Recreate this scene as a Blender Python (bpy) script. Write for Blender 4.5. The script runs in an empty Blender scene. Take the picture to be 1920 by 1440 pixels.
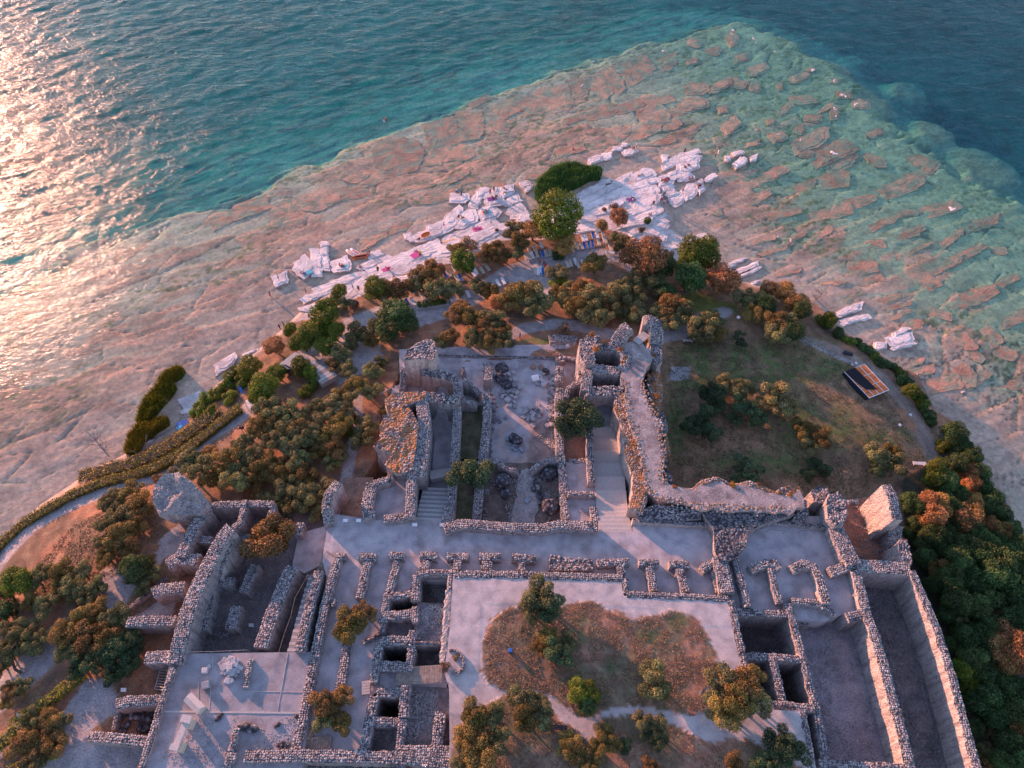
import bpy, bmesh, math, random
import numpy as np
from mathutils import Vector, Matrix

random.seed(7)
RS = np.random.RandomState(11)
scene = bpy.context.scene
COL = scene.collection
R = math.radians

# ------------------------------------------------------------------ camera, sky, sun, exposure
F_PX, PITCH, CAM_H = 1331.0, R(54.6), 100.0
cam_d = bpy.data.cameras.new('camera')
cam_d.sensor_width = 36.0
cam_d.lens = 36.0 * F_PX / 1920.0
cam_d.clip_end = 3000.0
cam = bpy.data.objects.new('camera', cam_d)
cam.location = (0, 0, CAM_H)
cam.rotation_euler = (math.pi / 2 - PITCH, 0, 0)
COL.objects.link(cam)
scene.camera = cam

SUN_EL, SUN_AZ = R(9.0), R(-47.0)          # azimuth from +Y, negative is to the left
SUN = Vector((math.sin(SUN_AZ) * math.cos(SUN_EL), math.cos(SUN_AZ) * math.cos(SUN_EL), math.sin(SUN_EL)))
world = bpy.data.worlds.new('World')
scene.world = world
world.use_nodes = True
wn = world.node_tree
for n in list(wn.nodes):
    wn.nodes.remove(n)
w_out = wn.nodes.new('ShaderNodeOutputWorld')
w_bg = wn.nodes.new('ShaderNodeBackground')
w_sky = wn.nodes.new('ShaderNodeTexSky')
w_sky.sky_type = 'NISHITA'
w_sky.sun_disc = False
w_sky.sun_elevation = SUN_EL
w_sky.sun_rotation = SUN_AZ
w_sky.altitude = 100
w_sky.air_density = 1.0
w_sky.dust_density = 0.15
w_sky.ozone_density = 2.5
w_bg.inputs['Strength'].default_value = 0.15
w_hsv = wn.nodes.new('ShaderNodeHueSaturation')
w_hsv.inputs['Saturation'].default_value = 0.85
w_tint = wn.nodes.new('ShaderNodeMix')
w_tint.data_type = 'RGBA'; w_tint.blend_type = 'MULTIPLY'; w_tint.inputs[0].default_value = 1.0
w_tint.inputs[7].default_value = (1.06, 0.93, 1.02, 1)
wn.links.new(w_sky.outputs[0], w_hsv.inputs['Color'])
wn.links.new(w_hsv.outputs[0], w_tint.inputs[6])
wn.links.new(w_tint.outputs[2], w_bg.inputs['Color'])
wn.links.new(w_bg.outputs[0], w_out.inputs['Surface'])

sun_d = bpy.data.lights.new('sun', 'SUN')
sun_d.energy = 4.3
sun_d.angle = R(1.2)
sun_d.color = (1.0, 0.44, 0.27)
sun_o = bpy.data.objects.new('sun', sun_d)
sun_o.rotation_euler = SUN.to_track_quat('Z', 'Y').to_euler()
sun_o.location = (-200, 180, 120)
COL.objects.link(sun_o)

scene.view_settings.view_transform = 'Standard'
scene.view_settings.look = 'None'
scene.view_settings.exposure = 1.56
scene.view_settings.gamma = 1.0
scene.view_settings.use_curve_mapping = False
scene.render.engine = 'CYCLES'
scene.cycles.max_bounces = 8
scene.cycles.transparent_max_bounces = 16
scene.cycles.use_denoising = True

# ------------------------------------------------------------------ where things stand: photo pixel + height -> world
SP, CP = math.sin(PITCH), math.cos(PITCH)
ZW = -11.0                                   # the lake


def P(u, v, z=0.0):
    a = (u - 960.0) / F_PX
    b = (720.0 - v) / F_PX
    dy = CP + b * SP
    dz = -SP + b * CP
    t = (z - CAM_H) / dz
    return Vector((a * t, dy * t, z))


def PXY(x, y, z):
    """world arrays -> photo pixel arrays"""
    h = CAM_H - z
    d = y * CP + h * SP
    return 960 + F_PX * x / d, 720 - F_PX * (y * SP - h * CP) / d


def mpp(u, v, z=0.0):
    """metres per pixel at a place"""
    p = P(u, v, z)
    return (p.y * CP + (CAM_H - z) * SP) / F_PX


# ------------------------------------------------------------------ noise
def _hash(ix, iy, s):
    h = (ix.astype(np.int64) * 374761393 + iy.astype(np.int64) * 668265263 + s * 974634777) & 0xffffffff
    h = ((h ^ (h >> 13)) * 1274126177) & 0xffffffff
    return ((h ^ (h >> 16)) & 0xffff) / 65535.0


def vnoise(x, y, s=0):
    x = np.asarray(x, float); y = np.asarray(y, float)
    ix = np.floor(x); iy = np.floor(y)
    fx = x - ix; fy = y - iy
    fx = fx * fx * (3 - 2 * fx); fy = fy * fy * (3 - 2 * fy)
    a = _hash(ix, iy, s); b = _hash(ix + 1, iy, s); c = _hash(ix, iy + 1, s); d = _hash(ix + 1, iy + 1, s)
    return (a * (1 - fx) + b * fx) * (1 - fy) + (c * (1 - fx) + d * fx) * fy


def fbm(x, y, s=0, o=4):
    t = 0; a = 0.5; n = 0
    for k in range(o):
        t = t + a * vnoise(x * 2 ** k, y * 2 ** k, s + k * 17); n += a; a *= 0.5
    return t / n


def in_poly(u, v, poly):
    inside = np.zeros(np.shape(u), bool)
    n = len(poly)
    for i in range(n):
        x1, y1 = poly[i][0], poly[i][1]; x2, y2 = poly[(i + 1) % n][0], poly[(i + 1) % n][1]
        if y1 == y2:
            continue
        c = ((y1 > v) != (y2 > v)) & (u < (x2 - x1) * (v - y1) / (y2 - y1) + x1)
        inside ^= c
    return inside


def seg_dist(x, y, pts, closed=False):
    d = np.full(np.shape(x), 1e9)
    m = len(pts)
    for i in range(m if closed else m - 1):
        ax, ay = pts[i][0], pts[i][1]; bx, by = pts[(i + 1) % m][0], pts[(i + 1) % m][1]
        vx, vy = bx - ax, by - ay
        L = vx * vx + vy * vy + 1e-9
        t = np.clip(((x - ax) * vx + (y - ay) * vy) / L, 0, 1)
        d = np.minimum(d, np.hypot(x - ax - t * vx, y - ay - t * vy))
    return d


def sstep(a, b, x):
    t = np.clip((x - a) / (b - a), 0, 1)
    return t * t * (3 - 2 * t)


# ------------------------------------------------------------------ materials
def new_mat(name):
    m = bpy.data.materials.new(name)
    m.use_nodes = True
    nt = m.node_tree
    b = nt.nodes['Principled BSDF']
    b.inputs['Roughness'].default_value = 0.85
    b.inputs['Specular IOR Level'].default_value = 0.25
    return m, nt, b


def nd(nt, t, **kw):
    n = nt.nodes.new(t)
    for k, v in kw.items():
        if k in n.inputs:
            n.inputs[k].default_value = v
        else:
            setattr(n, k, v)
    return n


def ramp(nt, src, stops):
    r = nt.nodes.new('ShaderNodeValToRGB')
    e = r.color_ramp.elements
    while len(e) > 1:
        e.remove(e[-1])
    e[0].position = stops[0][0]; e[0].color = (*stops[0][1], 1)
    for p, c in stops[1:]:
        q = e.new(p); q.color = (*c, 1)
    nt.links.new(src, r.inputs[0])
    return r


def mixc(nt, fac, a, b, mode='MIX'):
    m = nt.nodes.new('ShaderNodeMix')
    m.data_type = 'RGBA'; m.blend_type = mode
    for sock, val in ((m.inputs[0], fac), (m.inputs[6], a), (m.inputs[7], b)):
        if hasattr(val, 'links') or isinstance(val, bpy.types.NodeSocket):
            nt.links.new(val, sock)
        else:
            sock.default_value = val if isinstance(val, float) else (*val, 1)
    return m.outputs[2]


def pos(nt):
    return nt.nodes.new('ShaderNodeNewGeometry').outputs['Position']


def bump(nt, b, h, dist, strength=1.0):
    n = nt.nodes.new('ShaderNodeBump')
    n.inputs['Distance'].default_value = dist
    n.inputs['Strength'].default_value = strength
    nt.links.new(h, n.inputs['Height'])
    nt.links.new(n.outputs[0], b.inputs['Normal'])
    return n


def plain(name, c, rough=0.7, metal=0.0, var=0.12, scale=3.0):
    m, nt, b = new_mat(name)
    t = nd(nt, 'ShaderNodeTexNoise', Scale=scale, Detail=4.0)
    nt.links.new(pos(nt), t.inputs['Vector'])
    r = ramp(nt, t.outputs['Fac'], [(0.3, tuple(x * (1 - var) for x in c)), (0.7, tuple(min(1, x * (1 + var)) for x in c))])
    nt.links.new(r.outputs[0], b.inputs['Base Color'])
    b.inputs['Roughness'].default_value = rough
    b.inputs['Metallic'].default_value = metal
    return m


def attr_mat(name, fine=6.0, amp=0.35, bdist=0.03, rough=0.9, speck=None, coarse=0.6):
    """base colour from the mesh's own colour attribute, broken up by two noises"""
    m, nt, b = new_mat(name)
    a = nd(nt, 'ShaderNodeAttribute', attribute_name='Col')
    p = pos(nt)
    t = nd(nt, 'ShaderNodeTexNoise', Scale=fine, Detail=5.0, Roughness=0.7)
    nt.links.new(p, t.inputs['Vector'])
    r = ramp(nt, t.outputs['Fac'], [(0.3, (1 - amp,) * 3), (0.7, (1 + amp,) * 3)])
    c = mixc(nt, 1.0, a.outputs['Color'], r.outputs[0], 'MULTIPLY')
    t2 = nd(nt, 'ShaderNodeTexNoise', Scale=coarse, Detail=4.0)
    nt.links.new(p, t2.inputs['Vector'])
    r2 = ramp(nt, t2.outputs['Fac'], [(0.33, (0.74, 0.73, 0.74)), (0.5, (0.97, 0.97, 0.97)), (0.67, (1.16, 1.13, 1.1))])
    c = mixc(nt, 1.0, c, r2.outputs[0], 'MULTIPLY')
    if speck:
        v = nd(nt, 'ShaderNodeTexVoronoi', Scale=speck[0])
        nt.links.new(p, v.inputs['Vector'])
        r3 = ramp(nt, v.outputs['Distance'], [(speck[1], speck[2]), (speck[1] + 0.12, (1, 1, 1))])
        c = mixc(nt, 1.0, c, r3.outputs[0], 'MULTIPLY')
    nt.links.new(c, b.inputs['Base Color'])
    b.inputs['Roughness'].default_value = rough
    bump(nt, b, t.outputs['Fac'], bdist)
    return m


M = {}
M['ground'] = attr_mat('ground_soil', fine=4.5, amp=0.48, bdist=0.12)
M['gravel'] = attr_mat('pale_gravel', fine=7.0, amp=0.22, bdist=0.03, speck=(2.2, 0.06, (0.55, 0.52, 0.55)))
M['stone'] = attr_mat('stone_by_piece', fine=7.0, amp=0.14, bdist=0.04)
M['bed'] = attr_mat('lake_bed', fine=1.3, amp=0.32, bdist=0.06, coarse=0.22)


def masonry(name, lo, hi, course=0.16):
    m, nt, b = new_mat(name)
    p = pos(nt)
    sep = nd(nt, 'ShaderNodeSeparateXYZ'); nt.links.new(p, sep.inputs[0])
    add = nd(nt, 'ShaderNodeMath', operation='ADD'); nt.links.new(sep.outputs[0], add.inputs[0]); nt.links.new(sep.outputs[1], add.inputs[1])
    comb = nd(nt, 'ShaderNodeCombineXYZ'); nt.links.new(add.outputs[0], comb.inputs[0]); nt.links.new(sep.outputs[2], comb.inputs[1])
    br = nd(nt, 'ShaderNodeTexBrick', Scale=1.0)
    br.inputs['Brick Width'].default_value = course * 2.2
    br.inputs['Row Height'].default_value = course
    br.inputs['Mortar Size'].default_value = 0.02
    br.inputs['Color1'].default_value = (1, 1, 1, 1); br.inputs['Color2'].default_value = (0.78, 0.78, 0.8, 1); br.inputs['Mortar'].default_value = (0.6, 0.58, 0.58, 1)
    nt.links.new(comb.outputs[0], br.inputs['Vector'])
    t = nd(nt, 'ShaderNodeTexNoise', Scale=1.1, Detail=7.0, Roughness=0.72)
    nt.links.new(p, t.inputs['Vector'])
    r = ramp(nt, t.outputs['Fac'], [(0.3, lo), (0.5, tuple((a + c) / 2 for a, c in zip(lo, hi))), (0.72, hi)])
    v = nd(nt, 'ShaderNodeTexVoronoi', Scale=3.2)
    nt.links.new(p, v.inputs['Vector'])
    c = mixc(nt, 0.55, r.outputs[0], br.outputs['Color'], 'MULTIPLY')
    h = nd(nt, 'ShaderNodeMath', operation='MULTIPLY_ADD')
    nt.links.new(v.outputs['Distance'], h.inputs[0]); h.inputs[1].default_value = -0.8
    nt.links.new(t.outputs['Fac'], h.inputs[2])
    # damp streaks running down the faces
    ms = nd(nt, 'ShaderNodeMapping'); ms.inputs['Scale'].default_value = (1.6, 1.6, 0.18)
    nt.links.new(p, ms.inputs[0])
    ts = nd(nt, 'ShaderNodeTexNoise', Scale=1.0, Detail=5.0, Roughness=0.7)
    nt.links.new(ms.outputs[0], ts.inputs['Vector'])
    rs_ = ramp(nt, ts.outputs['Fac'], [(0.36, (0.62, 0.60, 0.60)), (0.56, (1.08, 1.06, 1.04))])
    c = mixc(nt, 1.0, c, rs_.outputs[0], 'MULTIPLY')
    # beam holes: the shade inside them painted as a few dark spots
    v2 = nd(nt, 'ShaderNodeTexVoronoi', Scale=0.62)
    nt.links.new(p, v2.inputs['Vector'])
    r4 = ramp(nt, v2.outputs['Distance'], [(0.07, (0.25, 0.22, 0.22)), (0.10, (1, 1, 1))])
    c = mixc(nt, 1.0, c, r4.outputs[0], 'MULTIPLY')
    nt.links.new(c, b.inputs['Base Color'])
    bump(nt, b, h.outputs[0], 0.18)
    b.inputs['Roughness'].default_value = 0.92
    return m


def rubble(name, lo, hi, scale=2.6, moss=None):
    m, nt, b = new_mat(name)
    p = pos(nt)
    v = nd(nt, 'ShaderNodeTexVoronoi', Scale=scale)
    nt.links.new(p, v.inputs['Vector'])
    sep = nd(nt, 'ShaderNodeSeparateColor'); nt.links.new(v.outputs['Color'], sep.inputs[0])
    r = ramp(nt, sep.outputs[0], [(0.0, lo), (0.6, tuple((a + c) / 2 for a, c in zip(lo, hi))), (1.0, hi)])
    gap = ramp(nt, v.outputs['Distance'], [(0.28, (1, 1, 1)), (0.55, (0.35, 0.33, 0.36))])
    c = mixc(nt, 1.0, r.outputs[0], gap.outputs[0], 'MULTIPLY')
    if moss:
        t = nd(nt, 'ShaderNodeTexNoise', Scale=0.45, Detail=6.0)
        nt.links.new(p, t.inputs['Vector'])
        rm = ramp(nt, t.outputs['Fac'], [(moss[1], (0, 0, 0)), (moss[1] + 0.12, (1, 1, 1))])
        t3 = nd(nt, 'ShaderNodeTexNoise', Scale=5.0, Detail=3.0)
        nt.links.new(p, t3.inputs['Vector'])
        rc = ramp(nt, t3.outputs['Fac'], [(0.3, tuple(x * 0.5 for x in moss[0])), (0.7, moss[0])])
        c = mixc(nt, rm.outputs[0], c, rc.outputs[0])
    nt.links.new(c, b.inputs['Base Color'])
    inv = nd(nt, 'ShaderNodeMath', operation='MULTIPLY'); inv.inputs[1].default_value = -1.0
    nt.links.new(v.outputs['Distance'], inv.inputs[0])
    bump(nt, b, inv.outputs[0], 0.22)
    b.inputs['Roughness'].default_value = 0.95
    return m


M['masonry'] = masonry('grey_masonry', (0.26, 0.235, 0.24), (0.44, 0.40, 0.40))
M['plaster'] = masonry('pale_plaster', (0.36, 0.32, 0.31), (0.52, 0.47, 0.45), 0.3)
M['rubble'] = rubble('rubble_core', (0.17, 0.16, 0.17), (0.34, 0.32, 0.325), 3.0)
M['rubble_dark'] = rubble('dark_rubble', (0.07, 0.07, 0.085), (0.30, 0.29, 0.31), 2.2)
M['rubble_orange'] = rubble('lichen_rubble', (0.20, 0.17, 0.16), (0.42, 0.38, 0.36), 2.4, ((0.42, 0.20, 0.09), 0.42))
M['boulder'] = rubble('dark_boulder', (0.08, 0.08, 0.09), (0.28, 0.27, 0.29), 1.6)
M['limestone'] = attr_mat('white_limestone', fine=1.6, amp=0.12, bdist=0.10, coarse=0.35)
M['white'] = plain('white_board', (0.72, 0.72, 0.74), 0.6)
M['beige'] = plain('beige_canvas', (0.52, 0.44, 0.35), 0.8)
M['blue'] = plain('blue_canvas', (0.03, 0.13, 0.42), 0.8)
M['teal'] = plain('teal_towel', (0.10, 0.45, 0.55), 0.9)
M['pink'] = plain('pink_towel', (0.65, 0.10, 0.32), 0.9)
M['red'] = plain('red_cloth', (0.45, 0.04, 0.05), 0.8)
M['purple'] = plain('purple_cloth', (0.22, 0.06, 0.26), 0.9)
M['yellow'] = plain('yellow_cloth', (0.6, 0.42, 0.06), 0.9)
M['navy'] = plain('navy_cloth', (0.02, 0.025, 0.06), 0.9)
M['black'] = plain('black_cloth', (0.015, 0.016, 0.022), 0.9)
M['orange'] = plain('orange_plastic', (0.62, 0.16, 0.04), 0.5)
M['skin'] = plain('skin', (0.42, 0.22, 0.15), 0.6)
M['hair'] = plain('hair', (0.03, 0.02, 0.015), 0.8)
M['wood'] = plain('weathered_wood', (0.30, 0.24, 0.20), 0.85, 0, 0.3, 2.0)
M['deck'] = plain('orange_deck', (0.66, 0.17, 0.05), 0.7, 0, 0.15, 1.0)
M['metal'] = plain('dark_metal', (0.05, 0.05, 0.06), 0.5, 0.6)
M['steel'] = plain('pale_steel', (0.42, 0.44, 0.48), 0.4, 0.5)
M['concrete'] = plain('pale_concrete', (0.45, 0.42, 0.40), 0.9)
M['step_dark'] = plain('shaded_grey_step', (0.27, 0.26, 0.28), 0.9)  # shade of the gaps between treads, put into every other tread's colour
M['marble'] = plain('pale_marble', (0.52, 0.47, 0.45), 0.6)
M['bark'] = plain('bark', (0.12, 0.085, 0.065), 0.95, 0, 0.3, 5.0)
M['deadwood'] = plain('bleached_branch', (0.33, 0.28, 0.26), 0.95)


def leaf_mat(name, hue=0.022, val=0.30):
    m, nt, b = new_mat(name)
    a = nd(nt, 'ShaderNodeAttribute', attribute_name='Col')
    oi = nd(nt, 'ShaderNodeObjectInfo')
    hs = nd(nt, 'ShaderNodeHueSaturation')
    mh = nd(nt, 'ShaderNodeMapRange'); mh.inputs['To Min'].default_value = 0.5 - hue; mh.inputs['To Max'].default_value = 0.5 + hue
    mv = nd(nt, 'ShaderNodeMapRange'); mv.inputs['To Min'].default_value = 1 - val; mv.inputs['To Max'].default_value = 1 + val
    mul = nd(nt, 'ShaderNodeMath', operation='MULTIPLY'); mul.inputs[1].default_value = 7.31
    fr = nd(nt, 'ShaderNodeMath', operation='FRACT')
    nt.links.new(oi.outputs['Random'], mh.inputs['Value'])
    nt.links.new(oi.outputs['Random'], mul.inputs[0]); nt.links.new(mul.outputs[0], fr.inputs[0]); nt.links.new(fr.outputs[0], mv.inputs['Value'])
    nt.links.new(mh.outputs[0], hs.inputs['Hue']); nt.links.new(mv.outputs[0], hs.inputs['Value'])
    nt.links.new(a.outputs['Color'], hs.inputs['Color'])
    nt.links.new(hs.outputs[0], b.inputs['Base Color'])
    b.inputs['Roughness'].default_value = 0.6
    tr = nd(nt, 'ShaderNodeBsdfTranslucent')
    nt.links.new(hs.outputs[0], tr.inputs['Color'])
    mx = nd(nt, 'ShaderNodeMixShader'); mx.inputs[0].default_value = 0.22
    nt.links.new(b.outputs[0], mx.inputs[1]); nt.links.new(tr.outputs[0], mx.inputs[2])
    nt.links.new(mx.outputs[0], nt.nodes['Material Output'].inputs['Surface'])
    return m


M['leaf'] = leaf_mat('leaves')


def water_mat():
    m = bpy.data.materials.new('lake_water'); m.use_nodes = True
    nt = m.node_tree
    for n in list(nt.nodes):
        nt.nodes.remove(n)
    out = nd(nt, 'ShaderNodeOutputMaterial')
    tr = nd(nt, 'ShaderNodeBsdfTransparent'); tr.inputs[0].default_value = (1, 1, 1, 1)
    gl = nd(nt, 'ShaderNodeBsdfGlossy', Roughness=0.20); gl.inputs[0].default_value = (0.70, 0.66, 0.68, 1)
    fr = nd(nt, 'ShaderNodeFresnel')
    bf = nd(nt, 'ShaderNodeNewGeometry')     # seen from below the same thin surface, not a mirror
    io = nd(nt, 'ShaderNodeMapRange'); io.inputs['To Min'].default_value = 1.28; io.inputs['To Max'].default_value = 1 / 1.28
    nt.links.new(bf.outputs['Backfacing'], io.inputs['Value']); nt.links.new(io.outputs[0], fr.inputs['IOR'])
    p = pos(nt)
    mp = nd(nt, 'ShaderNodeMapping'); mp.inputs['Rotation'].default_value = (0, 0, R(-26)); mp.inputs['Scale'].default_value = (0.45, 1.0, 1.0)
    nt.links.new(p, mp.inputs[0])
    n1 = nd(nt, 'ShaderNodeTexNoise', Scale=2.2, Detail=6.0, Roughness=0.6, Distortion=0.5)
    nt.links.new(mp.outputs[0], n1.inputs['Vector'])
    n2 = nd(nt, 'ShaderNodeTexNoise', Scale=0.5, Detail=3.0, Distortion=0.8)
    nt.links.new(mp.outputs[0], n2.inputs['Vector'])
    h = nd(nt, 'ShaderNodeMath', operation='MULTIPLY_ADD'); h.inputs[1].default_value = 2.2
    nt.links.new(n2.outputs['Fac'], h.inputs[0]); nt.links.new(n1.outputs['Fac'], h.inputs[2])
    bp = nd(nt, 'ShaderNodeBump', Distance=0.42, Strength=1.0)
    # calmer over the shallow shelf: the mesh carries how rough the water is
    at = nd(nt, 'ShaderNodeAttribute', attribute_name='rough')
    nt.links.new(at.outputs['Fac'], bp.inputs['Strength'])
    nt.links.new(h.outputs[0], bp.inputs['Height'])
    nt.links.new(bp.outputs[0], gl.inputs['Normal']); nt.links.new(bp.outputs[0], fr.inputs['Normal'])
    mx = nd(nt, 'ShaderNodeMixShader')
    nt.links.new(fr.outputs[0], mx.inputs[0]); nt.links.new(tr.outputs[0], mx.inputs[1]); nt.links.new(gl.outputs[0], mx.inputs[2])
    nt.links.new(mx.outputs[0], out.inputs['Surface'])
    va = nd(nt, 'ShaderNodeVolumeAbsorption', Density=0.085)
    va.inputs['Color'].default_value = (0.12, 0.77, 0.74, 1)
    nt.links.new(va.outputs[0], out.inputs['Volume'])
    return m


M['water'] = water_mat()

# ------------------------------------------------------------------ scene graph helpers
THINGS = []


def link(name, me, mats, parent=None, kind=None):
    o = bpy.data.objects.new(name, me)
    COL.objects.link(o)
    if me is not None and not me.materials:
        for mm in (mats if isinstance(mats, (list, tuple)) else [mats]):
            me.materials.append(M[mm] if isinstance(mm, str) else mm)
    if parent:
        o.parent = parent
    if kind:
        o['kind'] = kind
    return o


def thing(o, desc, cat, zone, u, group=None):
    """desc + zone become the label; look-alikes in one zone are told apart by their order from the left"""
    o['category'] = cat; o['kind'] = 'thing'
    if group:
        o['group'] = group
    THINGS.append((o, desc, zone, u))
    return o


ONES = ['', 'first', 'second', 'third', 'fourth', 'fifth', 'sixth', 'seventh', 'eighth', 'ninth', 'tenth', 'eleventh', 'twelfth', 'thirteenth', 'fourteenth', 'fifteenth', 'sixteenth', 'seventeenth', 'eighteenth', 'nineteenth']


def ordinal(n):
    if n < 20:
        return ONES[n]
    t = {2: 'twenty', 3: 'thirty', 4: 'forty', 5: 'fifty'}[n // 10]
    return t + '-' + ONES[n % 10] if n % 10 else {2: 'twentieth', 3: 'thirtieth', 4: 'fortieth', 5: 'fiftieth'}[n // 10]


def write_labels():
    by = {}
    for t in THINGS:
        by.setdefault((t[1], t[2]), []).append(t)
    for (desc, zone), l in by.items():
        l.sort(key=lambda t: t[3])
        for i, t in enumerate(l):
            if len(l) == 1:
                t[0]['label'] = desc + ' ' + zone
            elif i == 0:
                t[0]['label'] = desc + ', leftmost ' + zone
            elif i == len(l) - 1:
                t[0]['label'] = desc + ', rightmost ' + zone
            else:
                t[0]['label'] = desc + ', ' + ordinal(i + 1) + ' from the left ' + zone


def mesh_np(name, V, Fq, col=None, smooth=False, mat_idx=None):
    """V (n,3); Fq (m,4) quads or (m,3); col (n,3) per vertex"""
    me = bpy.data.meshes.new(name)
    V = np.asarray(V, np.float32); Fq = np.asarray(Fq, np.int32)
    k = Fq.shape[1]
    me.vertices.add(len(V)); me.vertices.foreach_set('co', V.ravel())
    me.loops.add(Fq.size); me.loops.foreach_set('vertex_index', Fq.ravel())
    me.polygons.add(len(Fq)); me.polygons.foreach_set('loop_start', np.arange(0, Fq.size, k, dtype=np.int32))
    if smooth:
        me.polygons.foreach_set('use_smooth', np.ones(len(Fq), bool))
    if mat_idx is not None:
        me.polygons.foreach_set('material_index', np.asarray(mat_idx, np.int32))
    me.update(calc_edges=True)
    if col is not None:
        a = me.color_attributes.new('Col', 'FLOAT_COLOR', 'POINT')
        c = np.ones((len(V), 4), np.float32); c[:, :3] = col
        a.data.foreach_set('color', c.ravel())
    return me


def mesh_py(name, V, Fc, smooth=False, midx=None, col=None):
    me = bpy.data.meshes.new(name)
    me.from_pydata([tuple(v) for v in V], [], Fc)
    if midx:
        me.polygons.foreach_set('material_index', midx)
    if smooth:
        me.polygons.foreach_set('use_smooth', [True] * len(Fc))
    if col is not None:
        a = me.color_attributes.new('Col', 'FLOAT_COLOR', 'POINT')
        c = np.ones((len(V), 4), np.float32); c[:, :3] = col
        a.data.foreach_set('color', c.ravel())
    me.update()
    return me


class MB:
    """collects simple solids into one mesh"""
    def __init__(s):
        s.V = []; s.F = []

    def add(s, V, Fc):
        n = len(s.V); s.V += [tuple(v) for v in V]; s.F += [[i + n for i in f] for f in Fc]; return s

    def box(s, c, size, rz=0.0, taper=1.0, mtx=None):
        x, y, z = size[0] / 2, size[1] / 2, size[2] / 2
        V = [(-x, -y, -z), (x, -y, -z), (x, y, -z), (-x, y, -z), (-x * taper, -y * taper, z), (x * taper, -y * taper, z), (x * taper, y * taper, z), (-x * taper, y * taper, z)]
        m = Matrix.Translation(c) @ Matrix.Rotation(rz, 4, 'Z') if mtx is None else mtx
        return s.add([m @ Vector(v) for v in V], [[0, 3, 2, 1], [4, 5, 6, 7], [0, 1, 5, 4], [1, 2, 6, 5], [2, 3, 7, 6], [3, 0, 4, 7]])

    def tube(s, a, b, r1, r2=None, n=6):
        a = Vector(a); b = Vector(b); r2 = r1 if r2 is None else r2
        d = (b - a).normalized(); x = d.orthogonal().normalized(); y = d.cross(x)
        V = []
        for (q, r) in ((a, r1), (b, r2)):
            for i in range(n):
                t = 2 * math.pi * i / n
                V.append(q + (x * math.cos(t) + y * math.sin(t)) * r)
        Fc = [[i, (i + 1) % n, n + (i + 1) % n, n + i] for i in range(n)] + [list(range(n))[::-1], list(range(n, 2 * n))]
        return s.add(V, Fc)

    def build(s, name, mat, parent=None, kind=None, smooth=False):
        return link(name, mesh_py(name, s.V, s.F, smooth), mat, parent, kind)
# ------------------------------------------------------------------ the shore and the land
SHORE_PX = [(-300, 1260), (-100, 1110), (0, 1015), (80, 945), (170, 885), (240, 850), (330, 800), (350, 770), (385, 745), (440, 690), (500, 645), (545, 605), (575, 575), (620, 548), (700, 515), (760, 482), (800, 458), (880, 440), (960, 415), (1010, 400), (1060, 378), (1120, 352), (1200, 330), (1232, 345), (1245, 385), (1262, 400), (1262, 430), (1290, 450), (1350, 485), (1395, 528), (1450, 545), (1530, 562), (1590, 622), (1660, 668), (1720, 705), (1750, 770), (1800, 800), (1840, 870), (1880, 960), (1935, 1030), (2100, 1200), (2400, 1700), (960, 1800), (-800, 1800)]
SHORE = [P(u, v, ZW)[:2] for u, v in SHORE_PX]
CTRL = [(-80, 1130, -10.6), (0, 1012, -10.6), (80, 940, -10.6), (170, 883, -10.6), (250, 852, -10.5), (330, 800, -10.6), (400, 745, -10.5), (450, 695, -10.5), (520, 640, -10.5), (560, 592, -10.6),
        (0, 1050, -9.3), (60, 990, -9.3), (150, 940, -9), (300, 895, -8.6), (440, 790, -8.3),
        (100, 1030, -8), (200, 970, -7), (170, 1080, -5.5), (330, 1010, -6), (60, 1150, -6), (150, 1200, -5), (30, 1300, -5), (200, 1300, -4.2), (100, 1400, -4.2), (250, 1430, -4.2), (0, 1500, -4.5),
        (500, 800, -7), (600, 780, -6.5), (640, 850, -6), (560, 900, -6), (450, 900, -6.3), (650, 960, -5.5),
        (600, 690, -8.3), (700, 620, -8.8), (750, 590, -9), (650, 600, -9.8), (700, 525, -10.2), (800, 468, -10.3), (900, 420, -10.3), (1000, 415, -10.2), (1120, 370, -10.5), (1200, 350, -10.5), (1240, 410, -10.2), (1270, 440, -10.5),
        (900, 540, -9.6), (1000, 495, -9.6), (1100, 470, -9.6), (1180, 455, -9.7), (850, 620, -7.5), (950, 600, -7.5), (1060, 600, -7), (1180, 590, -7), (1300, 560, -8.5), (1380, 530, -10),
        (800, 680, -6.5), (1000, 650, -6.5), (1290, 640, -7), (1400, 620, -7), (1400, 750, -7), (1300, 850, -7), (1550, 700, -7), (1600, 850, -7), (1500, 900, -7), (1700, 870, -7.2), (1640, 730, -7.2),
        (1420, 532, -10.6), (1520, 566, -10.4), (1600, 632, -10.2), (1680, 696, -10.3), (1740, 770, -10.4), (1800, 830, -10.4), (1850, 920, -10.5), (1920, 1010, -10.6),
        (1500, 600, -7.6), (1600, 668, -7.5), (1690, 770, -7.5), (1745, 870, -7.7), (1720, 950, -7.5), (1760, 1050, -8), (1850, 1100, -9.5), (1800, 1250, -8.2), (1900, 1200, -9.5), (1870, 1400, -8.5), (1840, 1440, -7.8), (1980, 1400, -9.5), (900, 1100, -9), (1300, 1200, -9), (600, 1200, -8)]
_c = np.array([[*P(u, v, z)[:2], z] for u, v, z in CTRL])


def _tps(r2):
    return 0.5 * r2 * np.log(r2 + 1e-6)


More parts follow.
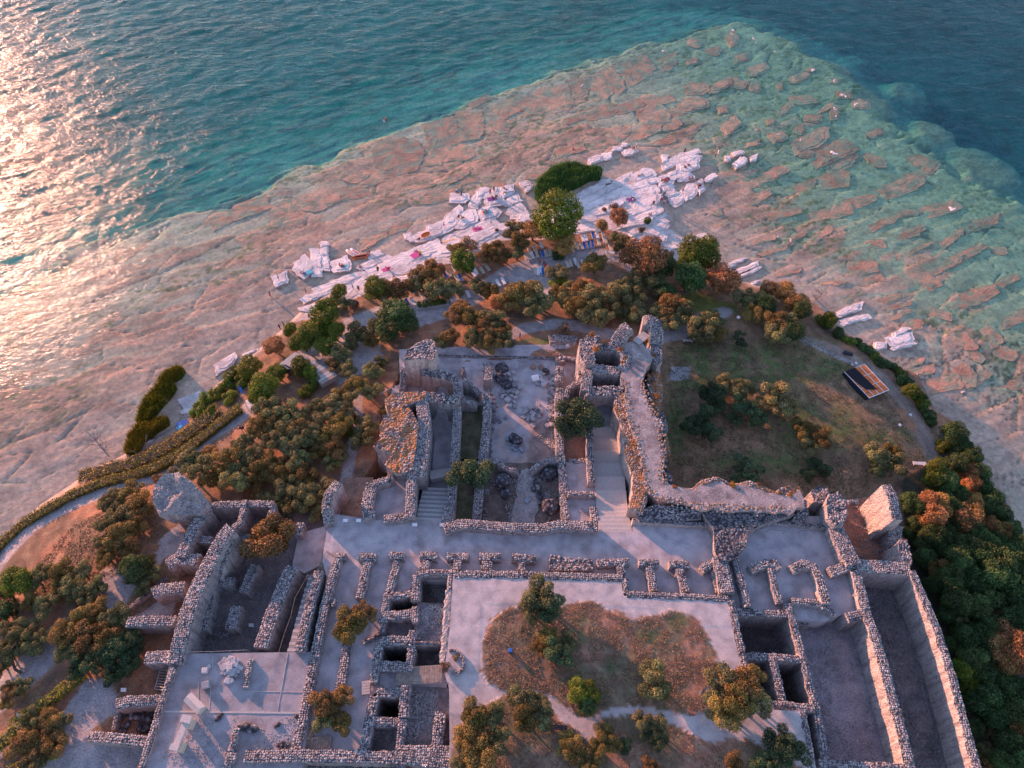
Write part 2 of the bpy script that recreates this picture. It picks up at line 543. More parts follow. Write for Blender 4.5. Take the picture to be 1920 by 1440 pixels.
_n = len(_c)
_A = np.zeros((_n + 3, _n + 3))
_A[:_n, :_n] = _tps(((_c[:, None, :2] - _c[None, :, :2]) ** 2).sum(2)) + np.eye(_n) * 25.0
_A[:_n, _n] = 1; _A[_n, :_n] = 1
_A[:_n, _n + 1:] = _c[:, :2]; _A[_n + 1:, :_n] = _c[:, :2].T
_w = np.linalg.solve(_A, np.concatenate([_c[:, 2], [0, 0, 0]]))
RUIN_PX = [(755, 668), (1090, 655), (1165, 612), (1225, 640), (1240, 900), (1500, 930), (1565, 925), (1590, 1000), (1700, 1060), (1835, 1440), (1900, 1700), (200, 1700), (275, 1440), (330, 1250), (365, 1060), (385, 950), (520, 950), (640, 960), (700, 860), (715, 760)]
RUIN = [P(u, v, -4)[:2] for u, v in RUIN_PX]


def shore_sd(x, y):
    d = seg_dist(x, y, SHORE, True)
    return np.where(in_poly(x, y, SHORE), d, -d)


def land_h(x, y):
    x = np.asarray(x, float); y = np.asarray(y, float)
    sh = x.shape
    x = x.ravel(); y = y.ravel()
    h = np.zeros(len(x))
    for i in range(0, len(x), 20000):
        xs = x[i:i + 20000]; ys = y[i:i + 20000]
        r2 = (xs[:, None] - _c[None, :, 0]) ** 2 + (ys[:, None] - _c[None, :, 1]) ** 2
        h[i:i + 20000] = _tps(r2) @ _w[:_n] + _w[_n] + _w[_n + 1] * xs + _w[_n + 2] * ys
    h = np.clip(h, -10.9, -3.5)
    sd = shore_sd(x, y)
    h = np.where(sd > 0, np.minimum(h, -10.95 + 0.55 * sd), -10.95 + 0.55 * sd)
    h = h + 0.22 * (fbm(x * 0.35, y * 0.35, 5) - 0.5) + 0.06 * (vnoise(x * 2, y * 2, 9) - 0.5)
    return np.maximum(h, -14).reshape(sh)


def gz(u, v):
    """height of the land under a photo pixel (a few fixed-point steps)"""
    z = -7.0
    for _ in range(6):
        p = P(u, v, z)
        z = float(land_h(np.array([p.x]), np.array([p.y]))[0])
    return z


# colour zones, drawn with their outlines in the photograph
Z_GRAVEL = [
    [(55, 1440), (95, 1360), (125, 1325), (165, 1270), (210, 1275), (225, 1330), (205, 1345), (165, 1375), (280, 1400), (270, 1500), (40, 1500)],
    [(240, 1165), (300, 1125), (330, 1130), (320, 1165)], [(300, 1010), (345, 975), (345, 1000), (335, 1045), (310, 1045), (285, 1075)],
    [(640, 600), (760, 555), (830, 560), (890, 560), (870, 585), (780, 615), (770, 590), (700, 600), (650, 625)],
    [(560, 640), (700, 600), (720, 680), (640, 720), (560, 700)],
    [(950, 520), (1000, 500), (1040, 520), (1050, 560), (1010, 560), (960, 545)]]
PATHS = [([(-30, 1090), (20, 1025), (60, 985), (105, 958), (150, 937), (230, 908), (300, 888), (350, 850), (400, 812), (440, 787), (468, 766)], 1.7),
         ([(780, 592), (850, 582), (905, 545), (950, 512), (1010, 492), (1060, 486), (1110, 478), (1170, 482), (1190, 500)], 2.1),
         ([(955, 628), (990, 614), (1040, 607), (1090, 612), (1150, 628)], 1.4), ([(1238, 632), (1275, 625), (1300, 605), (1360, 585)], 1.6),
         ([(672, 740), (668, 800), (655, 870), (648, 900), (645, 950)], 0.9),
         ([(105, 1205), (70, 1240), (40, 1265), (-10, 1310), (-40, 1340)], 2.6), ([(200, 1085), (235, 1100), (190, 1160), (215, 1190)], 1.8),
         ([(1500, 635), (1560, 665), (1640, 700)], 0.35), ([(-20, 1420), (30, 1375), (60, 1350)], 1.3)]
Z_STRIP = [(1500, 625), (1560, 645), (1650, 690), (1700, 745), (1740, 800), (1765, 850), (1742, 868), (1715, 800), (1680, 750), (1630, 700), (1560, 668), (1505, 645)]
Z_BEACH = [(540, 605), (575, 570), (640, 545), (760, 480), (880, 440), (990, 415), (1060, 375), (1200, 325), (1250, 345), (1250, 400), (1300, 440), (1345, 480), (1300, 500), (1240, 480), (1200, 450), (1150, 430), (1080, 430), (1020, 450), (930, 450), (880, 490), (800, 500), (740, 520), (640, 575), (600, 595)]
Z_WILD = [(1255, 560), (1300, 548), (1380, 570), (1390, 590), (1300, 585), (1270, 590)]
Z_EAST = [(1240, 560), (1420, 520), (1500, 600), (1760, 860), (1700, 890), (1600, 960), (1240, 930)]
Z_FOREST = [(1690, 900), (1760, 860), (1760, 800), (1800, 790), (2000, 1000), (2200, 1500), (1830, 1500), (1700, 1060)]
GREEN = [(1440, 690, 130, 60), (1570, 690, 50, 22), (1530, 800, 110, 60), (1300, 700, 40, 60), (1270, 790, 26, 90), (1430, 870, 120, 30), (1660, 820, 60, 22), (1330, 660, 70, 20), (1540, 640, 50, 14), (1010, 640, 40, 10)]


def land_colour(x, y, z):
    u, v = PXY(x, y, z)
    n = len(x)
    f1 = fbm(x * 0.25, y * 0.25, 3); f2 = fbm(x * 1.1, y * 1.1, 21); f3 = fbm(x * 0.09, y * 0.09, 44)
    jit = (f2 - 0.5) * 14
    ju = u + jit; jv = v + (f1 - 0.5) * 14
    c = np.empty((n, 3))
    dry = np.array([0.36, 0.175, 0.105]); drk = np.array([0.17, 0.11, 0.075]); strw = np.array([0.36, 0.25, 0.16])
    a = sstep(0.35, 0.65, f1)[:, None]; b = sstep(0.45, 0.75, f2)[:, None]
    c[:] = drk * (1 - a) + dry * a
    c = c * (1 - 0.5 * b) + strw * 0.5 * b
    gr = np.array([0.36, 0.335, 0.34])

    def put(mask, col, k=1.0):
        kk = (mask * k)[:, None]
        c[:] = c * (1 - kk) + np.asarray(col) * kk
    # east garden, worn lawn
    e = in_poly(ju, jv, Z_EAST)
    put(e * 0.8, (0.22, 0.15, 0.09))
    put(e * sstep(0.45, 0.7, f2) * 0.7, (0.33, 0.20, 0.12))
    for (gu, gv, ru, rv) in GREEN:
        d = ((u - gu) / ru) ** 2 + ((v - gv) / rv) ** 2
        put(np.clip(1.15 - d, 0, 1) * sstep(0.32, 0.66, f1 * 0.4 + f2 * 0.6) * 0.85, (0.075, 0.14, 0.04), 1.0)
    put(in_poly(ju, jv, Z_WILD), (0.13, 0.16, 0.03), 0.8)
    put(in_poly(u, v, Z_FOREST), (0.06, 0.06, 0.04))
    put(in_poly(ju, jv, Z_STRIP) * (0.4 + 0.5 * f2), (0.27, 0.235, 0.22))
    for pl in Z_GRAVEL:
        put(in_poly(u + (f2 - 0.5) * 6, v, pl), gr * (0.9 + 0.2 * 1), 0.95)
    for pts, w in PATHS:
        wp = [P(a_, b_, gz(a_, b_))[:2] for a_, b_ in pts]
        d = seg_dist(x, y, wp)
        put(1 - sstep(w * 0.85, w * 1.15, d + (f2 - 0.5) * 0.5), gr, 0.95)
    sd = shore_sd(x, y)
    put(in_poly(u, v, Z_BEACH), (0.64, 0.565, 0.54), 1.0)
    put((1 - sstep(0.5, 2.2, sd + (f2 - .5) * 2)) * (u < 1700) * 1.0, (0.40, 0.31, 0.26), 0.9)
    put(((np.abs(u - 1275) < 12 * (1 + f2)) & (np.abs(v - 700) < 12)), (0.34, 0.34, 0.36), 0.9)
    return c


def grid_mesh(name, x0, x1, y0, y1, step, hf, cf, keep=None, smooth=True):
    xs = np.arange(x0, x1, step); ys = np.arange(y0, y1, step)
    X, Y = np.meshgrid(xs, ys)
    nx, ny = len(xs), len(ys)
    X = X.ravel(); Y = Y.ravel()
    Z = hf(X, Y)
    idx = np.arange(nx * ny).reshape(ny, nx)
    Q = np.stack([idx[:-1, :-1], idx[:-1, 1:], idx[1:, 1:], idx[1:, :-1]], -1).reshape(-1, 4)
    if keep is not None:
        k = keep(X, Y, Z)
        Q = Q[k[Q].any(1)]
        used = np.zeros(nx * ny, bool); used[Q.ravel()] = True
        remap = np.cumsum(used) - 1
        Q = remap[Q]; X = X[used]; Y = Y[used]; Z = Z[used]
    C = cf(X, Y, Z)
    return mesh_np(name, np.stack([X, Y, Z], -1), Q, C, smooth), (X, Y, Z)


def ground_height(x, y):
    h = land_h(x, y)
    sdr = np.where(in_poly(x, y, RUIN), seg_dist(x, y, RUIN, True), -1)
    return np.where(sdr > 0.0, np.minimum(h, -9.2), h)


def keep_land(X, Y, Z):
    u, v = PXY(X, Y, Z)
    return (shore_sd(X, Y) > -3.0) & (u > -160) & (u < 2080) & (v < 1560)


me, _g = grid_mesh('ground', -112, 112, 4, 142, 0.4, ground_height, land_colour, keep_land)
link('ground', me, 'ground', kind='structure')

# ------------------------------------------------------------------ lake bed: a shelf of cracked plates, then the drop
REEF_PX = [(-500, 900), (-150, 640), (0, 560), (130, 492), (250, 448), (400, 398), (500, 362), (600, 320), (700, 272), (800, 232), (900, 192), (1000, 160), (1100, 125), (1200, 92), (1300, 58), (1380, 42), (1460, 66), (1540, 108), (1600, 165), (1680, 235), (1750, 285), (1840, 350), (1920, 405), (2100, 520), (2400, 800), (2400, 1700), (-800, 1800)]
REEF = [P(u, v, ZW - 0.8)[:2] for u, v in REEF_PX]
STRATA = R(28.0)                              # world direction of the beds


def voronoi(x, y, s):
    """nearest and second nearest jittered cell: distance to the crack, cell id hashes"""
    ix = np.floor(x); iy = np.floor(y)
    d1 = np.full(x.shape, 9.0); d2 = np.full(x.shape, 9.0)
    c1x = np.zeros(x.shape); c1y = np.zeros(x.shape); gx = np.zeros(x.shape); gy = np.zeros(x.shape)
    for i in (-1, 0, 1):
        for j in (-1, 0, 1):
            cx = ix + i; cy = iy + j
            px = cx + _hash(cx, cy, s); py = cy + _hash(cx, cy, s + 1)
            d = np.hypot(px - x, py - y)
            near = d < d1
            d2 = np.where(near, d1, np.minimum(d2, d))
            c1x = np.where(near, cx, c1x); c1y = np.where(near, cy, c1y)
            gx = np.where(near, x - px, gx); gy = np.where(near, y - py, gy)
            d1 = np.where(near, d, d1)
    return d2 - d1, _hash(c1x, c1y, s + 5), _hash(c1x, c1y, s + 9), gx, gy


def bed_parts(x, y):
    ca, sa = math.cos(STRATA), math.sin(STRATA)
    wx = x + 2.5 * (fbm(x * 0.1, y * 0.1, 61) - 0.5); wy = y + 2.5 * (fbm(x * 0.1, y * 0.1, 62) - 0.5)
    a = (wx * ca + wy * sa); b = (-wx * sa + wy * ca)
    east = sstep(20, 60, x)
    e1, h1, g1, px, py = voronoi(a / 13.0, b / 4.6, 100)
    e2, h2, g2, qx, qy = voronoi(a / 5.5 + 40, b / 1.5, 200)
    sd = shore_sd(x, y)
    inreef = in_poly(x, y, REEF)
    rd = seg_dist(x, y, REEF, True)
    rsd = np.where(inreef, rd, -rd) + (fbm(x * 0.11, y * 0.11, 65) - 0.5) * 11 + (h2 - 0.5) * 2.5
    return a, b, e1, h1, g1, py, e2, h2, g2, qy, sd, rsd


def bed_h(x, y):
    a, b, e1, h1, g1, py, e2, h2, g2, qy, sd, rsd = bed_parts(x, y)
    far = np.clip(-sd, 0, 60)
    depth = 0.16 + 0.010 * far + 0.55 * sstep(18, 55, far)
    depth = depth + sstep(15, 75, x) * (0.06 + 0.006 * far) * sstep(2, 20, far)
    h = ZW - depth
    plate = (h1 - 0.5) * 0.11 + py * 0.09 + (h2 - 0.5) * 0.05 + qy * 0.03
    plate = plate * (1 + 0.25 * sstep(10, 60, x))
    plate = plate * sstep(0, 6, far) * sstep(-4, 3, rsd)
    crack = 0.22 * (1 - sstep(0.0, 0.07, e1)) * (g1 > 0.45) + 0.05 * (1 - sstep(0, 0.08, e2)) * (h1 > 0.6)
    h = h + plate - crack * sstep(1, 8, far) * sstep(-4, 2, rsd)
    h = h + 0.10 * (fbm(a * 0.16, b * 0.6, 31) - 0.5) + 0.03 * (fbm(a * 1.2, b * 2.4, 33, 2) - 0.5)
    out = np.clip(-rsd, 0, 90)
    fall = sstep(0, 6, out) * 1.6 + out * 0.075 + sstep(6, 45, out) * (2.0 + 7.0 * sstep(-10, 110, x))
    # a few drowned platforms beyond the edge on the east side
    for (pu, pv, pr) in ((1715, 155, 9), (1860, 300, 13), (1640, 190, 8), (1560, 130, 9), (1760, 240, 8)):
        q = P(pu, pv, ZW - 1.5)
        dd = np.hypot(x - q.x, y - q.y) / pr
        fall = fall * (1 - 0.62 * (1 - sstep(0.45, 1.0, dd + (h2 - 0.5) * 0.2)))
    h = h - fall
    return np.maximum(h, -19)


def bed_c(x, y, z):
    a, b, e1, h1, g1, py, e2, h2, g2, qy, sd, rsd = bed_parts(x, y)
    far = np.clip(-sd, 0, 80)
    f = fbm(a * 0.13, b * 0.25, 71); f2 = fbm(a * 0.8, b * 1.5, 73); f3 = fbm(x * 0.045, y * 0.045, 75)
    rock = np.array([0.80, 0.36, 0.22]); rock2 = np.array([0.68, 0.45, 0.31]); silt = np.array([0.60, 0.46, 0.32]); weed = np.array([0.12, 0.17, 0.055])
    eg = sstep(5, 70, x)[:, None]
    silt = silt * (1 - eg) + np.array([0.38, 0.43, 0.27]) * eg
    c = np.empty((len(x), 3))
    top = (z - (ZW - 0.55)) / 0.5
    k = np.clip(0.5 * h1 + 0.25 * h2 + 0.40 * f + 0.30 * f2 - 0.06 + 0.35 * np.clip(top, -1, 1) - 0.1 - 0.12 * sstep(10, 70, x), 0, 1)
    k = sstep(0.40, 0.62, k)[:, None]
    rr = rock * (0.6 + 0.4 * h2)[:, None] + (rock2 - rock) * f2[:, None]
    c[:] = (silt * (0.75 + 0.5 * f2)[:, None]) * (1 - k) + rr * k
    shal = ((1 - sstep(2, 24, far)) * 0.8)[:, None]
    c = c * (1 - shal) + (np.array([0.56, 0.42, 0.32]) * (0.8 + 0.4 * f2)[:, None]) * shal
    w = sstep(0.52, 0.66, f2) * sstep(0.48, 0.62, f3 + 0.1 * sstep(30, 60, y - 80)) * (far > 14)
    c = c * (1 - 0.7 * w[:, None]) + weed * 0.7 * w[:, None]
    cr = (0.8 * (1 - sstep(0.0, 0.05, e1)) * (g1 > 0.45))[:, None]
    c = c * (1 - 0.75 * cr) + np.array([0.10, 0.13, 0.10]) * 0.75 * cr
    # pebbly weed specks near the south-east shore
    u, v = PXY(x, y, z)
    sp = (sstep(0.62, 0.7, vnoise(x * 1.9, y * 1.9, 90)) * sstep(0.45, 0.6, fbm(x * 0.12, y * 0.12, 91))) * ((u > 1560) & (v > 640))
    c = c * (1 - 0.75 * sp[:, None]) + np.array([0.07, 0.09, 0.07]) * 0.75 * sp[:, None]
    dp = sstep(1.0, 6, -rsd)[:, None]  # teal light scattered in deep water, put into the bed colour
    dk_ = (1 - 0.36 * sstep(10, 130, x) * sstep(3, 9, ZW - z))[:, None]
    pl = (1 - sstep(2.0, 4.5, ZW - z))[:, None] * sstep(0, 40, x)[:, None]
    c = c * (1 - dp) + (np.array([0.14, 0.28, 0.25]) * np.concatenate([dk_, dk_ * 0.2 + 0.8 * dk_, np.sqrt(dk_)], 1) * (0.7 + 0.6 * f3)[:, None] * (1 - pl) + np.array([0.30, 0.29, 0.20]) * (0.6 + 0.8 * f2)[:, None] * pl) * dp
    return c


def keep_bed(X, Y, Z):
    u, v = PXY(X, Y, Z)
    return (shore_sd(X, Y) < 5.0) & (u > -260) & (u < 2180) & (v > -160)


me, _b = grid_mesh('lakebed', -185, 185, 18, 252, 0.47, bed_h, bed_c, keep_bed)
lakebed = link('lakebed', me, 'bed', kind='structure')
# the deep floor reaches on beyond, one coarse sheet out to the horizon
me, _ = grid_mesh('deep_lakebed', -900, 900, -400, 1500, 25.0, lambda x, y: np.full(len(x), -21.0), lambda x, y, z: np.tile([0.09, 0.26, 0.31], (len(x), 1)))  # the deep water's teal is put into this floor's colour too
link('deep_lakebed', me, 'bed', kind='structure')


# ------------------------------------------------------------------ the water: one closed body with real swell
def wave_h(x, y):
    ca, sa = math.cos(R(-26)), math.sin(R(-26))
    sd = shore_sd(x, y)
    am = 0.10 + 0.90 * sstep(8, 60, -sd)
    in_r = in_poly(x, y, REEF)
    am = np.where(in_r, am * (0.75 - 0.35 * sstep(-70, 0, x)), am)
    am = am * (1.15 - 0.75 * sstep(-20, 80, x))
    a = x * ca - y * sa; b = x * sa + y * ca
    h = 0.46 * (fbm(a * 0.15, b * 0.40, 301, 3) - 0.5) + 0.22 * (fbm(a * 0.5, b * 1.1, 302, 2) - 0.5)
    return ZW + h * am


def build_water():
    step = 0.8
    xs = np.concatenate([[-900, -500, -300], np.arange(-215, 215, step), [300, 500, 900]])
    ys = np.concatenate([[-400, -100, 0], np.arange(14, 262, step), [320, 500, 900, 1500]])
    X, Y = np.meshgrid(xs, ys); nx, ny = len(xs), len(ys)
    X = X.ravel(); Y = Y.ravel()
    Z = wave_h(X, Y)
    idx = np.arange(nx * ny).reshape(ny, nx)
    Q = np.stack([idx[:-1, :-1], idx[:-1, 1:], idx[1:, 1:], idx[1:, :-1]], -1).reshape(-1, 4)
    V = np.stack([X, Y, Z], -1)
    n = len(V)
    xa, xb, ya, yb = xs[0], xs[-1], ys[0], ys[-1]
    # walls and floor close the body
    bot = V.copy(); bot[:, 2] = -27.0
    ring = np.concatenate([idx[0, :], idx[1:, -1], idx[-1, -2::-1], idx[-2:0:-1, 0]])
    rb = bot[ring]
    V2 = np.concatenate([V, rb])
    m = len(ring)
    side = [[ring[i], n + i, n + (i + 1) % m, ring[(i + 1) % m]] for i in range(m)]
    Qa = np.concatenate([Q, np.array(side)])
    me = bpy.data.meshes.new('lake_water')
    faces_extra = list(range(n, n + m))[::-1]
    tot = Qa.size + m
    me.vertices.add(len(V2)); me.vertices.foreach_set('co', V2.astype(np.float32).ravel())
    me.loops.add(tot); me.loops.foreach_set('vertex_index', np.concatenate([Qa.ravel(), faces_extra]).astype(np.int32))
    me.polygons.add(len(Qa) + 1)
    me.polygons.foreach_set('loop_start', np.concatenate([np.arange(0, Qa.size, 4), [Qa.size]]).astype(np.int32))
    sm = np.zeros(len(Qa) + 1, bool); sm[:len(Q)] = True
    me.polygons.foreach_set('use_smooth', sm)
    me.update(calc_edges=True)
    a = me.attributes.new('rough', 'FLOAT', 'POINT')
    sd = shore_sd(V2[:, 0], V2[:, 1])
    r = 0.20 + 0.30 * sstep(10, 70, -sd)
    r = np.where(in_poly(V2[:, 0], V2[:, 1], REEF), r * (1.05 - 0.5 * sstep(-70, 0, V2[:, 0])), r * 0.86)
    r = r * (1.15 - 0.65 * sstep(-10, 70, V2[:, 0]))
    a.data.foreach_set('value', r.astype(np.float32))
    link('lake_water', me, 'water', kind='structure')


build_water()
# ------------------------------------------------------------------ floors and terraces of the ruins
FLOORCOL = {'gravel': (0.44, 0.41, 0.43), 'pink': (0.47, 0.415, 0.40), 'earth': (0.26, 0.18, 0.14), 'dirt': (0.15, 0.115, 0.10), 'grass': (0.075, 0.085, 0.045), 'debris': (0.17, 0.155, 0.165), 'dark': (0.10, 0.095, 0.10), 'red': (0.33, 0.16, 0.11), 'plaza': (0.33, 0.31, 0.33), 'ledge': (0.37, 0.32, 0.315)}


def resample(pts, step):
    out = [pts[0]]
    for a, b in zip(pts, pts[1:]):
        L = (b - a).length
        k = max(1, int(round(L / step)))
        for i in range(1, k + 1):
            out.append(a.lerp(b, i / k))
    return out


def poly_world(pp, z):
    return [P(q[0], q[1], q[2] if len(q) > 2 else z) for q in pp]


def floor(name, pp, z, c, step=0.45, base=-9.5, noise=0.03, cf=None, hf=None):
    """a gridded floor sheet clipped to its outline, with a skirt down to the foundations"""
    W = poly_world(pp, z)
    if c == 'ledge':
        W = resample(W + [W[0]], 0.8)[:-1]
        W = [Vector((p.x + random.uniform(-.25, .25), p.y + random.uniform(-.25, .25), p.z)) for p in W]
    x0 = min(p.x for p in W); x1 = max(p.x for p in W); y0 = min(p.y for p in W); y1 = max(p.y for p in W)
    bm = bmesh.new()
    vs = [bm.verts.new(p) for p in W]
    f = bm.faces.new(vs)
    bmesh.ops.triangulate(bm, faces=[f])
    for ax, a0, a1 in (('x', x0, x1), ('y', y0, y1)):
        t = a0 + step
        while t < a1:
            bmesh.ops.bisect_plane(bm, geom=bm.verts[:] + bm.edges[:] + bm.faces[:], plane_co=((t, 0, 0) if ax == 'x' else (0, t, 0)), plane_no=((1, 0, 0) if ax == 'x' else (0, 1, 0)), dist=1e-4)
            t += step
    edge = [v for v in bm.verts if v.is_boundary]
    be = [e for e in bm.edges if e.is_boundary]
    V = np.array([v.co[:] for v in bm.verts])
    if hf is not None:
        dh = hf(V[:, 0], V[:, 1])
        for v, d in zip(bm.verts, dh):
            v.co.z += d
    else:
        dh = noise * 2 * (fbm(V[:, 0] * 0.8, V[:, 1] * 0.8, 5) - 0.5)
        for v, d in zip(bm.verts, dh):
            v.co.z += d
    r = bmesh.ops.extrude_edge_only(bm, edges=be)
    for v in r['geom']:
        if isinstance(v, bmesh.types.BMVert):
            v.co.z = base
    bmesh.ops.recalc_face_normals(bm, faces=bm.faces[:])
    me = bpy.data.meshes.new(name)
    bm.to_mesh(me); bm.free()
    V = np.empty(len(me.vertices) * 3, np.float32); me.vertices.foreach_get('co', V); V = V.reshape(-1, 3)
    base_c = np.tile(np.array(FLOORCOL[c]), (len(V), 1))
    x, y = V[:, 0], V[:, 1]
    f1 = fbm(x * 0.3, y * 0.3, 12)[:, None]; f2 = fbm(x * 1.3, y * 1.3, 13)[:, None]
    f0 = fbm(x * 0.09 + 7, y * 0.09, 15)[:, None]
    base_c = base_c * (0.70 + 0.36 * f1 + 0.24 * f0)
    dirt = sstep(0.56, 0.72, fbm(x * 0.5, y * 0.5, 19))[:, None] * 0.35
    base_c = base_c * (1 - dirt) + np.array([0.24, 0.17, 0.14]) * dirt
    if c in ('debris', 'dark', 'dirt'):
        base_c = base_c * (0.6 + 0.9 * f2)
    if c == 'grass':
        base_c = base_c * (0.5 + f2) + np.array([0.08, 0.05, 0.03]) * f1
    if cf is not None:
        base_c = cf(V, base_c)
    a = me.color_attributes.new('Col', 'FLOAT_COLOR', 'POINT')
    cc = np.ones((len(V), 4), np.float32); cc[:, :3] = base_c
    a.data.foreach_set('color', cc.ravel())
    return link(name, me, 'gravel' if c in ('gravel', 'pink', 'plaza') else 'ground', kind='structure')


GARDEN = [(850, 1080), (1163, 1083), (1170, 1117), (1365, 1124), (1380, 1190), (1400, 1290), (1412, 1328), (1508, 1333), (1530, 1440), (1560, 1560), (835, 1560), (843, 1400), (842, 1290), (833, 1262), (843, 1180)]
GRASS_PX = [(903, 1260), (905, 1200), (925, 1160), (955, 1140), (1000, 1135), (1040, 1140), (1070, 1130), (1110, 1128), (1150, 1150), (1190, 1160), (1240, 1150), (1255, 1143), (1290, 1150), (1320, 1190), (1345, 1240), (1352, 1262), (1330, 1280), (1318, 1300), (1330, 1330), (1300, 1345), (1250, 1330), (1200, 1322), (1150, 1325), (1110, 1345), (1070, 1335), (1045, 1310), (1000, 1290), (950, 1295), (915, 1280)]
GRASS2 = [(925, 1312), (960, 1302), (1010, 1318), (1050, 1350), (1090, 1370), (1110, 1400), (1130, 1352), (1180, 1338), (1230, 1345), (1290, 1375), (1340, 1400), (1400, 1385), (1440, 1395), (1500, 1440), (1560, 1560), (840, 1560), (850, 1400), (870, 1350)]


def garden_cf(V, c):
    x, y, z = V[:, 0], V[:, 1], V[:, 2]
    u, v = PXY(x, y, z)
    f = fbm(x * 0.9, y * 0.9, 51); g = fbm(x * 0.22, y * 0.22, 52); h = vnoise(x * 2.6, y * 2.6, 53)
    jx = (f - 0.5) * 26 + (h - 0.5) * 12; jy = (g - 0.5) * 22 + (h - 0.5) * 10
    m = (in_poly(u + jx, v + jy, GRASS_PX) | in_poly(u + jx, v + jy, GRASS2)).astype(float)
    dry = np.array([0.36, 0.185, 0.125]); dk = np.array([0.20, 0.13, 0.09]); st = np.array([0.33, 0.25, 0.17])
    a = sstep(0.38, 0.62, g)[:, None]; b = sstep(0.5, 0.7, f)[:, None]
    gc = dk * (1 - a) + dry * a; gc = gc * (1 - 0.4 * b) + st * 0.4 * b
    ol = (sstep(0.45, 0.62, fbm(x * 0.45, y * 0.45, 57)) * 0.6)[:, None]; gc = gc * (1 - ol) + np.array([0.17, 0.16, 0.09]) * ol
    gc = gc * (0.72 + 0.56 * h)[:, None]
    c = np.array([0.50, 0.44, 0.43]) * (0.9 + 0.2 * g)[:, None]
    c = c * (1 - m[:, None]) + gc * m[:, None]
    for (gu, gv, ru, rv) in ((1145, 1250, 12, 24), (1080, 1200, 20, 24), (1215, 1195, 30, 18), (1085, 1160, 16, 14), (1270, 1165, 26, 20)):
        d = ((u - gu) / ru) ** 2 + ((v - gv) / rv) ** 2
        k = (np.clip(1.2 - d, 0, 1) * (0.4 + f))[:, None]
        c = c * (1 - k * 0.8) + np.array([0.085, 0.115, 0.045]) * k * 0.8
    return np.clip(c, 0.01, 1)


def garden_hf(x, y):
    u, v = PXY(x, y, 0 * x)
    f = fbm(x * 0.9, y * 0.9, 51); g = fbm(x * 0.2, y * 0.2, 52)
    m = in_poly(u, v, GRASS_PX) | in_poly(u, v, GRASS2)
    return 0.03 * (f - 0.5) + m * (0.02 + 0.10 * f * sstep(0.35, 0.7, g))


floor('garden_terrace', GARDEN, 0.0, 'pink', 0.4, cf=garden_cf, hf=garden_hf)
F1 = [(618, 962), (700, 975), (835, 976), (950, 994), (1118, 994), (1118, 997), (1186, 998), (1188, 970), (1350, 966), (1568, 968), (1612, 1142), (1545, 1165), (1378, 1155), (1365, 1128), (1178, 1120), (1165, 1090), (845, 1090), (790, 1088), (735, 1130), (716, 1215), (704, 1290), (690, 1330), (672, 1425), (548, 1428), (592, 1230), (612, 1080), (604, 1050)]
floor('gravel_corridor', F1, -2.0, 'gravel')
floor('paved_plaza', [(322, 1226), (598, 1222), (566, 1440), (545, 1560), (225, 1560), (258, 1440), (300, 1320)], -1.0, 'plaza')
floor('basement_floor', [(380, 940), (640, 965), (640, 1060), (585, 1235), (322, 1235), (340, 1160), (372, 1075), (400, 1000)], -5.5, 'dirt', cf=lambda V, c: c * 0.8 + np.array([0.07, 0.065, 0.075]))
floor('gravel_yard', [(560, 1000), (616, 985), (600, 1060), (570, 1075), (548, 1060)], -5.0, 'gravel')
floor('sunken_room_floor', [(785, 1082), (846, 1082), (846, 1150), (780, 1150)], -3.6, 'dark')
floor('collapsed_room_floor', [(782, 1130), (846, 1130), (840, 1215), (772, 1215)], -1.4, 'debris', noise=0.35)
floor('sunken_room_floor.001', [(722, 1158), (775, 1158), (772, 1205), (718, 1205)], -2.6, 'debris')
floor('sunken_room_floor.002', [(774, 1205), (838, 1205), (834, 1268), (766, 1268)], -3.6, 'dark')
floor('passage_floor', [(700, 1248), (838, 1262), (838, 1296), (696, 1300)], -1.9, 'gravel')
floor('sunken_room_floor.003', [(695, 1352), (756, 1352), (752, 1415), (684, 1415)], -2.8, 'debris')
floor('sunken_room_floor.004', [(752, 1286), (846, 1290), (840, 1420), (746, 1420)], -1.7, 'debris', noise=0.2)
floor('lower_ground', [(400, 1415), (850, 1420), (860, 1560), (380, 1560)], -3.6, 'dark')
floor('east_court_floor', [(1492, 1150), (1630, 1150), (1716, 1440), (1740, 1560), (1560, 1560), (1530, 1330), (1508, 1230)], -5.1, 'debris', cf=lambda V, c: c * 0.75 + np.array([0.15, 0.145, 0.165]) * 1.0)
floor('east_gallery_floor', [(1596, 1070), (1700, 1070), (1790, 1440), (1830, 1560), (1700, 1560), (1660, 1300), (1625, 1180)], -6.0, 'debris', noise=0.2, cf=lambda V, c: c * 1.15)
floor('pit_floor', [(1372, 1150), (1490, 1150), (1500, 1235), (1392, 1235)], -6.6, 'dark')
def ledge_cf(V, c):
    x, y, z = V[:, 0], V[:, 1], V[:, 2]
    u, v = PXY(x, y, z)
    f = fbm(x * 1.2, y * 1.2, 83); g = fbm(x * 0.4, y * 0.4, 84)
    c = c * (0.60 + 0.75 * f)[:, None]
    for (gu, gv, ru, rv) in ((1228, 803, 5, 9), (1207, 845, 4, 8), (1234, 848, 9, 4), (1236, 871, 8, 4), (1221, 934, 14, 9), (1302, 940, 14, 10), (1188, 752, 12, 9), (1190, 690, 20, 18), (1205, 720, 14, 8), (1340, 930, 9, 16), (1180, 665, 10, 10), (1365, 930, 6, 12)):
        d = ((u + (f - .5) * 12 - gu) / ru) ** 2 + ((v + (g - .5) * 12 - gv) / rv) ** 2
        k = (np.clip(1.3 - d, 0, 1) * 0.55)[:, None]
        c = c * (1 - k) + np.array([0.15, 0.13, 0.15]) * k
    return c


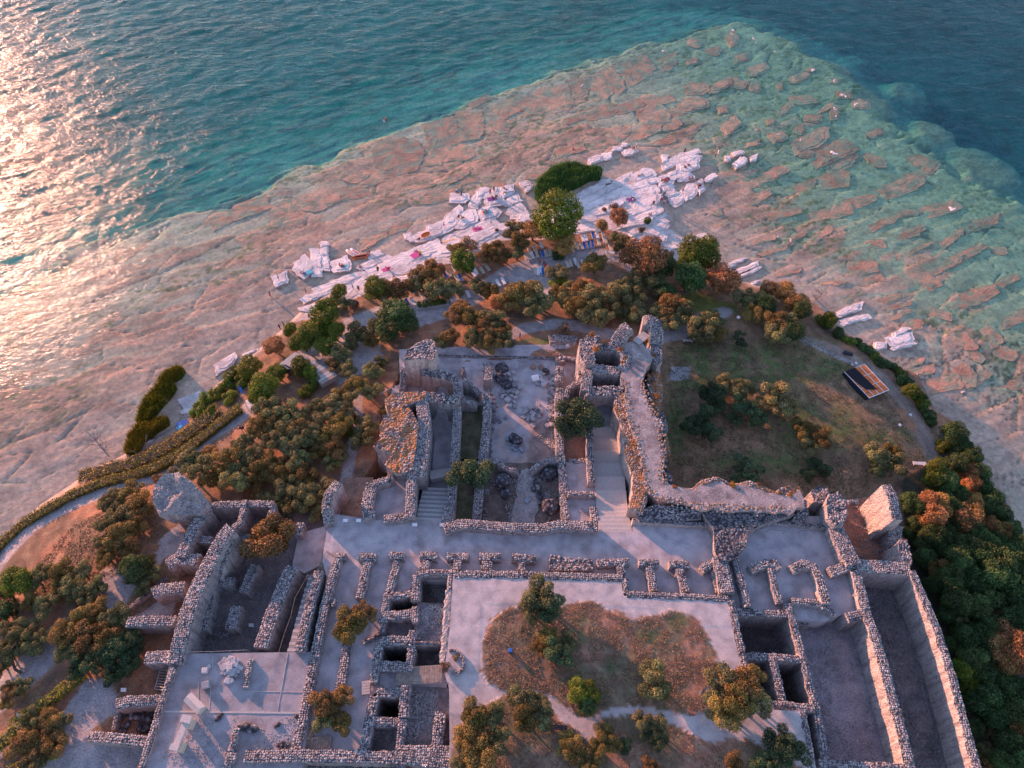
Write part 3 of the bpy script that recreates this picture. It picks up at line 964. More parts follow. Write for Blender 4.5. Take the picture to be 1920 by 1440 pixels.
def court_cf(V, c):
    x, y, z = V[:, 0], V[:, 1], V[:, 2]
    u, v = PXY(x, y, z)
    f = fbm(x * 0.8, y * 0.8, 81)
    ju = u + (f - 0.5) * 16; jv = v + (fbm(x * 0.7, y * 0.7, 82) - 0.5) * 16
    d = np.abs(np.hypot((ju - 968) / 30, (jv - 826) / 36) - 1)
    k = (np.clip(1 - d * 4, 0, 1) * 0.8)[:, None]
    c = c * (1 - k) + np.array([0.52, 0.38, 0.32]) * k
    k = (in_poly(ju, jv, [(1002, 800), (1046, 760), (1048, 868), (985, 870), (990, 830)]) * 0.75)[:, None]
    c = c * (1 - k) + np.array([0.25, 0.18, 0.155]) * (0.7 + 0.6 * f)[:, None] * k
    k = (in_poly(ju, jv, [(1060, 675), (1090, 675), (1090, 760), (1062, 740)]) * 0.6)[:, None]
    return c * (1 - k) + np.array([0.38, 0.27, 0.24]) * k


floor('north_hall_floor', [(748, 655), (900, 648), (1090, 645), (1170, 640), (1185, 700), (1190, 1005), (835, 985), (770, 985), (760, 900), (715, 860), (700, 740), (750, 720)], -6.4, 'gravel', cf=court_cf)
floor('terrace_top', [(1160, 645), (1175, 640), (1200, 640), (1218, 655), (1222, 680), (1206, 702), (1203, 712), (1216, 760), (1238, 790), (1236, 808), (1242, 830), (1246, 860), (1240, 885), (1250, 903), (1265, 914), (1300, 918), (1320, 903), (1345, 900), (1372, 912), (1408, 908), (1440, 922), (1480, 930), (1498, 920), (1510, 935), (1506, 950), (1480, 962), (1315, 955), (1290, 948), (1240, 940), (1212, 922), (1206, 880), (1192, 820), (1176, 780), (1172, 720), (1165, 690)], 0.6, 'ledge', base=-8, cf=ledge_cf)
floor('rear_bank', [(1590, 940), (1630, 930), (1690, 1000), (1700, 1065), (1610, 1060), (1570, 1000)], -5.6, 'red', noise=0.25)
floor('apse_floor', [(908, 868), (1052, 868), (1060, 985), (900, 985)], -5.0, 'dirt', noise=0.3)
floor('chamber_floor', [(1056, 805), (1108, 805), (1110, 868), (1060, 868)], -4.6, 'red')
floor('chamber_floor.001', [(1056, 866), (1112, 866), (1116, 928), (1060, 928)], -4.2, 'gravel')
floor('chamber_floor.002', [(1058, 926), (1118, 926), (1122, 990), (1062, 990)], -3.8, 'gravel')
floor('grassy_chamber_floor', [(860, 760), (912, 760), (905, 860), (856, 860)], -5.6, 'grass')
floor('grassy_chamber_floor.001', [(850, 880), (902, 880), (898, 985), (845, 985)], -4.4, 'grass')
floor('small_room_floor', [(690, 908), (775, 890), (775, 975), (688, 978)], -2.6, 'gravel')
floor('small_room_floor.001', [(645, 895), (700, 895), (692, 975), (640, 972)], -5.2, 'earth')
floor('sandy_track', [(972, 880), (995, 880), (1012, 940), (1000, 985), (958, 985), (968, 930)], -4.85, 'ledge')

# stairs: treads one by one, children of their flight


def stairs(name, desc, zone, a, b, w, n, za, zb, mat='concrete', tread=None, base=-7.0):
    """a,b photo pixels at the two ends (at za and zb); every tread is a part"""
    A = P(a[0], a[1], za); B = P(b[0], b[1], zb)
    root = bpy.data.objects.new(name, None); COL.objects.link(root)
    d = B - A; d.z = 0; L = d.length; d.normalize()
    rz = math.atan2(d.y, d.x)
    root.location = A; root.rotation_euler = (0, 0, rz)
    thing(root, desc, 'stairs', zone, a[0])
    for i in range(n):
        t0 = L * i / n; z = (zb - za) * (i + 0.5) / n
        th = (za + z) - base
        mb = MB().box((t0 + L / n * 0.5, random.uniform(-.03, .03), z - th / 2 + 0.05 * (i % 2)), (L / n * 0.9, w + random.uniform(-.08, .08), th))
        mb.build('tread', mat if i % 2 or n < 10 else 'wood' if mat == 'wood' else 'step_dark', root)
        if tread:
            MB().box((t0 + 0.14, 0, z + 0.03), (0.26, w * 0.98, 0.07)).build('nosing', tread, root)
    return root


stairs('stone_stairs', 'broad stone stairway with pale step edges', 'descending north between tall walls', (1155, 1000), (1147, 945), 5.0, 7, -2.0, -3.3, 'concrete', 'marble')
stairs('stone_stairs', 'long landing stairs sunk in shade', 'below the broad stairway, towards the arch', (1147, 945), (1133, 800), 5.0, 6, -3.3, -5.8, 'concrete', 'marble')
stairs('stone_stairs', 'grey ribbed stairway in three lanes', 'left of the small fenced pine', (806, 980), (818, 915), 4.4, 16, -2.05, -4.6, 'concrete')
stairs('stone_stairs', 'small stone steps in the deep passage', 'inside the arched hall on the left', (826, 895), (824, 880), 3.4, 5, -4.6, -5.4, 'marble')
stairs('wooden_steps', 'pink wooden ramp steps', 'at the corner of the wide gravel corridor', (622, 1037), (603, 1075), 1.9, 10, -1.9, -3.2, 'wood')
stairs('stone_stairs', 'narrow worn steps beside a handrail', 'between two rubble walls west of the lanes', (590, 1078), (550, 1222), 1.7, 26, -3.6, -1.0, 'concrete')

# ------------------------------------------------------------------ ruined walls
STONE_LO, STONE_HI = np.array([0.27, 0.26, 0.275]), np.array([0.47, 0.445, 0.435])


def stones_on(name, spots, parent, size=0.19, dark=1.0, tint=None):
    """loose coping stones: squat irregular blocks, each with its own colour, one joined part"""
    if not spots:
        return
    n = len(spots); K = 5
    S = np.array(spots)
    ang = RS.rand(n, 1) * 6.28 + np.arange(K)[None] * (2 * math.pi / K) + (RS.rand(n, K) - 0.5) * 0.6
    rad = size * (0.65 + 0.85 * RS.rand(n, 1) ** 1.6) * (0.85 + 0.35 * RS.rand(n, K))
    hgt = size * (0.08 + 0.28 * RS.rand(n, 1))
    bx = S[:, :1] + np.cos(ang) * rad; by = S[:, 1:2] + np.sin(ang) * rad
    tx = S[:, :1] + np.cos(ang) * rad * 0.92; ty = S[:, 1:2] + np.sin(ang) * rad * 0.92
    tilt = (RS.rand(n, 1) - 0.5) * 0.22
    bz = np.repeat(S[:, 2:3] - 0.1, K, 1); tz = S[:, 2:3] + hgt + tilt * np.cos(ang) * rad
    V = np.empty((n, 2 * K, 3)); V[:, :K, 0] = bx; V[:, :K, 1] = by; V[:, :K, 2] = bz; V[:, K:, 0] = tx; V[:, K:, 1] = ty; V[:, K:, 2] = tz
    base = (np.arange(n) * 2 * K)[:, None, None]
    side = np.array([[i, (i + 1) % K, K + (i + 1) % K, K + i] for i in range(K)])
    top = np.array([[K, K + 1, K + 2, K + 3], [K, K + 3, K + 4, K + 4]])
    Q1 = (base + side[None]).reshape(-1, 4)
    T = (base + np.array([[K, K + 1, K + 2], [K, K + 2, K + 3], [K, K + 3, K + 4]])[None]).reshape(-1, 3)
    tri = np.concatenate([Q1[:, [0, 1, 2]], Q1[:, [0, 2, 3]], T])
    k = RS.rand(n, 1) ** 1.2
    if tint is not None:
        k2 = RS.rand(n, 1) < 0.65
    c = (STONE_LO * (1 - k) + STONE_HI * k) * dark * (1 + (RS.rand(n, 3) - 0.5) * 0.06)
    if tint is not None:
        c = np.where(k2, np.array(tint) * (0.5 + 0.8 * RS.rand(n, 1)), c)
    col = np.repeat(c[:, None], 2 * K, 1).reshape(-1, 3)
    me = mesh_np(name, V.reshape(-1, 3), tri, col)
    link(name, me, 'stone', parent, 'stuff')


def wall(desc, zone, pts, w, base, mats=('masonry', 'rubble'), rag=0.18, z=None, stone=0.13, group=None, name='ruined_wall', grow=0.0, dark=1.0):
    W = [P(q[0], q[1], q[2] if len(q) > 2 else z) for q in pts]
    S = resample(W, 0.55)
    n = len(S)
    V = []; spots = []; tops = []
    hw = w * 0.46
    nrows = max(1, int(abs(sum(p.z for p in S) / n - base) / 1.6))
    sd_ = random.randint(0, 999)
    for i, p in enumerate(S):
        t = (S[min(i + 1, n - 1)] - S[max(i - 1, 0)]); t.z = 0
        t = t.normalized() if t.length > 1e-6 else Vector((1, 0, 0))
        nm = Vector((-t.y, t.x, 0))
        rg = rag * 2.2 * (float(fbm(np.array([p.x * 0.35 + sd_]), np.array([p.y * 0.35]), 3, 3)[0]) - 0.5)
        zt = p.z + rg
        jl = random.uniform(-.12, .12) * min(1, w); jr = random.uniform(-.12, .12) * min(1, w)
        left = [(p + nm * (hw + jl * 0.4 + grow * (1 - k / nrows) + random.uniform(-.05, .05)), base + (zt - base) * k / nrows) for k in range(nrows)]
        right = [(p - nm * (hw + jr * 0.4 + grow * (1 - k / nrows) + random.uniform(-.05, .05)), base + (zt - base) * k / nrows) for k in range(nrows)]
        row = [(q.x, q.y, zz) for q, zz in left]
        tl = p + nm * (hw + jl); tr = p - nm * (hw + jr)
        row.append((tl.x, tl.y, zt + random.uniform(-.08, .02)))
        m1 = p + nm * hw * 0.4; m2 = p - nm * hw * 0.4
        row.append((m1.x, m1.y, zt + random.uniform(0, .10))); row.append((m2.x, m2.y, zt + random.uniform(0, .10)))
        row.append((tr.x, tr.y, zt + random.uniform(-.08, .02)))
        row += [(q.x, q.y, zz) for q, zz in reversed(right)]
        V += row
        tops.append((p, nm, zt))
    m = 2 * nrows + 4
    Fc = []; mi = []
    for i in range(n - 1):
        for j in range(m - 1):
            Fc.append([i * m + j, i * m + j + 1, (i + 1) * m + j + 1, (i + 1) * m + j])
            mi.append(1 if nrows - 0 <= j < nrows + 3 else 0)
    Fc.append(list(range(m))[::-1]); mi.append(0)
    Fc.append([(n - 1) * m + j for j in range(m)]); mi.append(0)
    if stone:                                # courses of coping stones, packed side by side
        pitch = stone * 2.25
        kx = max(2, int(round(2 * hw / pitch)))
        for (p, nm, z0), (p2, nm2, z1) in zip(tops, tops[1:]):
            L = (p2 - p).length
            ky = max(1, int(round(L / pitch)))
            for j in range(ky):
                f = (j + 0.5) / ky
                q0 = p.lerp(p2, f); n0 = nm.lerp(nm2, f)
                for i in range(kx):
                    if random.random() < 0.06:
                        continue
                    q = q0 + n0 * ((i + 0.5) / kx * 2 - 1) * hw * 0.97
                    q += Vector((random.uniform(-.06, .06), random.uniform(-.06, .06), 0))
                    spots.append((q.x, q.y, z0 * (1 - f) + z1 * f + (0.04 if 0 < i < kx - 1 else 0.0)))
    me = mesh_py(name, V, Fc, False, mi)
    o = link(name, me, mats)
    stones_on('coping_rubble', spots, o, stone or .2, dark, (0.34, 0.22, 0.15) if mats[1] == 'rubble_orange' else None)
    thing(o, desc, 'wall', zone, W[len(W) // 2].x, group)
    return o


def lump(desc, zone, pp, z, base, mats=('masonry', 'rubble'), grow=0.4, rough=0.45, peak=0.0, stone=0.14, name='ruined_tower', cat='ruin', lean=(0, 0), dark=1.0):
    """a broken mass: ragged outline at the top, rough sides down to its base"""
    W = [P(q[0], q[1], q[2] if len(q) > 2 else z) for q in pp]
    S = resample(W + [W[0]], 0.7)[:-1]
    n = len(S)
    c = sum(S, Vector()) / n
    zm = sum(p.z for p in S) / n
    rows = max(2, int((zm - base) / 0.8))
    V = []; mi = []; Fc = []
    for k in range(rows + 1):
        f = k / rows
        for i, p in enumerate(S):
            d = Vector((p.x - c.x, p.y - c.y, 0)); L = d.length; d = d.normalized() if L > 1e-6 else d
            nz = float(fbm(np.array([p.x * 0.45 + p.z]), np.array([(base + (p.z - base) * f) * 0.6 + p.y * 0.45]), 8, 3)[0]) - 0.5
            off = grow * (1 - f) + nz * 2 * rough * (1 if k < rows else 0.4)
            V.append((p.x + d.x * off + lean[0] * f, p.y + d.y * off + lean[1] * f, base + (p.z - base) * f + (random.uniform(-.15, .15) if 0 < k else 0)))
    for k in range(rows):
        for i in range(n):
            Fc.append([k * n + i, k * n + (i + 1) % n, (k + 1) * n + (i + 1) % n, (k + 1) * n + i]); mi.append(0)
    R2 = 4
    spots = []
    for r in range(1, R2):
        f = r / R2
        for i, p in enumerate(S):
            q = p.lerp(Vector((c.x, c.y, zm)), f)
            nz = float(fbm(np.array([q.x * 0.6]), np.array([q.y * 0.6]), 18, 3)[0]) - 0.5
            V.append((q.x + lean[0], q.y + lean[1], q.z + peak * f + nz * rough * 1.6))
    V.append((c.x + lean[0], c.y + lean[1], zm + peak))
    for r in range(R2 - 1):
        b0 = rows * n + r * n
        for i in range(n):
            Fc.append([b0 + i, b0 + (i + 1) % n, b0 + n + (i + 1) % n, b0 + n + i]); mi.append(1)
    b0 = (rows + R2 - 1) * n
    for i in range(n):
        Fc.append([b0 + i, b0 + (i + 1) % n, len(V) - 1]); mi.append(1)
    me = mesh_py(name, V, Fc, False, mi)
    o = link(name, me, mats)
    if stone:
        area = 0.5 * abs(sum(S[i].x * S[(i + 1) % n].y - S[(i + 1) % n].x * S[i].y for i in range(n)))
        for _ in range(min(900, int(area / (stone * 2) ** 2 * 0.6))):
            i = random.randrange(n); f = math.sqrt(random.random())
            p = Vector((c.x, c.y, zm + peak)).lerp(S[i].lerp(S[(i + 1) % n], random.random()), f)
            nz = float(fbm(np.array([p.x * 0.6]), np.array([p.y * 0.6]), 18, 3)[0]) - 0.5
            spots.append((p.x + lean[0], p.y + lean[1], p.z + nz * rough * 1.3))
        stones_on('coping_rubble', spots, o, stone, dark, (0.36, 0.20, 0.12) if mats[1] == 'rubble_orange' else None)
    thing(o, desc, cat, zone, c.x)
    return o


def arch_wall(desc, zone, a, b, z1, base, thick, arches, mats=('masonry', 'rubble'), rag=0.3):
    """a wall pierced by round arches; a,b are top corners in the photo; arches = (fraction, half width, springing height above base)"""
    A = P(a[0], a[1], z1); B = P(b[0], b[1], z1)
    d = B - A; L = d.length; d.normalize(); nm = Vector((-d.y, d.x, 0))
    prof = [(0, 0)]
    for fr, hw, sp in arches:
        cx = fr * L
        prof.append((cx - hw, 0))
        for k in range(9):
            t = math.pi - math.pi * k / 8
            prof.append((cx + hw * math.cos(t), sp + hw * math.sin(t)))
        prof.append((cx + hw, 0))
    prof.append((L, 0))
    H = z1 - base
    k = max(4, int(L / 0.7))
    prof += [(L * (1 - i / k), H + random.uniform(-rag, rag)) for i in range(k + 1)]
    n = len(prof)
    bm = bmesh.new()
    fr = [bm.verts.new(A + d * x - nm * thick / 2 + Vector((0, 0, base - A.z + z))) for x, z in prof]
    bk = [bm.verts.new(A + d * x + nm * thick / 2 + Vector((0, 0, base - A.z + z))) for x, z in prof]
    f1 = bm.faces.new(fr); f2 = bm.faces.new(bk[::-1])
    for i in range(n):
        f = bm.faces.new([fr[i], bk[i], bk[(i + 1) % n], fr[(i + 1) % n]])
        f.material_index = 1 if i >= n - k - 1 and i < n - 1 else 0
    bmesh.ops.triangulate(bm, faces=[f1, f2])
    bmesh.ops.recalc_face_normals(bm, faces=bm.faces[:])
    me = bpy.data.meshes.new('arched_wall'); bm.to_mesh(me); bm.free()
    o = link('arched_wall', me, mats)
    spots = []
    for _ in range(int(L * thick / 0.09)):
        q = A + d * random.uniform(0, L) + nm * random.uniform(-thick / 2, thick / 2)
        spots.append((q.x, q.y, z1 + random.uniform(-.05, .2)))
    stones_on('coping_rubble', spots, o, 0.14)
    thing(o, desc, 'wall', zone, A.x)
    return o
# ---- north halls
Zh = 'in the north halls'
wall('short pebbly wall stub with a side spur', 'at the head of the rubble court', [(918, 688, -3.8), (915, 713, -3.8)], 1.6, -6.6)
wall('long straight pebbly wall', 'on the left of the rubble court', [(915, 738, -3.6), (912, 800), (905, 860), (898, 920), (893, 978)], 1.6, -6.6, z=-3.4)
wall('pebbly wall stub', 'at the top right of the rubble court', [(1050, 686, -3.8), (1048, 716, -3.8)], 1.5, -6.6)
wall('long straight pebbly wall with pink left face', 'on the right of the rubble court', [(1049, 728), (1048, 780), (1051, 850), (1056, 900), (1061, 978)], 1.5, -6.6, z=-3.4)
wall('narrow rubble wall', 'along the left of the broad stairway', [(1106, 800), (1106, 850), (1109, 905)], 1.2, -6, z=-2.4)
wall('thin pale cross wall', 'between the two gravel chambers', [(1065, 924), (1116, 926)], 0.9, -5, z=-2.4)
wall('crumbled block of wall', 'beside the top of the broad stairway', [(1112, 950), (1116, 980)], 1.4, -5, z=-2.6)
wall('low broken sill', 'between the red and the gravel chamber', [(1066, 862), (1080, 865), (1104, 862)], 0.8, -5.2, z=-4.0, rag=0.3)
wall('thick pebbly south wall with ragged ends', 'facing the wide gravel corridor', [(832, 992), (860, 982), (900, 984), (960, 989), (1020, 990), (1045, 984), (1085, 985), (1120, 988)], 1.7, -6.5, z=-0.7)
wall('curved wall of the apse', 'on the left of the boulder room', [(905, 862), (925, 862), (938, 870), (950, 878), (968, 882)], 0.9, -6, z=-3.2)
wall('curved wall of the apse', 'on the right of the boulder room', [(994, 882), (1012, 870), (1028, 862), (1052, 861)], 0.9, -6, z=-3.2)
wall('very low line of pebbles', 'closing the rubble court to the north', [(822, 666), (900, 668), (1000, 670), (1045, 672)], 0.5, -6.6, z=-6.1, rag=0.1)
lump('small round pier of rubble', 'on the north edge of the rubble court', [(1042, 668), (1052, 663), (1060, 668), (1060, 676), (1050, 680), (1042, 676)], -5.2, -6.6, stone=0.2, grow=0.1, rough=0.1)
wall('low pinkish sill wall', 'between the round pier and the north-east tower', [(1060, 671), (1086, 674)], 0.9, -6.6, z=-5.7)
wall('long pebbly wall', 'along the right of the arched hall', [(858, 735), (856, 790), (853, 850), (848, 900), (846, 950)], 1.5, -6.6, z=-2.2)
wall('crumbled block of wall', 'at the foot of the ribbed stairway', [(842, 950), (838, 988)], 2.0, -5, z=-1.8)
wall('tall pebbly wall', 'along the left of the ribbed stairway', [(775, 850), (771, 900), (768, 970)], 1.7, -6, z=-0.2)
wall('pebbly wall', 'on the south side of the small square room', [(768, 968), (720, 972)], 1.4, -3.4, z=-0.8)
wall('bent pebbly wall', 'on the west side of the small square room', [(692, 972), (688, 950), (692, 925), (698, 905)], 2.0, -6, z=-0.8)
wall('low pebbly wall', 'on the north side of the small square room', [(700, 906), (728, 899), (736, 893)], 1.3, -5.5, z=-0.9)
wall('leaning triangular slab of wall', 'standing alone west of the small square room', [(634, 903, 0.5), (616, 925, 1.0), (611, 955, 0.6), (617, 985, -1)], 1.6, -6.5)
arch_wall('tall wall pierced by a round arch', 'at the head of the deep arched hall', (788, 742), (860, 750), -0.6, -6.4, 1.8, [(0.52, 1.25, 2.4)])
arch_wall('ragged wall with a low arch', 'behind the tall arched wall', (792, 697), (850, 706), -1.6, -6.4, 1.7, [(0.62, 1.2, 1.2)])
wall('broken rubble wall', 'joining the two arched walls', [(850, 706, -2), (857, 725), (858, 745)], 1.4, -6.5, z=-2.4)
wall('sloping wall fragment', 'right of the two arched walls, upper one', [(868, 712, -2.2), (884, 720, -3), (900, 740, -4.4)], 0.9, -6.5)
wall('sloping wall fragment', 'right of the two arched walls, lower one', [(866, 750, -2.6), (895, 757, -3.6)], 1.0, -6.5)
wall('tiny wall stub', 'in the gravel yard north of the arches', [(867, 688), (869, 702)], 0.9, -6.5, z=-5)
lump('tall tower of pale plastered masonry with ragged head', 'at the north-west corner of the ruins', [(757, 674), (765, 655), (780, 645), (800, 634), (815, 640), (819, 662), (812, 676), (795, 672), (775, 674)], 1.5, -8.6, ('plaster', 'rubble'), 0.3, 0.3)
wall('ragged buttress of wall', 'between the north-west tower and the vault', [(757, 690, -2), (755, 715, -3.5), (752, 740, -5)], 1.2, -8)
lump('orange topped remains of a vault', 'behind the west arched hall, upper block', [(720, 748), (735, 738), (765, 734), (800, 734), (792, 750), (765, 758), (742, 772), (726, 768)], -0.2, -8.2, ('masonry', 'rubble_orange'), 0.1, 0.35, stone=0.16)
lump('orange topped remains of a vault', 'west of the arched hall, broad lower block', [(712, 798), (725, 778), (748, 764), (768, 764), (784, 790), (778, 850), (772, 884), (742, 888), (722, 872), (738, 852), (712, 842), (700, 836), (712, 822)], 0.0, -8.2, ('masonry', 'rubble_orange'), 0.1, 0.4, stone=0.14)
wall('tall broken wall', 'closing the arched hall on its west side', [(790, 748), (796, 790), (792, 840), (784, 895)], 2.4, -6.5, z=-0.4)
# ---- north-east tower group
Zt = 'of the north-east tower group'
lump('massive pebbly corner of the tower', Zt, [(1087, 636), (1100, 630), (1126, 629), (1130, 643), (1114, 652), (1116, 684), (1098, 684), (1086, 665)], 0.8, -7.5)
arch_wall('inner wall with a round arch', Zt, (1112, 650), (1165, 652), 0.2, -6.6, 2.0, [(0.5, 1.9, 1.6)])
wall('curling pebbly horn of wall', Zt, [(1150, 656, 0.6), (1160, 634, 1.6), (1172, 616, 2.6), (1180, 612, 2.6)], 2.6, -7.5)
wall('curved pebbly wall', 'round the right side of the tower shaft', [(1163, 655), (1175, 668), (1173, 684), (1162, 693)], 1.8, -7, z=0.7)
wall('thick pebbly wall', 'between the two tower shafts', [(1108, 690), (1130, 692), (1162, 695)], 2.0, -6.6, z=0.4)
wall('thick pebbly wall', 'on the left of the lower tower shaft', [(1106, 692), (1101, 712), (1098, 733)], 2.0, -6.6, z=0.2)
arch_wall('tall wall with arched doorway', 'over the foot of the broad stairway', (1096, 733), (1168, 733), 0.0, -6.4, 2.0, [(0.56, 1.5, 2.2)])
wall('thin plastered wall', 'on the right of the lower tower shaft', [(1167, 700), (1169, 730)], 0.9, -6.6, z=0.3)
wall('wide ragged rubble wall', 'along the right of the broad stairway', [(1166, 738), (1164, 765), (1176, 785), (1181, 820), (1186, 860), (1200, 885), (1200, 930), (1192, 958)], 2.6, -6.4, z=0.0, mats=('plaster', 'rubble_orange'))
lump('small orange lit stump of wall', 'left of the lower tower shaft', [(1084, 684), (1096, 684), (1098, 702), (1090, 722), (1084, 712)], -2.5, -6.6, grow=0.1, rough=0.2)
wall('curved pebbly wall', 'behind the round bush on the wall', [(1062, 745, -3.4), (1066, 728, -2.9), (1080, 718, -2.3), (1096, 714, -1.6)], 1.0, -6.6)
wall('hooked pebbly tower stub', 'highest, at the north tip of the ruins', [(1205, 601, 2.2), (1216, 598, 2.8), (1228, 605, 2.6), (1232, 622, 2.0), (1230, 645, 0.4)], 2.6, -8)
lump('ragged pebbly bulge', 'of the terrace cliff above the lawn', [(1220, 646), (1233, 641), (1241, 655), (1242, 675), (1232, 686), (1222, 676)], 0.4, -8)
lump('ragged pebbly bulge', 'of the terrace cliff above the lawn', [(1212, 712), (1228, 690), (1240, 705), (1243, 740), (1236, 775), (1222, 765)], -1.2, -8, mats=('masonry', 'rubble_orange'))
lump('ragged pebbly bulge', 'of the terrace cliff above the lawn', [(1232, 780), (1245, 772), (1252, 800), (1248, 822), (1238, 815)], -1.0, -8)
lump('ragged pebbly bulge', 'of the terrace cliff above the lawn', [(1240, 826), (1251, 820), (1258, 850), (1252, 880), (1243, 868)], -0.8, -8, mats=('masonry', 'rubble_orange'))
lump('ragged pebbly bulge', 'of the terrace cliff above the lawn', [(1243, 885), (1254, 882), (1262, 905), (1255, 914), (1246, 908)], -1.2, -8)
wall('ragged orange edged parapet', 'along the north rim of the east terrace', [(1262, 917, -0.4), (1300, 921, 0.1), (1318, 905, .6), (1345, 899, .6), (1372, 913, .2), (1408, 907, .7), (1440, 922, .4), (1470, 932, 0.2)], 1.1, -8, mats=('masonry', 'rubble_orange'), stone=0.15)
lump('orange speckled rubble head', 'at the end of the east terrace', [(1458, 918), (1470, 911), (1500, 913), (1506, 922), (1490, 932), (1466, 932)], 0.4, -8, mats=('masonry', 'rubble_orange'))
lump('ragged dark masonry end', 'below the end of the east terrace', [(1500, 928), (1512, 940), (1516, 965), (1505, 982), (1488, 972), (1500, 950)], -0.4, -7)
slope = [(1196, 958, -0.4), (1225, 946, 0.3), (1275, 950, 0.3), (1312, 955, 0.3), (1315, 972, -0.6), (1280, 976, -0.7), (1215, 976, -0.9), (1194, 968, -0.8)]
lump('grey broken vault strip', 'on the south flank of the east terrace', slope, 0.2, -5, mats=('masonry', 'rubble_dark'), grow=0, rough=0.2)
wall('pale plastered retaining wall', 'on the south flank of the east terrace', [(1186, 975), (1260, 980), (1340, 984)], 0.7, -5, z=-0.9, mats=('plaster', 'rubble'))
wall('white plastered retaining wall', 'right of the dark rubble bridge', [(1395, 986), (1440, 976), (1500, 982), (1566, 990)], 0.7, -5, z=-1.2, mats=('plaster', 'rubble'))
lump('dark pebbled bridge of rubble', 'crossing the wide gravel corridor', [(1316, 957), (1400, 960), (1490, 964), (1455, 975), (1425, 985), (1402, 1000), (1398, 1025), (1385, 1042), (1368, 1050), (1348, 1052), (1340, 1030), (1338, 995)], 0.0, -5, mats=('masonry', 'rubble_dark'), grow=-0.1, rough=0.25, stone=0.13, dark=0.6)
wall('wide rubble wall', 'running south from the dark rubble bridge', [(1350, 1045), (1356, 1075), (1364, 1112)], 2.4, -4.5, z=-0.2)
wall('narrow steep wall', 'right beside the dark rubble bridge', [(1377, 1040), (1386, 1072), (1396, 1110), (1402, 1138)], 1.1, -4.5, z=-0.5)
# ---- row of T shaped piers on the south side of the corridor
Zp = 'in the row along the corridor'


def tee(u, c0, c1, stem, wst=1.3, z=-0.6):
    wall('cross piece of a T pier', Zp, [c0, c1] if len(c0) == 2 else c0, 1.2, -3.2, z=z, group='T shaped piers along the corridor')
    wall('stem of a T pier', Zp, stem, wst, -3.2, z=z, group='T shaped piers along the corridor')


tee(685, (672, 1044), (705, 1044), [(690, 1052), (682, 1085), (674, 1122)], 1.3)
tee(745, (729, 1041), (759, 1042), [(745, 1050), (737, 1082), (730, 1110)], 1.2)
tee(802, (787, 1041), (820, 1042), [(802, 1050), (795, 1068)], 1.5)
tee(858, (838, 1042), (880, 1043), [(858, 1050), (856, 1068)], 1.3)
tee(917, (899, 1043), (940, 1044), [(914, 1052), (912, 1068)], 1.8)
tee(978, (960, 1044), (1005, 1048), [(978, 1052), (979, 1070)], 1.2)
tee(1165, (1120, 1056), (1180, 1052), [(1162, 1060), (1166, 1077)], 1.4)
tee(1218, (1198, 1054), (1236, 1055), [(1217, 1058), (1226, 1108)], 1.3)
tee(1275, (1255, 1056), (1294, 1058), [(1274, 1064), (1286, 1110)], 1.3)
wall('ragged rubble block', Zp, [(1316, 1066), (1336, 1056)], 1.3, -3.2, z=-0.6)
wall('thin wall', Zp, [(1337, 1066), (1348, 1110)], 0.8, -3.2, z=-0.9)
lump('broad heap of broken masonry', Zp, [(1032, 1040), (1060, 1046), (1110, 1048), (1114, 1068), (1060, 1070), (1030, 1068)], -0.9, -3, grow=0, rough=0.2)
wall('curved rubble cross piece', 'right of the dark rubble bridge', [(1408, 1067), (1430, 1058), (1452, 1056), (1460, 1068)], 1.5, -3.2, z=-0.6)
wall('rubble stem wall', 'right of the dark rubble bridge', [(1445, 1066), (1452, 1098), (1463, 1130)], 1.1, -3.2, z=-0.6)
wall('hooked wall with plastered face', 'right of the dark rubble bridge', [(1486, 1067), (1508, 1056), (1527, 1063), (1539, 1090), (1550, 1132)], 1.4, -3.2, z=-0.4, mats=('plaster', 'rubble'))
# garden edge wall
wall('long flat topped edge wall with railing', 'along the north side of the garden terrace', [(852, 1077), (950, 1077), (1060, 1080), (1168, 1084)], 1.2, -4, z=0.05, rag=0.03)
wall('short stepped edge wall', 'at the step of the garden terrace', [(1172, 1086), (1176, 1112)], 1.0, -4, z=0.05, rag=0.03)
wall('flat topped edge wall with railing', 'along the north-east side of the garden terrace', [(1175, 1114), (1280, 1118), (1366, 1123)], 1.0, -4, z=0.05, rag=0.03)
wall('long edge wall with railing', 'along the east side of the garden terrace', [(1370, 1126), (1383, 1185), (1396, 1245), (1410, 1310)], 1.1, -7.5, z=0.05, rag=0.04)
# lanes on the west
wall('long white pebbled wall', 'left of the two west lanes', [(634, 1048), (624, 1080), (610, 1130), (599, 1185), (588, 1240), (577, 1300), (566, 1360), (553, 1412)], 1.4, -3.2, z=-0.7, rag=0.06)
wall('short pebbly end block', 'at the top of the long white pebbled wall', [(630, 1043), (648, 1043)], 1.0, -3.2, z=-0.7)
wall('small square buttress', 'on the long white pebbled wall', [(622, 1131), (629, 1131)], 1.2, -3.2, z=-0.9)
wall('long pebbled wall', 'right of the west lane, below the olive', [(650, 1205), (644, 1250), (638, 1290), (632, 1320)], 1.4, -3.0, z=-1.2)
wall('pebbled wall with a flat end', 'beside the narrow worn steps', [(597, 1070), (584, 1120), (572, 1170), (562, 1222)], 1.5, -4.5, z=-0.4)
wall('curved low retaining wall', 'under the olive in the west lane', [(680, 1205), (700, 1198), (712, 1186)], 0.7, -3, z=-1.6)
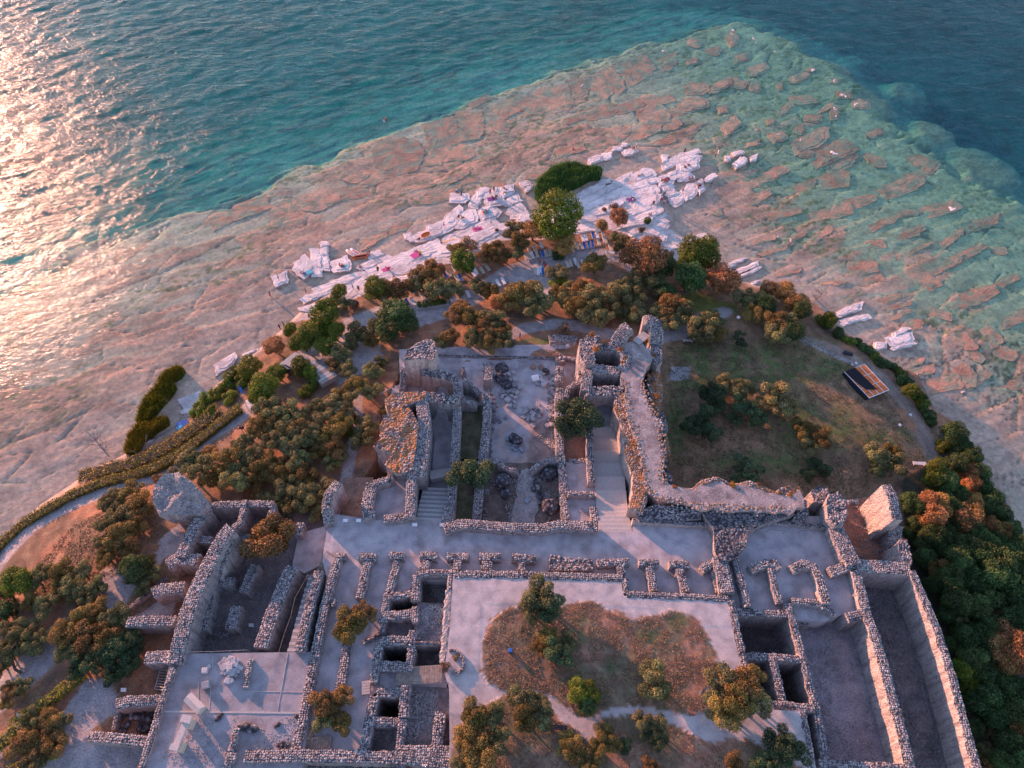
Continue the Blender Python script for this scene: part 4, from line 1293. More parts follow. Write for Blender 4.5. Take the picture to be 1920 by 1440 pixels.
# ---- central block of cisterns
Zc = 'in the cistern block beside the garden'
wall('pebbled wall', Zc, [(782, 1078), (779, 1126)], 1.3, -5, z=-0.3, rag=0.08)
wall('top wall', Zc, [(780, 1077), (810, 1073), (852, 1074)], 1.0, -5, z=-0.2, rag=0.06)
wall('short pebbled wall', Zc, [(846, 1080), (844, 1106)], 1.1, -5, z=-0.1)
wall('pink faced flat wall', Zc, [(843, 1106), (838, 1150), (834, 1205), (830, 1242)], 1.2, -5, z=-0.05, rag=0.05, mats=('plaster', 'plaster'), stone=None)
wall('rubble wall', Zc, [(727, 1112), (722, 1140), (718, 1166)], 1.2, -9, z=-0.6)
wall('cross wall', Zc, [(728, 1117), (750, 1116), (776, 1111)], 1.1, -9, z=-0.5)
wall('cross wall', Zc, [(718, 1153), (745, 1154), (776, 1150)], 1.4, -9, z=-0.7)
wall('rubble pier', Zc, [(780, 1137), (778, 1168)], 1.1, -5, z=-0.5)
wall('narrow pebbled wall', Zc, [(719, 1158), (717, 1187)], 0.7, -5, z=-0.9)
wall('pebbled wall', Zc, [(712, 1203), (706, 1240), (700, 1280)], 1.2, -9, z=-0.5)
wall('thick cross wall', Zc, [(712, 1202), (745, 1201), (772, 1202)], 1.4, -9, z=-0.5)
wall('crooked rubble wall', Zc, [(776, 1182), (769, 1204), (772, 1222), (764, 1262)], 1.3, -9, z=-0.5)
wall('thin ledge wall', Zc, [(776, 1206), (830, 1206)], 0.5, -5, z=-0.4, stone=None)
wall('thick cross wall', Zc, [(706, 1248), (762, 1250)], 1.5, -9, z=-0.6)
wall('cross wall', Zc, [(706, 1299), (756, 1298)], 1.3, -9, z=-0.5)
wall('long pebbled wall', Zc, [(702, 1305), (695, 1340), (689, 1375), (680, 1408)], 1.4, -9, z=-0.5)
wall('cross wall', Zc, [(696, 1353), (752, 1354)], 1.3, -9, z=-0.6)
wall('rough rubble wall', Zc, [(761, 1285), (758, 1318), (757, 1345)], 1.5, -9, z=-0.3)
wall('rubble wall', Zc, [(755, 1348), (752, 1375), (747, 1412)], 1.1, -9, z=-0.6)
wall('broad pebbled wall', Zc, [(826, 1334), (822, 1370), (818, 1410)], 1.6, -5, z=-0.4)
wall('broad south wall', Zc, [(742, 1411), (800, 1411), (848, 1412)], 1.9, -5, z=-0.3)
wall('ring of pale stones', 'round the small planted bed beside the garden', [(842, 1219), (853, 1218), (864, 1225), (870, 1238), (869, 1252), (860, 1261), (847, 1262)], 0.45, -0.5, z=0.35, rag=0.03)
wall('long pebbled wall', 'along the very bottom of the ruins', [(458, 1419), (540, 1417), (620, 1417), (700, 1419), (748, 1420), (845, 1430)], 1.6, -4.5, z=-0.3, rag=0.1)
wall('short pebbled wall', 'running down into the bottom edge', [(752, 1425), (749, 1470)], 1.2, -4.5, z=-0.5)
wall('low pebbled wall', 'running up from the block at the plaza', [(444, 1365), (437, 1395), (428, 1425), (418, 1460)], 0.9, -1.6, z=-0.35, rag=0.08)
wall('square pebbled block', 'at the foot of the plaza wall', [(426, 1421), (441, 1421)], 1.3, -1.6, z=-0.2)
wall('low pebbled strip wall', 'across the plaza', [(470, 1236), (464, 1265), (460, 1290)], 0.8, -1.6, z=-0.5, rag=0.03)
# ---- west block
Zw = 'in the west basement block'
wall('tall leaning wall with broken top', Zw, [(434, 990, 1.2), (418, 1008, 0.8), (402, 1036), (385, 1070), (366, 1108), (350, 1150), (338, 1195), (327, 1245, -0.3)], 2.4, -6.6, z=0.3, mats=('masonry', 'rubble'))
wall('high plastered wall', Zw, [(432, 1004, -0.2), (424, 1030, -0.6), (412, 1060, -1.2), (404, 1082, -2)], 1.8, -6.6, mats=('plaster', 'rubble'))
wall('broken wall head', Zw, [(430, 998), (455, 976)], 1.4, -6.6, z=-0.6)
wall('thin cross wall', Zw, [(386, 949), (420, 946), (462, 944)], 1.3, -6.6, z=-1.6)
wall('thin cross wall', Zw, [(466, 944), (512, 945)], 1.2, -6.6, z=-1.8)
wall('thin wall', Zw, [(459, 950), (448, 985)], 1.2, -6.6, z=-1.7)
wall('cross wall stub', Zw, [(362, 1010), (398, 1012)], 1.3, -6.6, z=-2)
wall('cross wall', Zw, [(447, 1007), (475, 1007)], 1.2, -6.6, z=-1.9)
wall('thin wall', Zw, [(512, 952), (505, 975)], 1.1, -6.6, z=-2)
wall('pebbled wall stub', Zw, [(563, 980), (557, 1002)], 1.3, -6.6, z=-3)
wall('long pebbled wall', Zw, [(388, 955), (366, 985), (351, 1018), (340, 1045)], 2.0, -7, z=-1.2)
wall('rubble wall', Zw, [(548, 1062), (528, 1105), (508, 1155), (488, 1215)], 2.2, -6.6, z=-1.2)
wall('dark pebbled wall', Zw, [(478, 1058), (462, 1095), (455, 1110)], 1.5, -6.6, z=-2.6, dark=0.8)
wall('short wall with white cap', Zw, [(412, 1089), (438, 1090)], 1.3, -6.6, z=-2.8)
wall('grey plastered wall', Zw, [(396, 1104), (388, 1140), (378, 1182)], 1.4, -6.6, z=-3, mats=('plaster', 'rubble'))
wall('thick upright slab of wall', Zw, [(444, 1136), (437, 1158), (432, 1180)], 1.8, -6.6, z=-2.8, mats=('plaster', 'rubble'))
wall('low dark footing', Zw, [(400, 1192), (430, 1189)], 1.0, -6.6, z=-5, dark=0.5)
wall('rubble cross spur', 'on the west face, topmost', [(313, 1060, -1.8), (330, 1046), (372, 1049)], 2.0, -7, z=-1.4)
wall('rubble cross spur', 'on the west face, second from the top', [(285, 1112), (300, 1104), (346, 1100)], 1.8, -7, z=-1.4)
wall('rubble cross spur', 'on the west face, third from the top', [(237, 1166), (270, 1164), (328, 1163)], 1.6, -7, z=-1.2)
wall('rubble cross spur', 'on the west face, fourth from the top', [(271, 1233), (322, 1231)], 1.9, -7, z=-0.8)
wall('rubble cross spur', 'on the west face, above the black rubble pit', [(216, 1320), (238, 1315), (300, 1311)], 1.5, -6, z=-0.9)
wall('rubble cross spur', 'on the west face, lowest', [(166, 1381, -1.6), (200, 1382), (277, 1390)], 1.4, -6, z=-0.9)
wall('low ring of stones', 'round the west side of the black rubble pit', [(224, 1322), (218, 1345), (212, 1368)], 0.6, -5, z=-3.2)
wall('long thin pebbled wall', 'between the plaza and the west gravel', [(326, 1250), (308, 1300), (293, 1350), (280, 1390), (264, 1440), (252, 1490)], 1.0, -5, z=-0.5, rag=0.08)
wall('low dark kerb wall', 'edging the triangular gravel bed on the west', [(228, 1153), (270, 1118), (312, 1082)], 0.7, -6, z=-4.4, dark=0.7)
lump('huge leaning block of fallen masonry', 'at the north-west end of the basement block', [(285, 938, .4), (288, 912, .9), (308, 890, 1.6), (335, 887, 2.0), (358, 903, 2.0), (378, 922, 1.4), (390, 945, .6), (376, 965, -.3), (350, 966, -.2), (328, 966, -.2), (300, 962, 0)], 1.8, -7, ('masonry', 'masonry'), -0.9, 1.1, peak=0.1, stone=0.12, dark=.9)
# ---- east end
lump('stubby tower of rubble', 'at the east end of the corridor, left one', [(1520, 922), (1534, 912), (1552, 914), (1557, 930), (1548, 944), (1528, 942)], -0.8, -7)
lump('tall round headed tower of rubble', 'at the east end of the corridor, middle one', [(1550, 940), (1556, 926), (1572, 922), (1585, 935), (1590, 962), (1582, 984), (1566, 986), (1552, 970)], 1.2, -7, grow=0.1)
wall('huge sunlit slab of wall with pale masonry face', 'at the north-east corner of the ruins', [(1660, 909, 2.2), (1671, 925, 2.4), (1683, 975, 1.6)], 1.7, -8, mats=('plaster', 'rubble'), grow=0.5)
wall('lower broken run of wall', 'behind the huge sunlit slab', [(1682, 985, -1.5), (1676, 1010, -3), (1682, 1040, -4)], 2.2, -8)
wall('low pebbled sill', 'linking the towers at the east end', [(1590, 942), (1612, 940)], 1.0, -7, z=-5.4)
lump('pink flecked stub of tower', 'above the east forest edge', [(1684, 1022), (1690, 1010), (1700, 1012), (1708, 1032), (1711, 1056), (1698, 1064), (1688, 1050)], -0.2, -8)
wall('broad ragged wall', 'at the east end of the corridor', [(1567, 990, -0.2), (1577, 1010), (1590, 1036), (1602, 1058)], 2.6, -7, z=0.2)
wall('thick ragged cross wall', 'at the head of the east gallery', [(1604, 1060), (1645, 1062), (1682, 1066), (1706, 1070)], 2.2, -8, z=-0.2)
wall('rubble spur', 'on the long middle wall, upper one', [(1558, 1072), (1598, 1058)], 1.6, -4, z=-0.4)
wall('rubble spur', 'on the long middle wall, lower one', [(1588, 1158), (1622, 1150)], 1.4, -7, z=-0.4)
wall('long high wall with orange lit face', 'between the east court and the east gallery', [(1604, 1070), (1616, 1110), (1624, 1148), (1638, 1185), (1655, 1240), (1668, 1290), (1682, 1340), (1696, 1392), (1708, 1440), (1724, 1500)], 1.5, -7.6, z=-0.2, rag=0.12, mats=('plaster', 'rubble'))
wall('outermost long high wall with orange lit face', 'above the east forest', [(1709, 1070), (1727, 1110), (1745, 1150), (1762, 1195), (1778, 1245), (1792, 1295), (1806, 1345), (1820, 1395), (1832, 1440), (1850, 1510)], 1.3, -9.5, z=-0.1, rag=0.12, mats=('plaster', 'rubble'))
Ze = 'in the eastern pit block'
wall('cross wall with ledge', Ze, [(1380, 1148), (1425, 1149), (1478, 1152)], 1.1, -7.4, z=-0.9)
wall('long pebbled wall', Ze, [(1476, 1132), (1490, 1175), (1504, 1225), (1517, 1280), (1530, 1325), (1538, 1370), (1548, 1432)], 1.1, -7.4, z=-0.8)
wall('cross wall with ledge', 'at the head of the east court', [(1484, 1126), (1530, 1130), (1567, 1152)], 1.0, -7.4, z=-0.8)
wall('cross wall', Ze, [(1396, 1230), (1445, 1231), (1503, 1237)], 1.1, -9.2, z=-0.7)
wall('pebbled wall', Ze, [(1447, 1232), (1458, 1275), (1467, 1318)], 1.2, -9.2, z=-0.7)
wall('lower cross wall', Ze, [(1414, 1320), (1470, 1322), (1528, 1328)], 1.1, -9.2, z=-0.5)
wall('edge wall', 'on the south-east corner of the garden terrace', [(1504, 1334), (1514, 1380), (1524, 1440), (1534, 1500)], 1.0, -7.4, z=0.0, rag=0.04)
wall('bottom cross wall', 'closing the east court', [(1536, 1433), (1620, 1438), (1700, 1441)], 1.3, -7.4, z=-0.5)
wall('loose brown block of wall', 'just inside the east court', [(1490, 1166), (1518, 1166)], 1.4, -7, z=-3.0)

# pebbles and small rubble strewn over the unkempt floors


def strew(name, parent_name, pp, z, n, size, dark=1.0, clump=True):
    W = poly_world(pp, z)
    x0 = min(p.x for p in W); x1 = max(p.x for p in W); y0 = min(p.y for p in W); y1 = max(p.y for p in W)
    xs = RS.uniform(x0, x1, n * 3); ys = RS.uniform(y0, y1, n * 3)
    k = in_poly(xs, ys, [(p.x, p.y) for p in W])
    if clump:
        k &= fbm(xs * 0.35, ys * 0.35, 40) > 0.42 + 0.16 * RS.rand(n * 3)
    xs = xs[k][:n]; ys = ys[k][:n]
    stones_on(name, [(a, b, z + 0.02) for a, b in zip(xs, ys)], bpy.data.objects[parent_name], size, dark)


strew('scattered_stones', 'east_court_floor', [(1500, 1160), (1612, 1165), (1690, 1430), (1560, 1430), (1520, 1240)], -5.1, 1500, 0.10, 0.7)
strew('scattered_stones', 'east_gallery_floor', [(1615, 1085), (1690, 1085), (1785, 1440), (1710, 1440), (1660, 1280)], -5.95, 3200, 0.13, 0.55, False)
strew('scattered_stones', 'pit_floor', [(1385, 1160), (1478, 1160), (1488, 1225), (1398, 1225)], -6.6, 500, 0.12, 0.5)
strew('scattered_stones', 'basement_floor', [(390, 1060), (560, 1060), (500, 1220), (340, 1222)], -5.5, 900, 0.14, 0.6)
strew('scattered_stones', 'apse_floor', [(915, 880), (1050, 880), (1055, 978), (905, 978)], -4.9, 900, 0.13, 0.7)
strew('scattered_stones', 'sunken_room_floor', [(788, 1090), (842, 1090), (842, 1140), (785, 1140)], -3.6, 500, 0.10, 0.6)
strew('scattered_stones', 'collapsed_room_floor', [(785, 1135), (842, 1135), (836, 1205), (776, 1205)], -1.35, 700, 0.12, 0.9)
strew('scattered_stones', 'sunken_room_floor.003', [(702, 1358), (750, 1358), (746, 1408), (692, 1408)], -2.8, 450, 0.11, 0.8)
strew('scattered_stones', 'sunken_room_floor.004', [(762, 1295), (822, 1295), (815, 1405), (756, 1405)], -1.65, 800, 0.11, 0.8)
strew('scattered_stones', 'sunken_room_floor.002', [(780, 1212), (828, 1212), (825, 1258), (775, 1258)], -3.6, 350, 0.10, 0.6)
strew('scattered_stones', 'lower_ground', [(470, 1425), (745, 1427), (745, 1450), (465, 1450)], -3.6, 900, 0.13, 0.6, False)
strew('scattered_stones', 'north_hall_floor', [(905, 680), (925, 680), (922, 860), (903, 860)], -6.35, 260, 0.16, 0.6, False)
strew('scattered_stones', 'north_hall_floor', [(1026, 700), (1046, 700), (1046, 860), (1026, 860)], -6.35, 260, 0.16, 0.8, False)
strew('scattered_stones', 'north_hall_floor', [(1000, 820), (1045, 800), (1045, 865), (1000, 868)], -6.35, 260, 0.12, 0.8)
strew('scattered_stones', 'rear_bank', [(1600, 950), (1660, 950), (1690, 1050), (1610, 1050)], -5.5, 200, 0.12, 0.7)
strew('scattered_stones', 'paved_plaza', [(330, 1340), (560, 1345), (540, 1435), (270, 1435)], -0.98, 700, 0.07, 0.9)

# broken stones along both rims of the east terrace, kerb strips on the plaza
_rim = poly_world([(1203, 712), (1216, 760), (1238, 790), (1236, 808), (1242, 830), (1246, 860), (1240, 885), (1250, 903)], 0.62)
_rim2 = poly_world([(1478, 956), (1400, 952), (1315, 949), (1290, 944), (1240, 936), (1214, 918), (1208, 880), (1194, 820), (1178, 780), (1174, 720)], 0.62)
_sp = []
for _r in (_rim, _rim2):
    for _p in resample(_r, 0.28):
        for _ in range(3):
            _sp.append((_p.x + random.gauss(0, .35), _p.y + random.gauss(0, .35), 0.62))
stones_on('rim_stones', _sp, bpy.data.objects['terrace_top'], 0.16, 0.75, (0.30, 0.20, 0.14))
for (a_, b_, w_) in (((308, 1334), (570, 1337), .22), ((372, 1278), (372, 1334), .08), ((455, 1296), (570, 1298), .08), ((400, 1228), (392, 1334), .08), ((540, 1224), (520, 1336), .08)):
    A_ = P(a_[0], a_[1], -.98); B_ = P(b_[0], b_[1], -.98); D_ = B_ - A_
    k_ = MB().box(((A_.x + B_.x) / 2, (A_.y + B_.y) / 2, -.98), (D_.length, w_, .07), math.atan2(D_.y, D_.x)).build('paving_kerb', 'concrete', bpy.data.objects['paved_plaza'])
# ------------------------------------------------------------------ limestone beds of the beach
def slab(u, v, L, W, ang, z, thick=0.5, dark=0, parent=None, step=True):
    s = mpp(u, v, z)
    a = R(ang)
    pp = []
    # a broken bed: an uneven box with one or two corners knocked off
    cn = [(-1, -1), (1, -1), (1, 1), (-1, 1)]
    sk = random.uniform(-.35, .35)
    out = []
    for j, (cx, cy) in enumerate(cn):
        cx = cx * random.uniform(.80, 1.05) + cy * sk * 0.5; cy = cy * random.uniform(.7, 1.08)
        if random.random() < 0.5:
            nx_, ny_ = cn[(j + 1) % 4]; px_, py_ = cn[j - 1]
            q = random.uniform(.25, .6)
            out.append((cx + (px_ - cx) * q * .5, cy + (py_ - cy) * q * .5)); out.append((cx + (nx_ - cx) * q * .5, cy + (ny_ - cy) * q * .5))
        else:
            out.append((cx, cy))
    for (cx, cy) in out:
        x = cx * L / 2; y = cy * W / 2
        pp.append((u + x * math.cos(a) - y * math.sin(a), v + x * math.sin(a) + y * math.cos(a)))
    Wp = [P(q[0], q[1], z) for q in pp]
    Wp = resample(Wp + [Wp[0]], 0.9)[:-1]
    Wp = [Vector((p.x + random.uniform(-.28, .28), p.y + random.uniform(-.22, .22), p.z)) for p in Wp]
    n = len(Wp)
    c = sum(Wp, Vector()) / n
    dip = Vector((math.cos(STRATA + math.pi / 2), math.sin(STRATA + math.pi / 2), 0))
    tilt = random.uniform(0.01, 0.035) if not dark else random.uniform(0.01, 0.05)
    V = []; Fc = []; col = []
    if dark:
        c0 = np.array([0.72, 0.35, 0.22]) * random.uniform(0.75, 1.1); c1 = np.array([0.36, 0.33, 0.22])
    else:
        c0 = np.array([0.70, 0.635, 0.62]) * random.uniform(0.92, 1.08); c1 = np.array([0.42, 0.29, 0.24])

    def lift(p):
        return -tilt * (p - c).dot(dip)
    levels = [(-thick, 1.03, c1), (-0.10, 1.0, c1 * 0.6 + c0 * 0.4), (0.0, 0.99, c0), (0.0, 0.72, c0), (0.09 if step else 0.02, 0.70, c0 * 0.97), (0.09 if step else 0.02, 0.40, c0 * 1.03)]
    sh = Vector((random.uniform(-.1, .1), random.uniform(-.1, .1), 0)) * L * s
    for li, (dz, f, cc) in enumerate(levels):
        for p in Wp:
            q = c + (p - c) * f + (sh * (1 - f) if li > 3 else Vector((0, 0, 0)))
            jz = random.uniform(-.02, .03)
            V.append((q.x, q.y, z + dz + (lift(q) if li else 0) + jz))
            if dark:
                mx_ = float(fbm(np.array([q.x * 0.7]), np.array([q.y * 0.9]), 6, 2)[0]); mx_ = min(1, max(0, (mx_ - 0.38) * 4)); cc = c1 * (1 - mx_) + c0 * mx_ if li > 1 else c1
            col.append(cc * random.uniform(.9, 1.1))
    V.append((c.x, c.y, z + levels[-1][0] + 0.02)); col.append(c0)
    for k in range(len(levels) - 1):
        for i in range(n):
            Fc.append([k * n + i, k * n + (i + 1) % n, (k + 1) * n + (i + 1) % n, (k + 1) * n + i])
    b0 = (len(levels) - 1) * n
    for i in range(n):
        Fc.append([b0 + i, b0 + (i + 1) % n, len(V) - 1])
    me = mesh_py('rock_slab', V, Fc, False, None, np.clip(np.array(col), 0, 1))
    return link('rock_slab', me, 'limestone', parent)


EXPOSED = """526,523,28,16,-20 568,500,34,26,-30 592,485,20,30,-5 592,508,22,20,-5 611,492,15,20,-5 609,470,15,12,0 608,457,14,8,-5 638,496,34,18,-15 702,478,26,12,-25
610,546,90,10,-20 635,530,100,11,-22 690,514,80,12,-22 600,574,66,9,-15 650,556,70,12,-25 665,535,60,10,-25 740,508,100,16,-18 772,480,120,18,-20 720,538,60,11,-20 760,522,70,10,-16 700,492,60,10,-22
860,461,90,18,-20 800,441,66,13,-12 764,443,14,9,0 835,422,64,18,-26 850,404,40,14,-40 815,426,30,10,-10 872,410,46,22,-30 915,398,42,20,-22 888,430,96,16,-25 908,443,92,14,-25 860,442,70,12,-20 893,376,20,20,20 925,372,34,22,-10 950,357,28,16,-15 958,378,34,12,-25 968,396,32,18,-30 984,411,24,18,-20 862,370,34,12,-5 908,356,20,8,-10 985,345,18,10,-10 991,353,16,7,-10 928,356,10,9,0 899,362,12,8,-30
1115,299,26,10,-15 1138,293,18,9,-20 1181,284,26,9,-20 1158,278,18,7,-5 1171,272,12,5,0 1268,298,44,10,-25 1262,305,40,9,-25 1292,312,44,16,-18 1290,298,40,12,-28 1300,286,26,8,-20 1305,296,22,8,-20 1247,297,13,10,0 1266,332,30,9,-22 1262,324,20,6,-20 1283,331,28,9,-25 1248,338,28,14,-15 1293,334,22,6,-25 1332,334,22,8,-28 1313,350,17,16,-30 1293,357,30,18,-35 1270,371,32,18,-25 1252,352,24,9,-25 1258,362,20,9,-25
1168,337,40,12,-25 1160,346,30,8,-25 1204,328,46,14,-22 1210,342,46,12,-18 1186,350,60,10,-18 1145,352,30,9,-20 1127,345,14,8,0 1137,340,18,6,-10 1152,364,36,11,-20 1172,362,26,10,-15 1200,362,70,16,-15 1160,380,40,10,-20 1210,380,60,16,-18 1090,367,90,9,-28 1104,374,90,9,-28 1085,385,60,8,-28 1112,384,90,11,-25 1120,397,60,11,-15 1066,384,50,9,-25 1190,396,96,12,-20 1202,408,84,11,-22 1187,418,70,9,-12 1098,412,60,12,-10 1100,428,60,12,-8 1158,424,50,11,-10
1238,408,26,7,-22 1245,420,18,16,-20 1228,436,44,16,-45 1212,452,40,12,-20 1236,452,30,14,-40 1308,448,36,10,-25 1298,458,30,9,-25 1252,468,30,8,-30 1190,436,24,9,-30
1398,503,52,6,-22 1404,511,46,5,-24 1366,499,30,8,-20 1385,489,30,5,-22 1416,529,16,4,-20 1592,582,54,9,-22 1604,599,52,8,-12 1578,608,30,5,-15 1690,621,34,6,-22 1688,637,50,14,-14 1694,648,44,6,-14 1650,649,22,10,-12 1388,303,26,11,-32 1366,297,12,7,-10 1414,295,14,8,-10 1383,287,22,6,-10
425,680,44,14,-35 418,690,38,9,-32 360,750,40,16,-28 352,770,24,6,-20 330,815,30,8,-22 285,830,30,7,-25 470,660,30,5,-20 520,640,30,5,-22 505,650,36,5,-22 1470,1000,0,0,0"""
for line in EXPOSED.split():
    u, v, L, W, a = (float(q) for q in line.split(','))
    if L:
        lowp = u > 1340 or u < 540
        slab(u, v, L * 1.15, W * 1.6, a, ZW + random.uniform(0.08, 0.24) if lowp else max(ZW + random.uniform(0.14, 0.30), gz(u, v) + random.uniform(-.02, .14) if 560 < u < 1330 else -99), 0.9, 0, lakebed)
DROWNED = """1240,115,56,34,-12 1183,130,44,50,-20 1205,118,26,40,-40 1150,150,26,44,-35 1128,165,30,40,-40 1085,165,44,34,-15 1060,195,34,22,-15 1032,186,66,44,-20 985,190,38,14,-20 935,232,26,36,-10 900,190,40,10,-20 883,232,44,50,-15 830,250,56,50,-10 848,285,70,30,-10 745,285,80,46,-20 760,310,60,30,-10 800,300,50,18,-15 955,200,50,30,-20 1000,205,40,26,-25 1100,205,40,20,-30 1130,210,60,20,-20 1180,200,50,16,-20 1230,190,60,18,-20 1075,225,50,10,-20 860,330,40,14,-10 820,370,60,16,-15 700,330,60,26,-20 660,360,60,20,-20 600,380,70,22,-20 540,400,60,40,-20 470,390,70,26,-20 420,410,50,22,-25 330,440,70,16,-22 250,470,70,14,-22 670,330,40,18,-20 880,340,30,10,-10 930,345,30,14,-10 900,300,40,12,-10 850,355,30,8,-10 740,430,60,14,-22 700,450,50,12,-25 1070,283,50,14,-10 1050,300,26,14,-20 1120,275,50,12,-20 1160,255,50,16,-25 1210,245,60,20,-25 1230,225,50,16,-20 1260,235,34,14,-20 1270,215,30,10,-20 1285,205,20,9,-20 1245,265,40,10,-18 1010,330,40,12,-10 780,350,60,12,-12
1340,95,24,16,-10 1390,107,26,16,-20 1300,80,24,14,20 1372,72,20,26,-30 1421,130,36,16,-22 1298,115,20,10,-5 1305,165,44,22,-10 1350,160,40,16,-25 1385,158,26,16,20 1375,150,24,12,-20 1415,165,24,14,10 1300,195,50,18,-18 1355,205,20,12,-10 1500,145,34,14,-20 1462,162,12,14,0 1504,186,40,16,-8 1472,206,34,14,-30 1525,222,28,14,15 1566,210,18,26,10 1500,243,20,14,-50 1615,195,30,16,15 1583,177,28,12,5 1564,152,16,10,0 1522,131,22,7,0 1548,203,30,9,-25 1370,236,36,20,-40 1412,270,26,10,-20 1458,256,28,20,-20 1445,228,16,9,0 1520,265,70,26,-15 1560,285,80,30,-18 1580,305,60,24,-28 1508,288,28,13,15 1450,325,46,18,-35 1420,345,20,10,0 1425,370,40,12,-35 1500,355,56,22,-12 1560,340,60,26,-10 1640,300,44,18,30 1730,305,50,20,35 1640,250,30,12,-15 1690,350,76,26,-12 1720,330,60,16,-10 1765,392,66,22,-15 1640,456,34,14,-5 1698,440,74,13,-22 1785,448,50,12,-30 1725,465,40,8,-20 1800,484,96,16,-20 1770,500,70,10,-18 1873,470,28,14,0 1830,460,30,14,40 1905,450,40,20,-10 1740,530,36,26,45 1830,555,76,22,-18 1812,570,50,10,-10 1765,590,44,14,10 1718,608,18,24,60 1620,500,50,22,-10 1625,525,50,24,-30 1562,531,44,7,-10 1600,555,40,12,-25 1810,640,44,20,30 1850,620,60,24,40 1830,665,36,14,35 1880,660,50,22,40 1800,700,60,40,15 1770,720,60,24,-5 1830,715,50,16,-30 1730,695,50,16,-8 1672,560,50,9,-12 1680,575,50,8,-12 1690,590,36,8,-20 1717,630,18,10,30 1480,510,40,8,-10 1450,470,50,9,-20 1500,440,60,9,-25 1430,450,44,9,-22 1540,440,50,10,-30 1350,420,30,9,-25 1345,398,16,8,0 1470,400,60,12,-20 1560,400,80,20,-15 1610,380,60,18,-10 1650,420,60,14,-20 1700,400,50,12,-15 1840,420,60,16,-15 1880,530,60,16,-20 1900,600,50,20,-20 1890,720,50,20,20 1670,690,26,12,0 1720,680,30,10,-20"""
for line in DROWNED.split():
    u, v, L, W, a = (float(q) for q in line.split(','))
    dk = 0.10 if u < 1300 or v > 560 else 0.2
    q = P(u, v, ZW - 0.5)
    zb = float(bed_h(np.array([q.x]), np.array([q.y]))[0])
    outer = v < 330 and u > 1290
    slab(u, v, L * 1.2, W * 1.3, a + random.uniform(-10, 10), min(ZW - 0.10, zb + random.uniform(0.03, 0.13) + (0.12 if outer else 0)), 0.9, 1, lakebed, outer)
# pale bird-stained stones on the outer rocks
for (u, v, w) in ((1413, 72, 6), (1418, 80, 4), (1452, 97, 4), (1525, 131, 7), (1564, 150, 5), (1580, 177, 7), (1586, 180, 5), (1605, 195, 7), (1567, 205, 4), (1564, 202, 4), (1567, 218, 4), (1566, 288, 8), (1560, 285, 4), (1788, 392, 8), (1783, 389, 5), (1483, 450, 6), (1458, 443, 5), (1807, 735, 4), (1722, 700, 4), (1500, 262, 4), (1460, 252, 5), (1374, 56, 4), (1243, 95, 5), (1090, 160, 4)):
    slab(u, v, w, w * 0.5, random.uniform(-60, 60), ZW + 0.12, 0.25, 0, lakebed, False)

# ------------------------------------------------------------------ leaves, crowns, trunks
PAL = {
    'olive': ((0.085, 0.105, 0.045), (0.22, 0.215, 0.085), (0.36, 0.28, 0.12)),
    'warm': ((0.11, 0.09, 0.032), (0.29, 0.185, 0.055), (0.42, 0.25, 0.075)),  # dry brownish olive, with the low sun's orange put into the leaf colour
    'green': ((0.06, 0.11, 0.016), (0.16, 0.21, 0.025), (0.30, 0.24, 0.03)),
    'dark': ((0.03, 0.075, 0.028), (0.075, 0.135, 0.04), (0.15, 0.18, 0.05)),
    'flower': ((0.17, 0.14, 0.05), (0.50, 0.24, 0.09), (0.60, 0.31, 0.13)),  # pinkish blossom tone, plus the orange of sunlit crowns put into the colour
    'pine': ((0.03, 0.07, 0.035), (0.075, 0.13, 0.058), (0.16, 0.16, 0.06)),
    'dry': ((0.15, 0.09, 0.06), (0.27, 0.17, 0.10), (0.34, 0.24, 0.15)),
    'orange': ((0.25, 0.11, 0.03), (0.42, 0.20, 0.05), (0.5, 0.27, 0.08)),
    'reed': ((0.06, 0.12, 0.035), (0.12, 0.20, 0.05), (0.2, 0.22, 0.08)),
    'lawn': ((0.07, 0.08, 0.03), (0.17, 0.15, 0.07), (0.26, 0.19, 0.10)),
    'straw': ((0.13, 0.10, 0.055), (0.28, 0.17, 0.10), (0.38, 0.26, 0.16)),
    'hedge': ((0.12, 0.14, 0.02), (0.30, 0.26, 0.03), (0.48, 0.30, 0.05)),
}


def leaves(name, C, N, size, pal, seed, tint=None, asp=0.55):
    """C centres, N normals (m,3) -> small four-cornered leaves sprays with their own colours"""
    rs = np.random.RandomState(seed)
    m = len(C)
    N = N / np.maximum(np.linalg.norm(N, axis=1, keepdims=True), 1e-6)
    N = N + rs.normal(0, 0.55, (m, 3)); N /= np.linalg.norm(N, axis=1, keepdims=True)
    A = rs.normal(0, 1, (m, 3)); T = np.cross(N, A); T /= np.maximum(np.linalg.norm(T, axis=1, keepdims=True), 1e-6)
    B = np.cross(N, T)
    s = size * (0.6 + 0.8 * rs.rand(m, 1))
    V = np.stack([C - T * s, C - B * s * asp, C + T * s, C + B * s * asp], 1)
    V[:, 0] += N * s * 0.3
    p0, p1, p2 = (np.array(q) for q in PAL[pal])
    k = rs.rand(m, 1)
    c = p0 * (1 - k) + p1 * k
    hi = (rs.rand(m, 1) < 0.16)
    c = np.where(hi, p2, c)
    if tint is not None:
        c = c * tint
    col = np.repeat(c[:, None], 4, 1).reshape(-1, 3)
    Q = np.arange(m * 4).reshape(m, 4)
    return mesh_np(name, V.reshape(-1, 3), Q, np.clip(col, 0, 1))


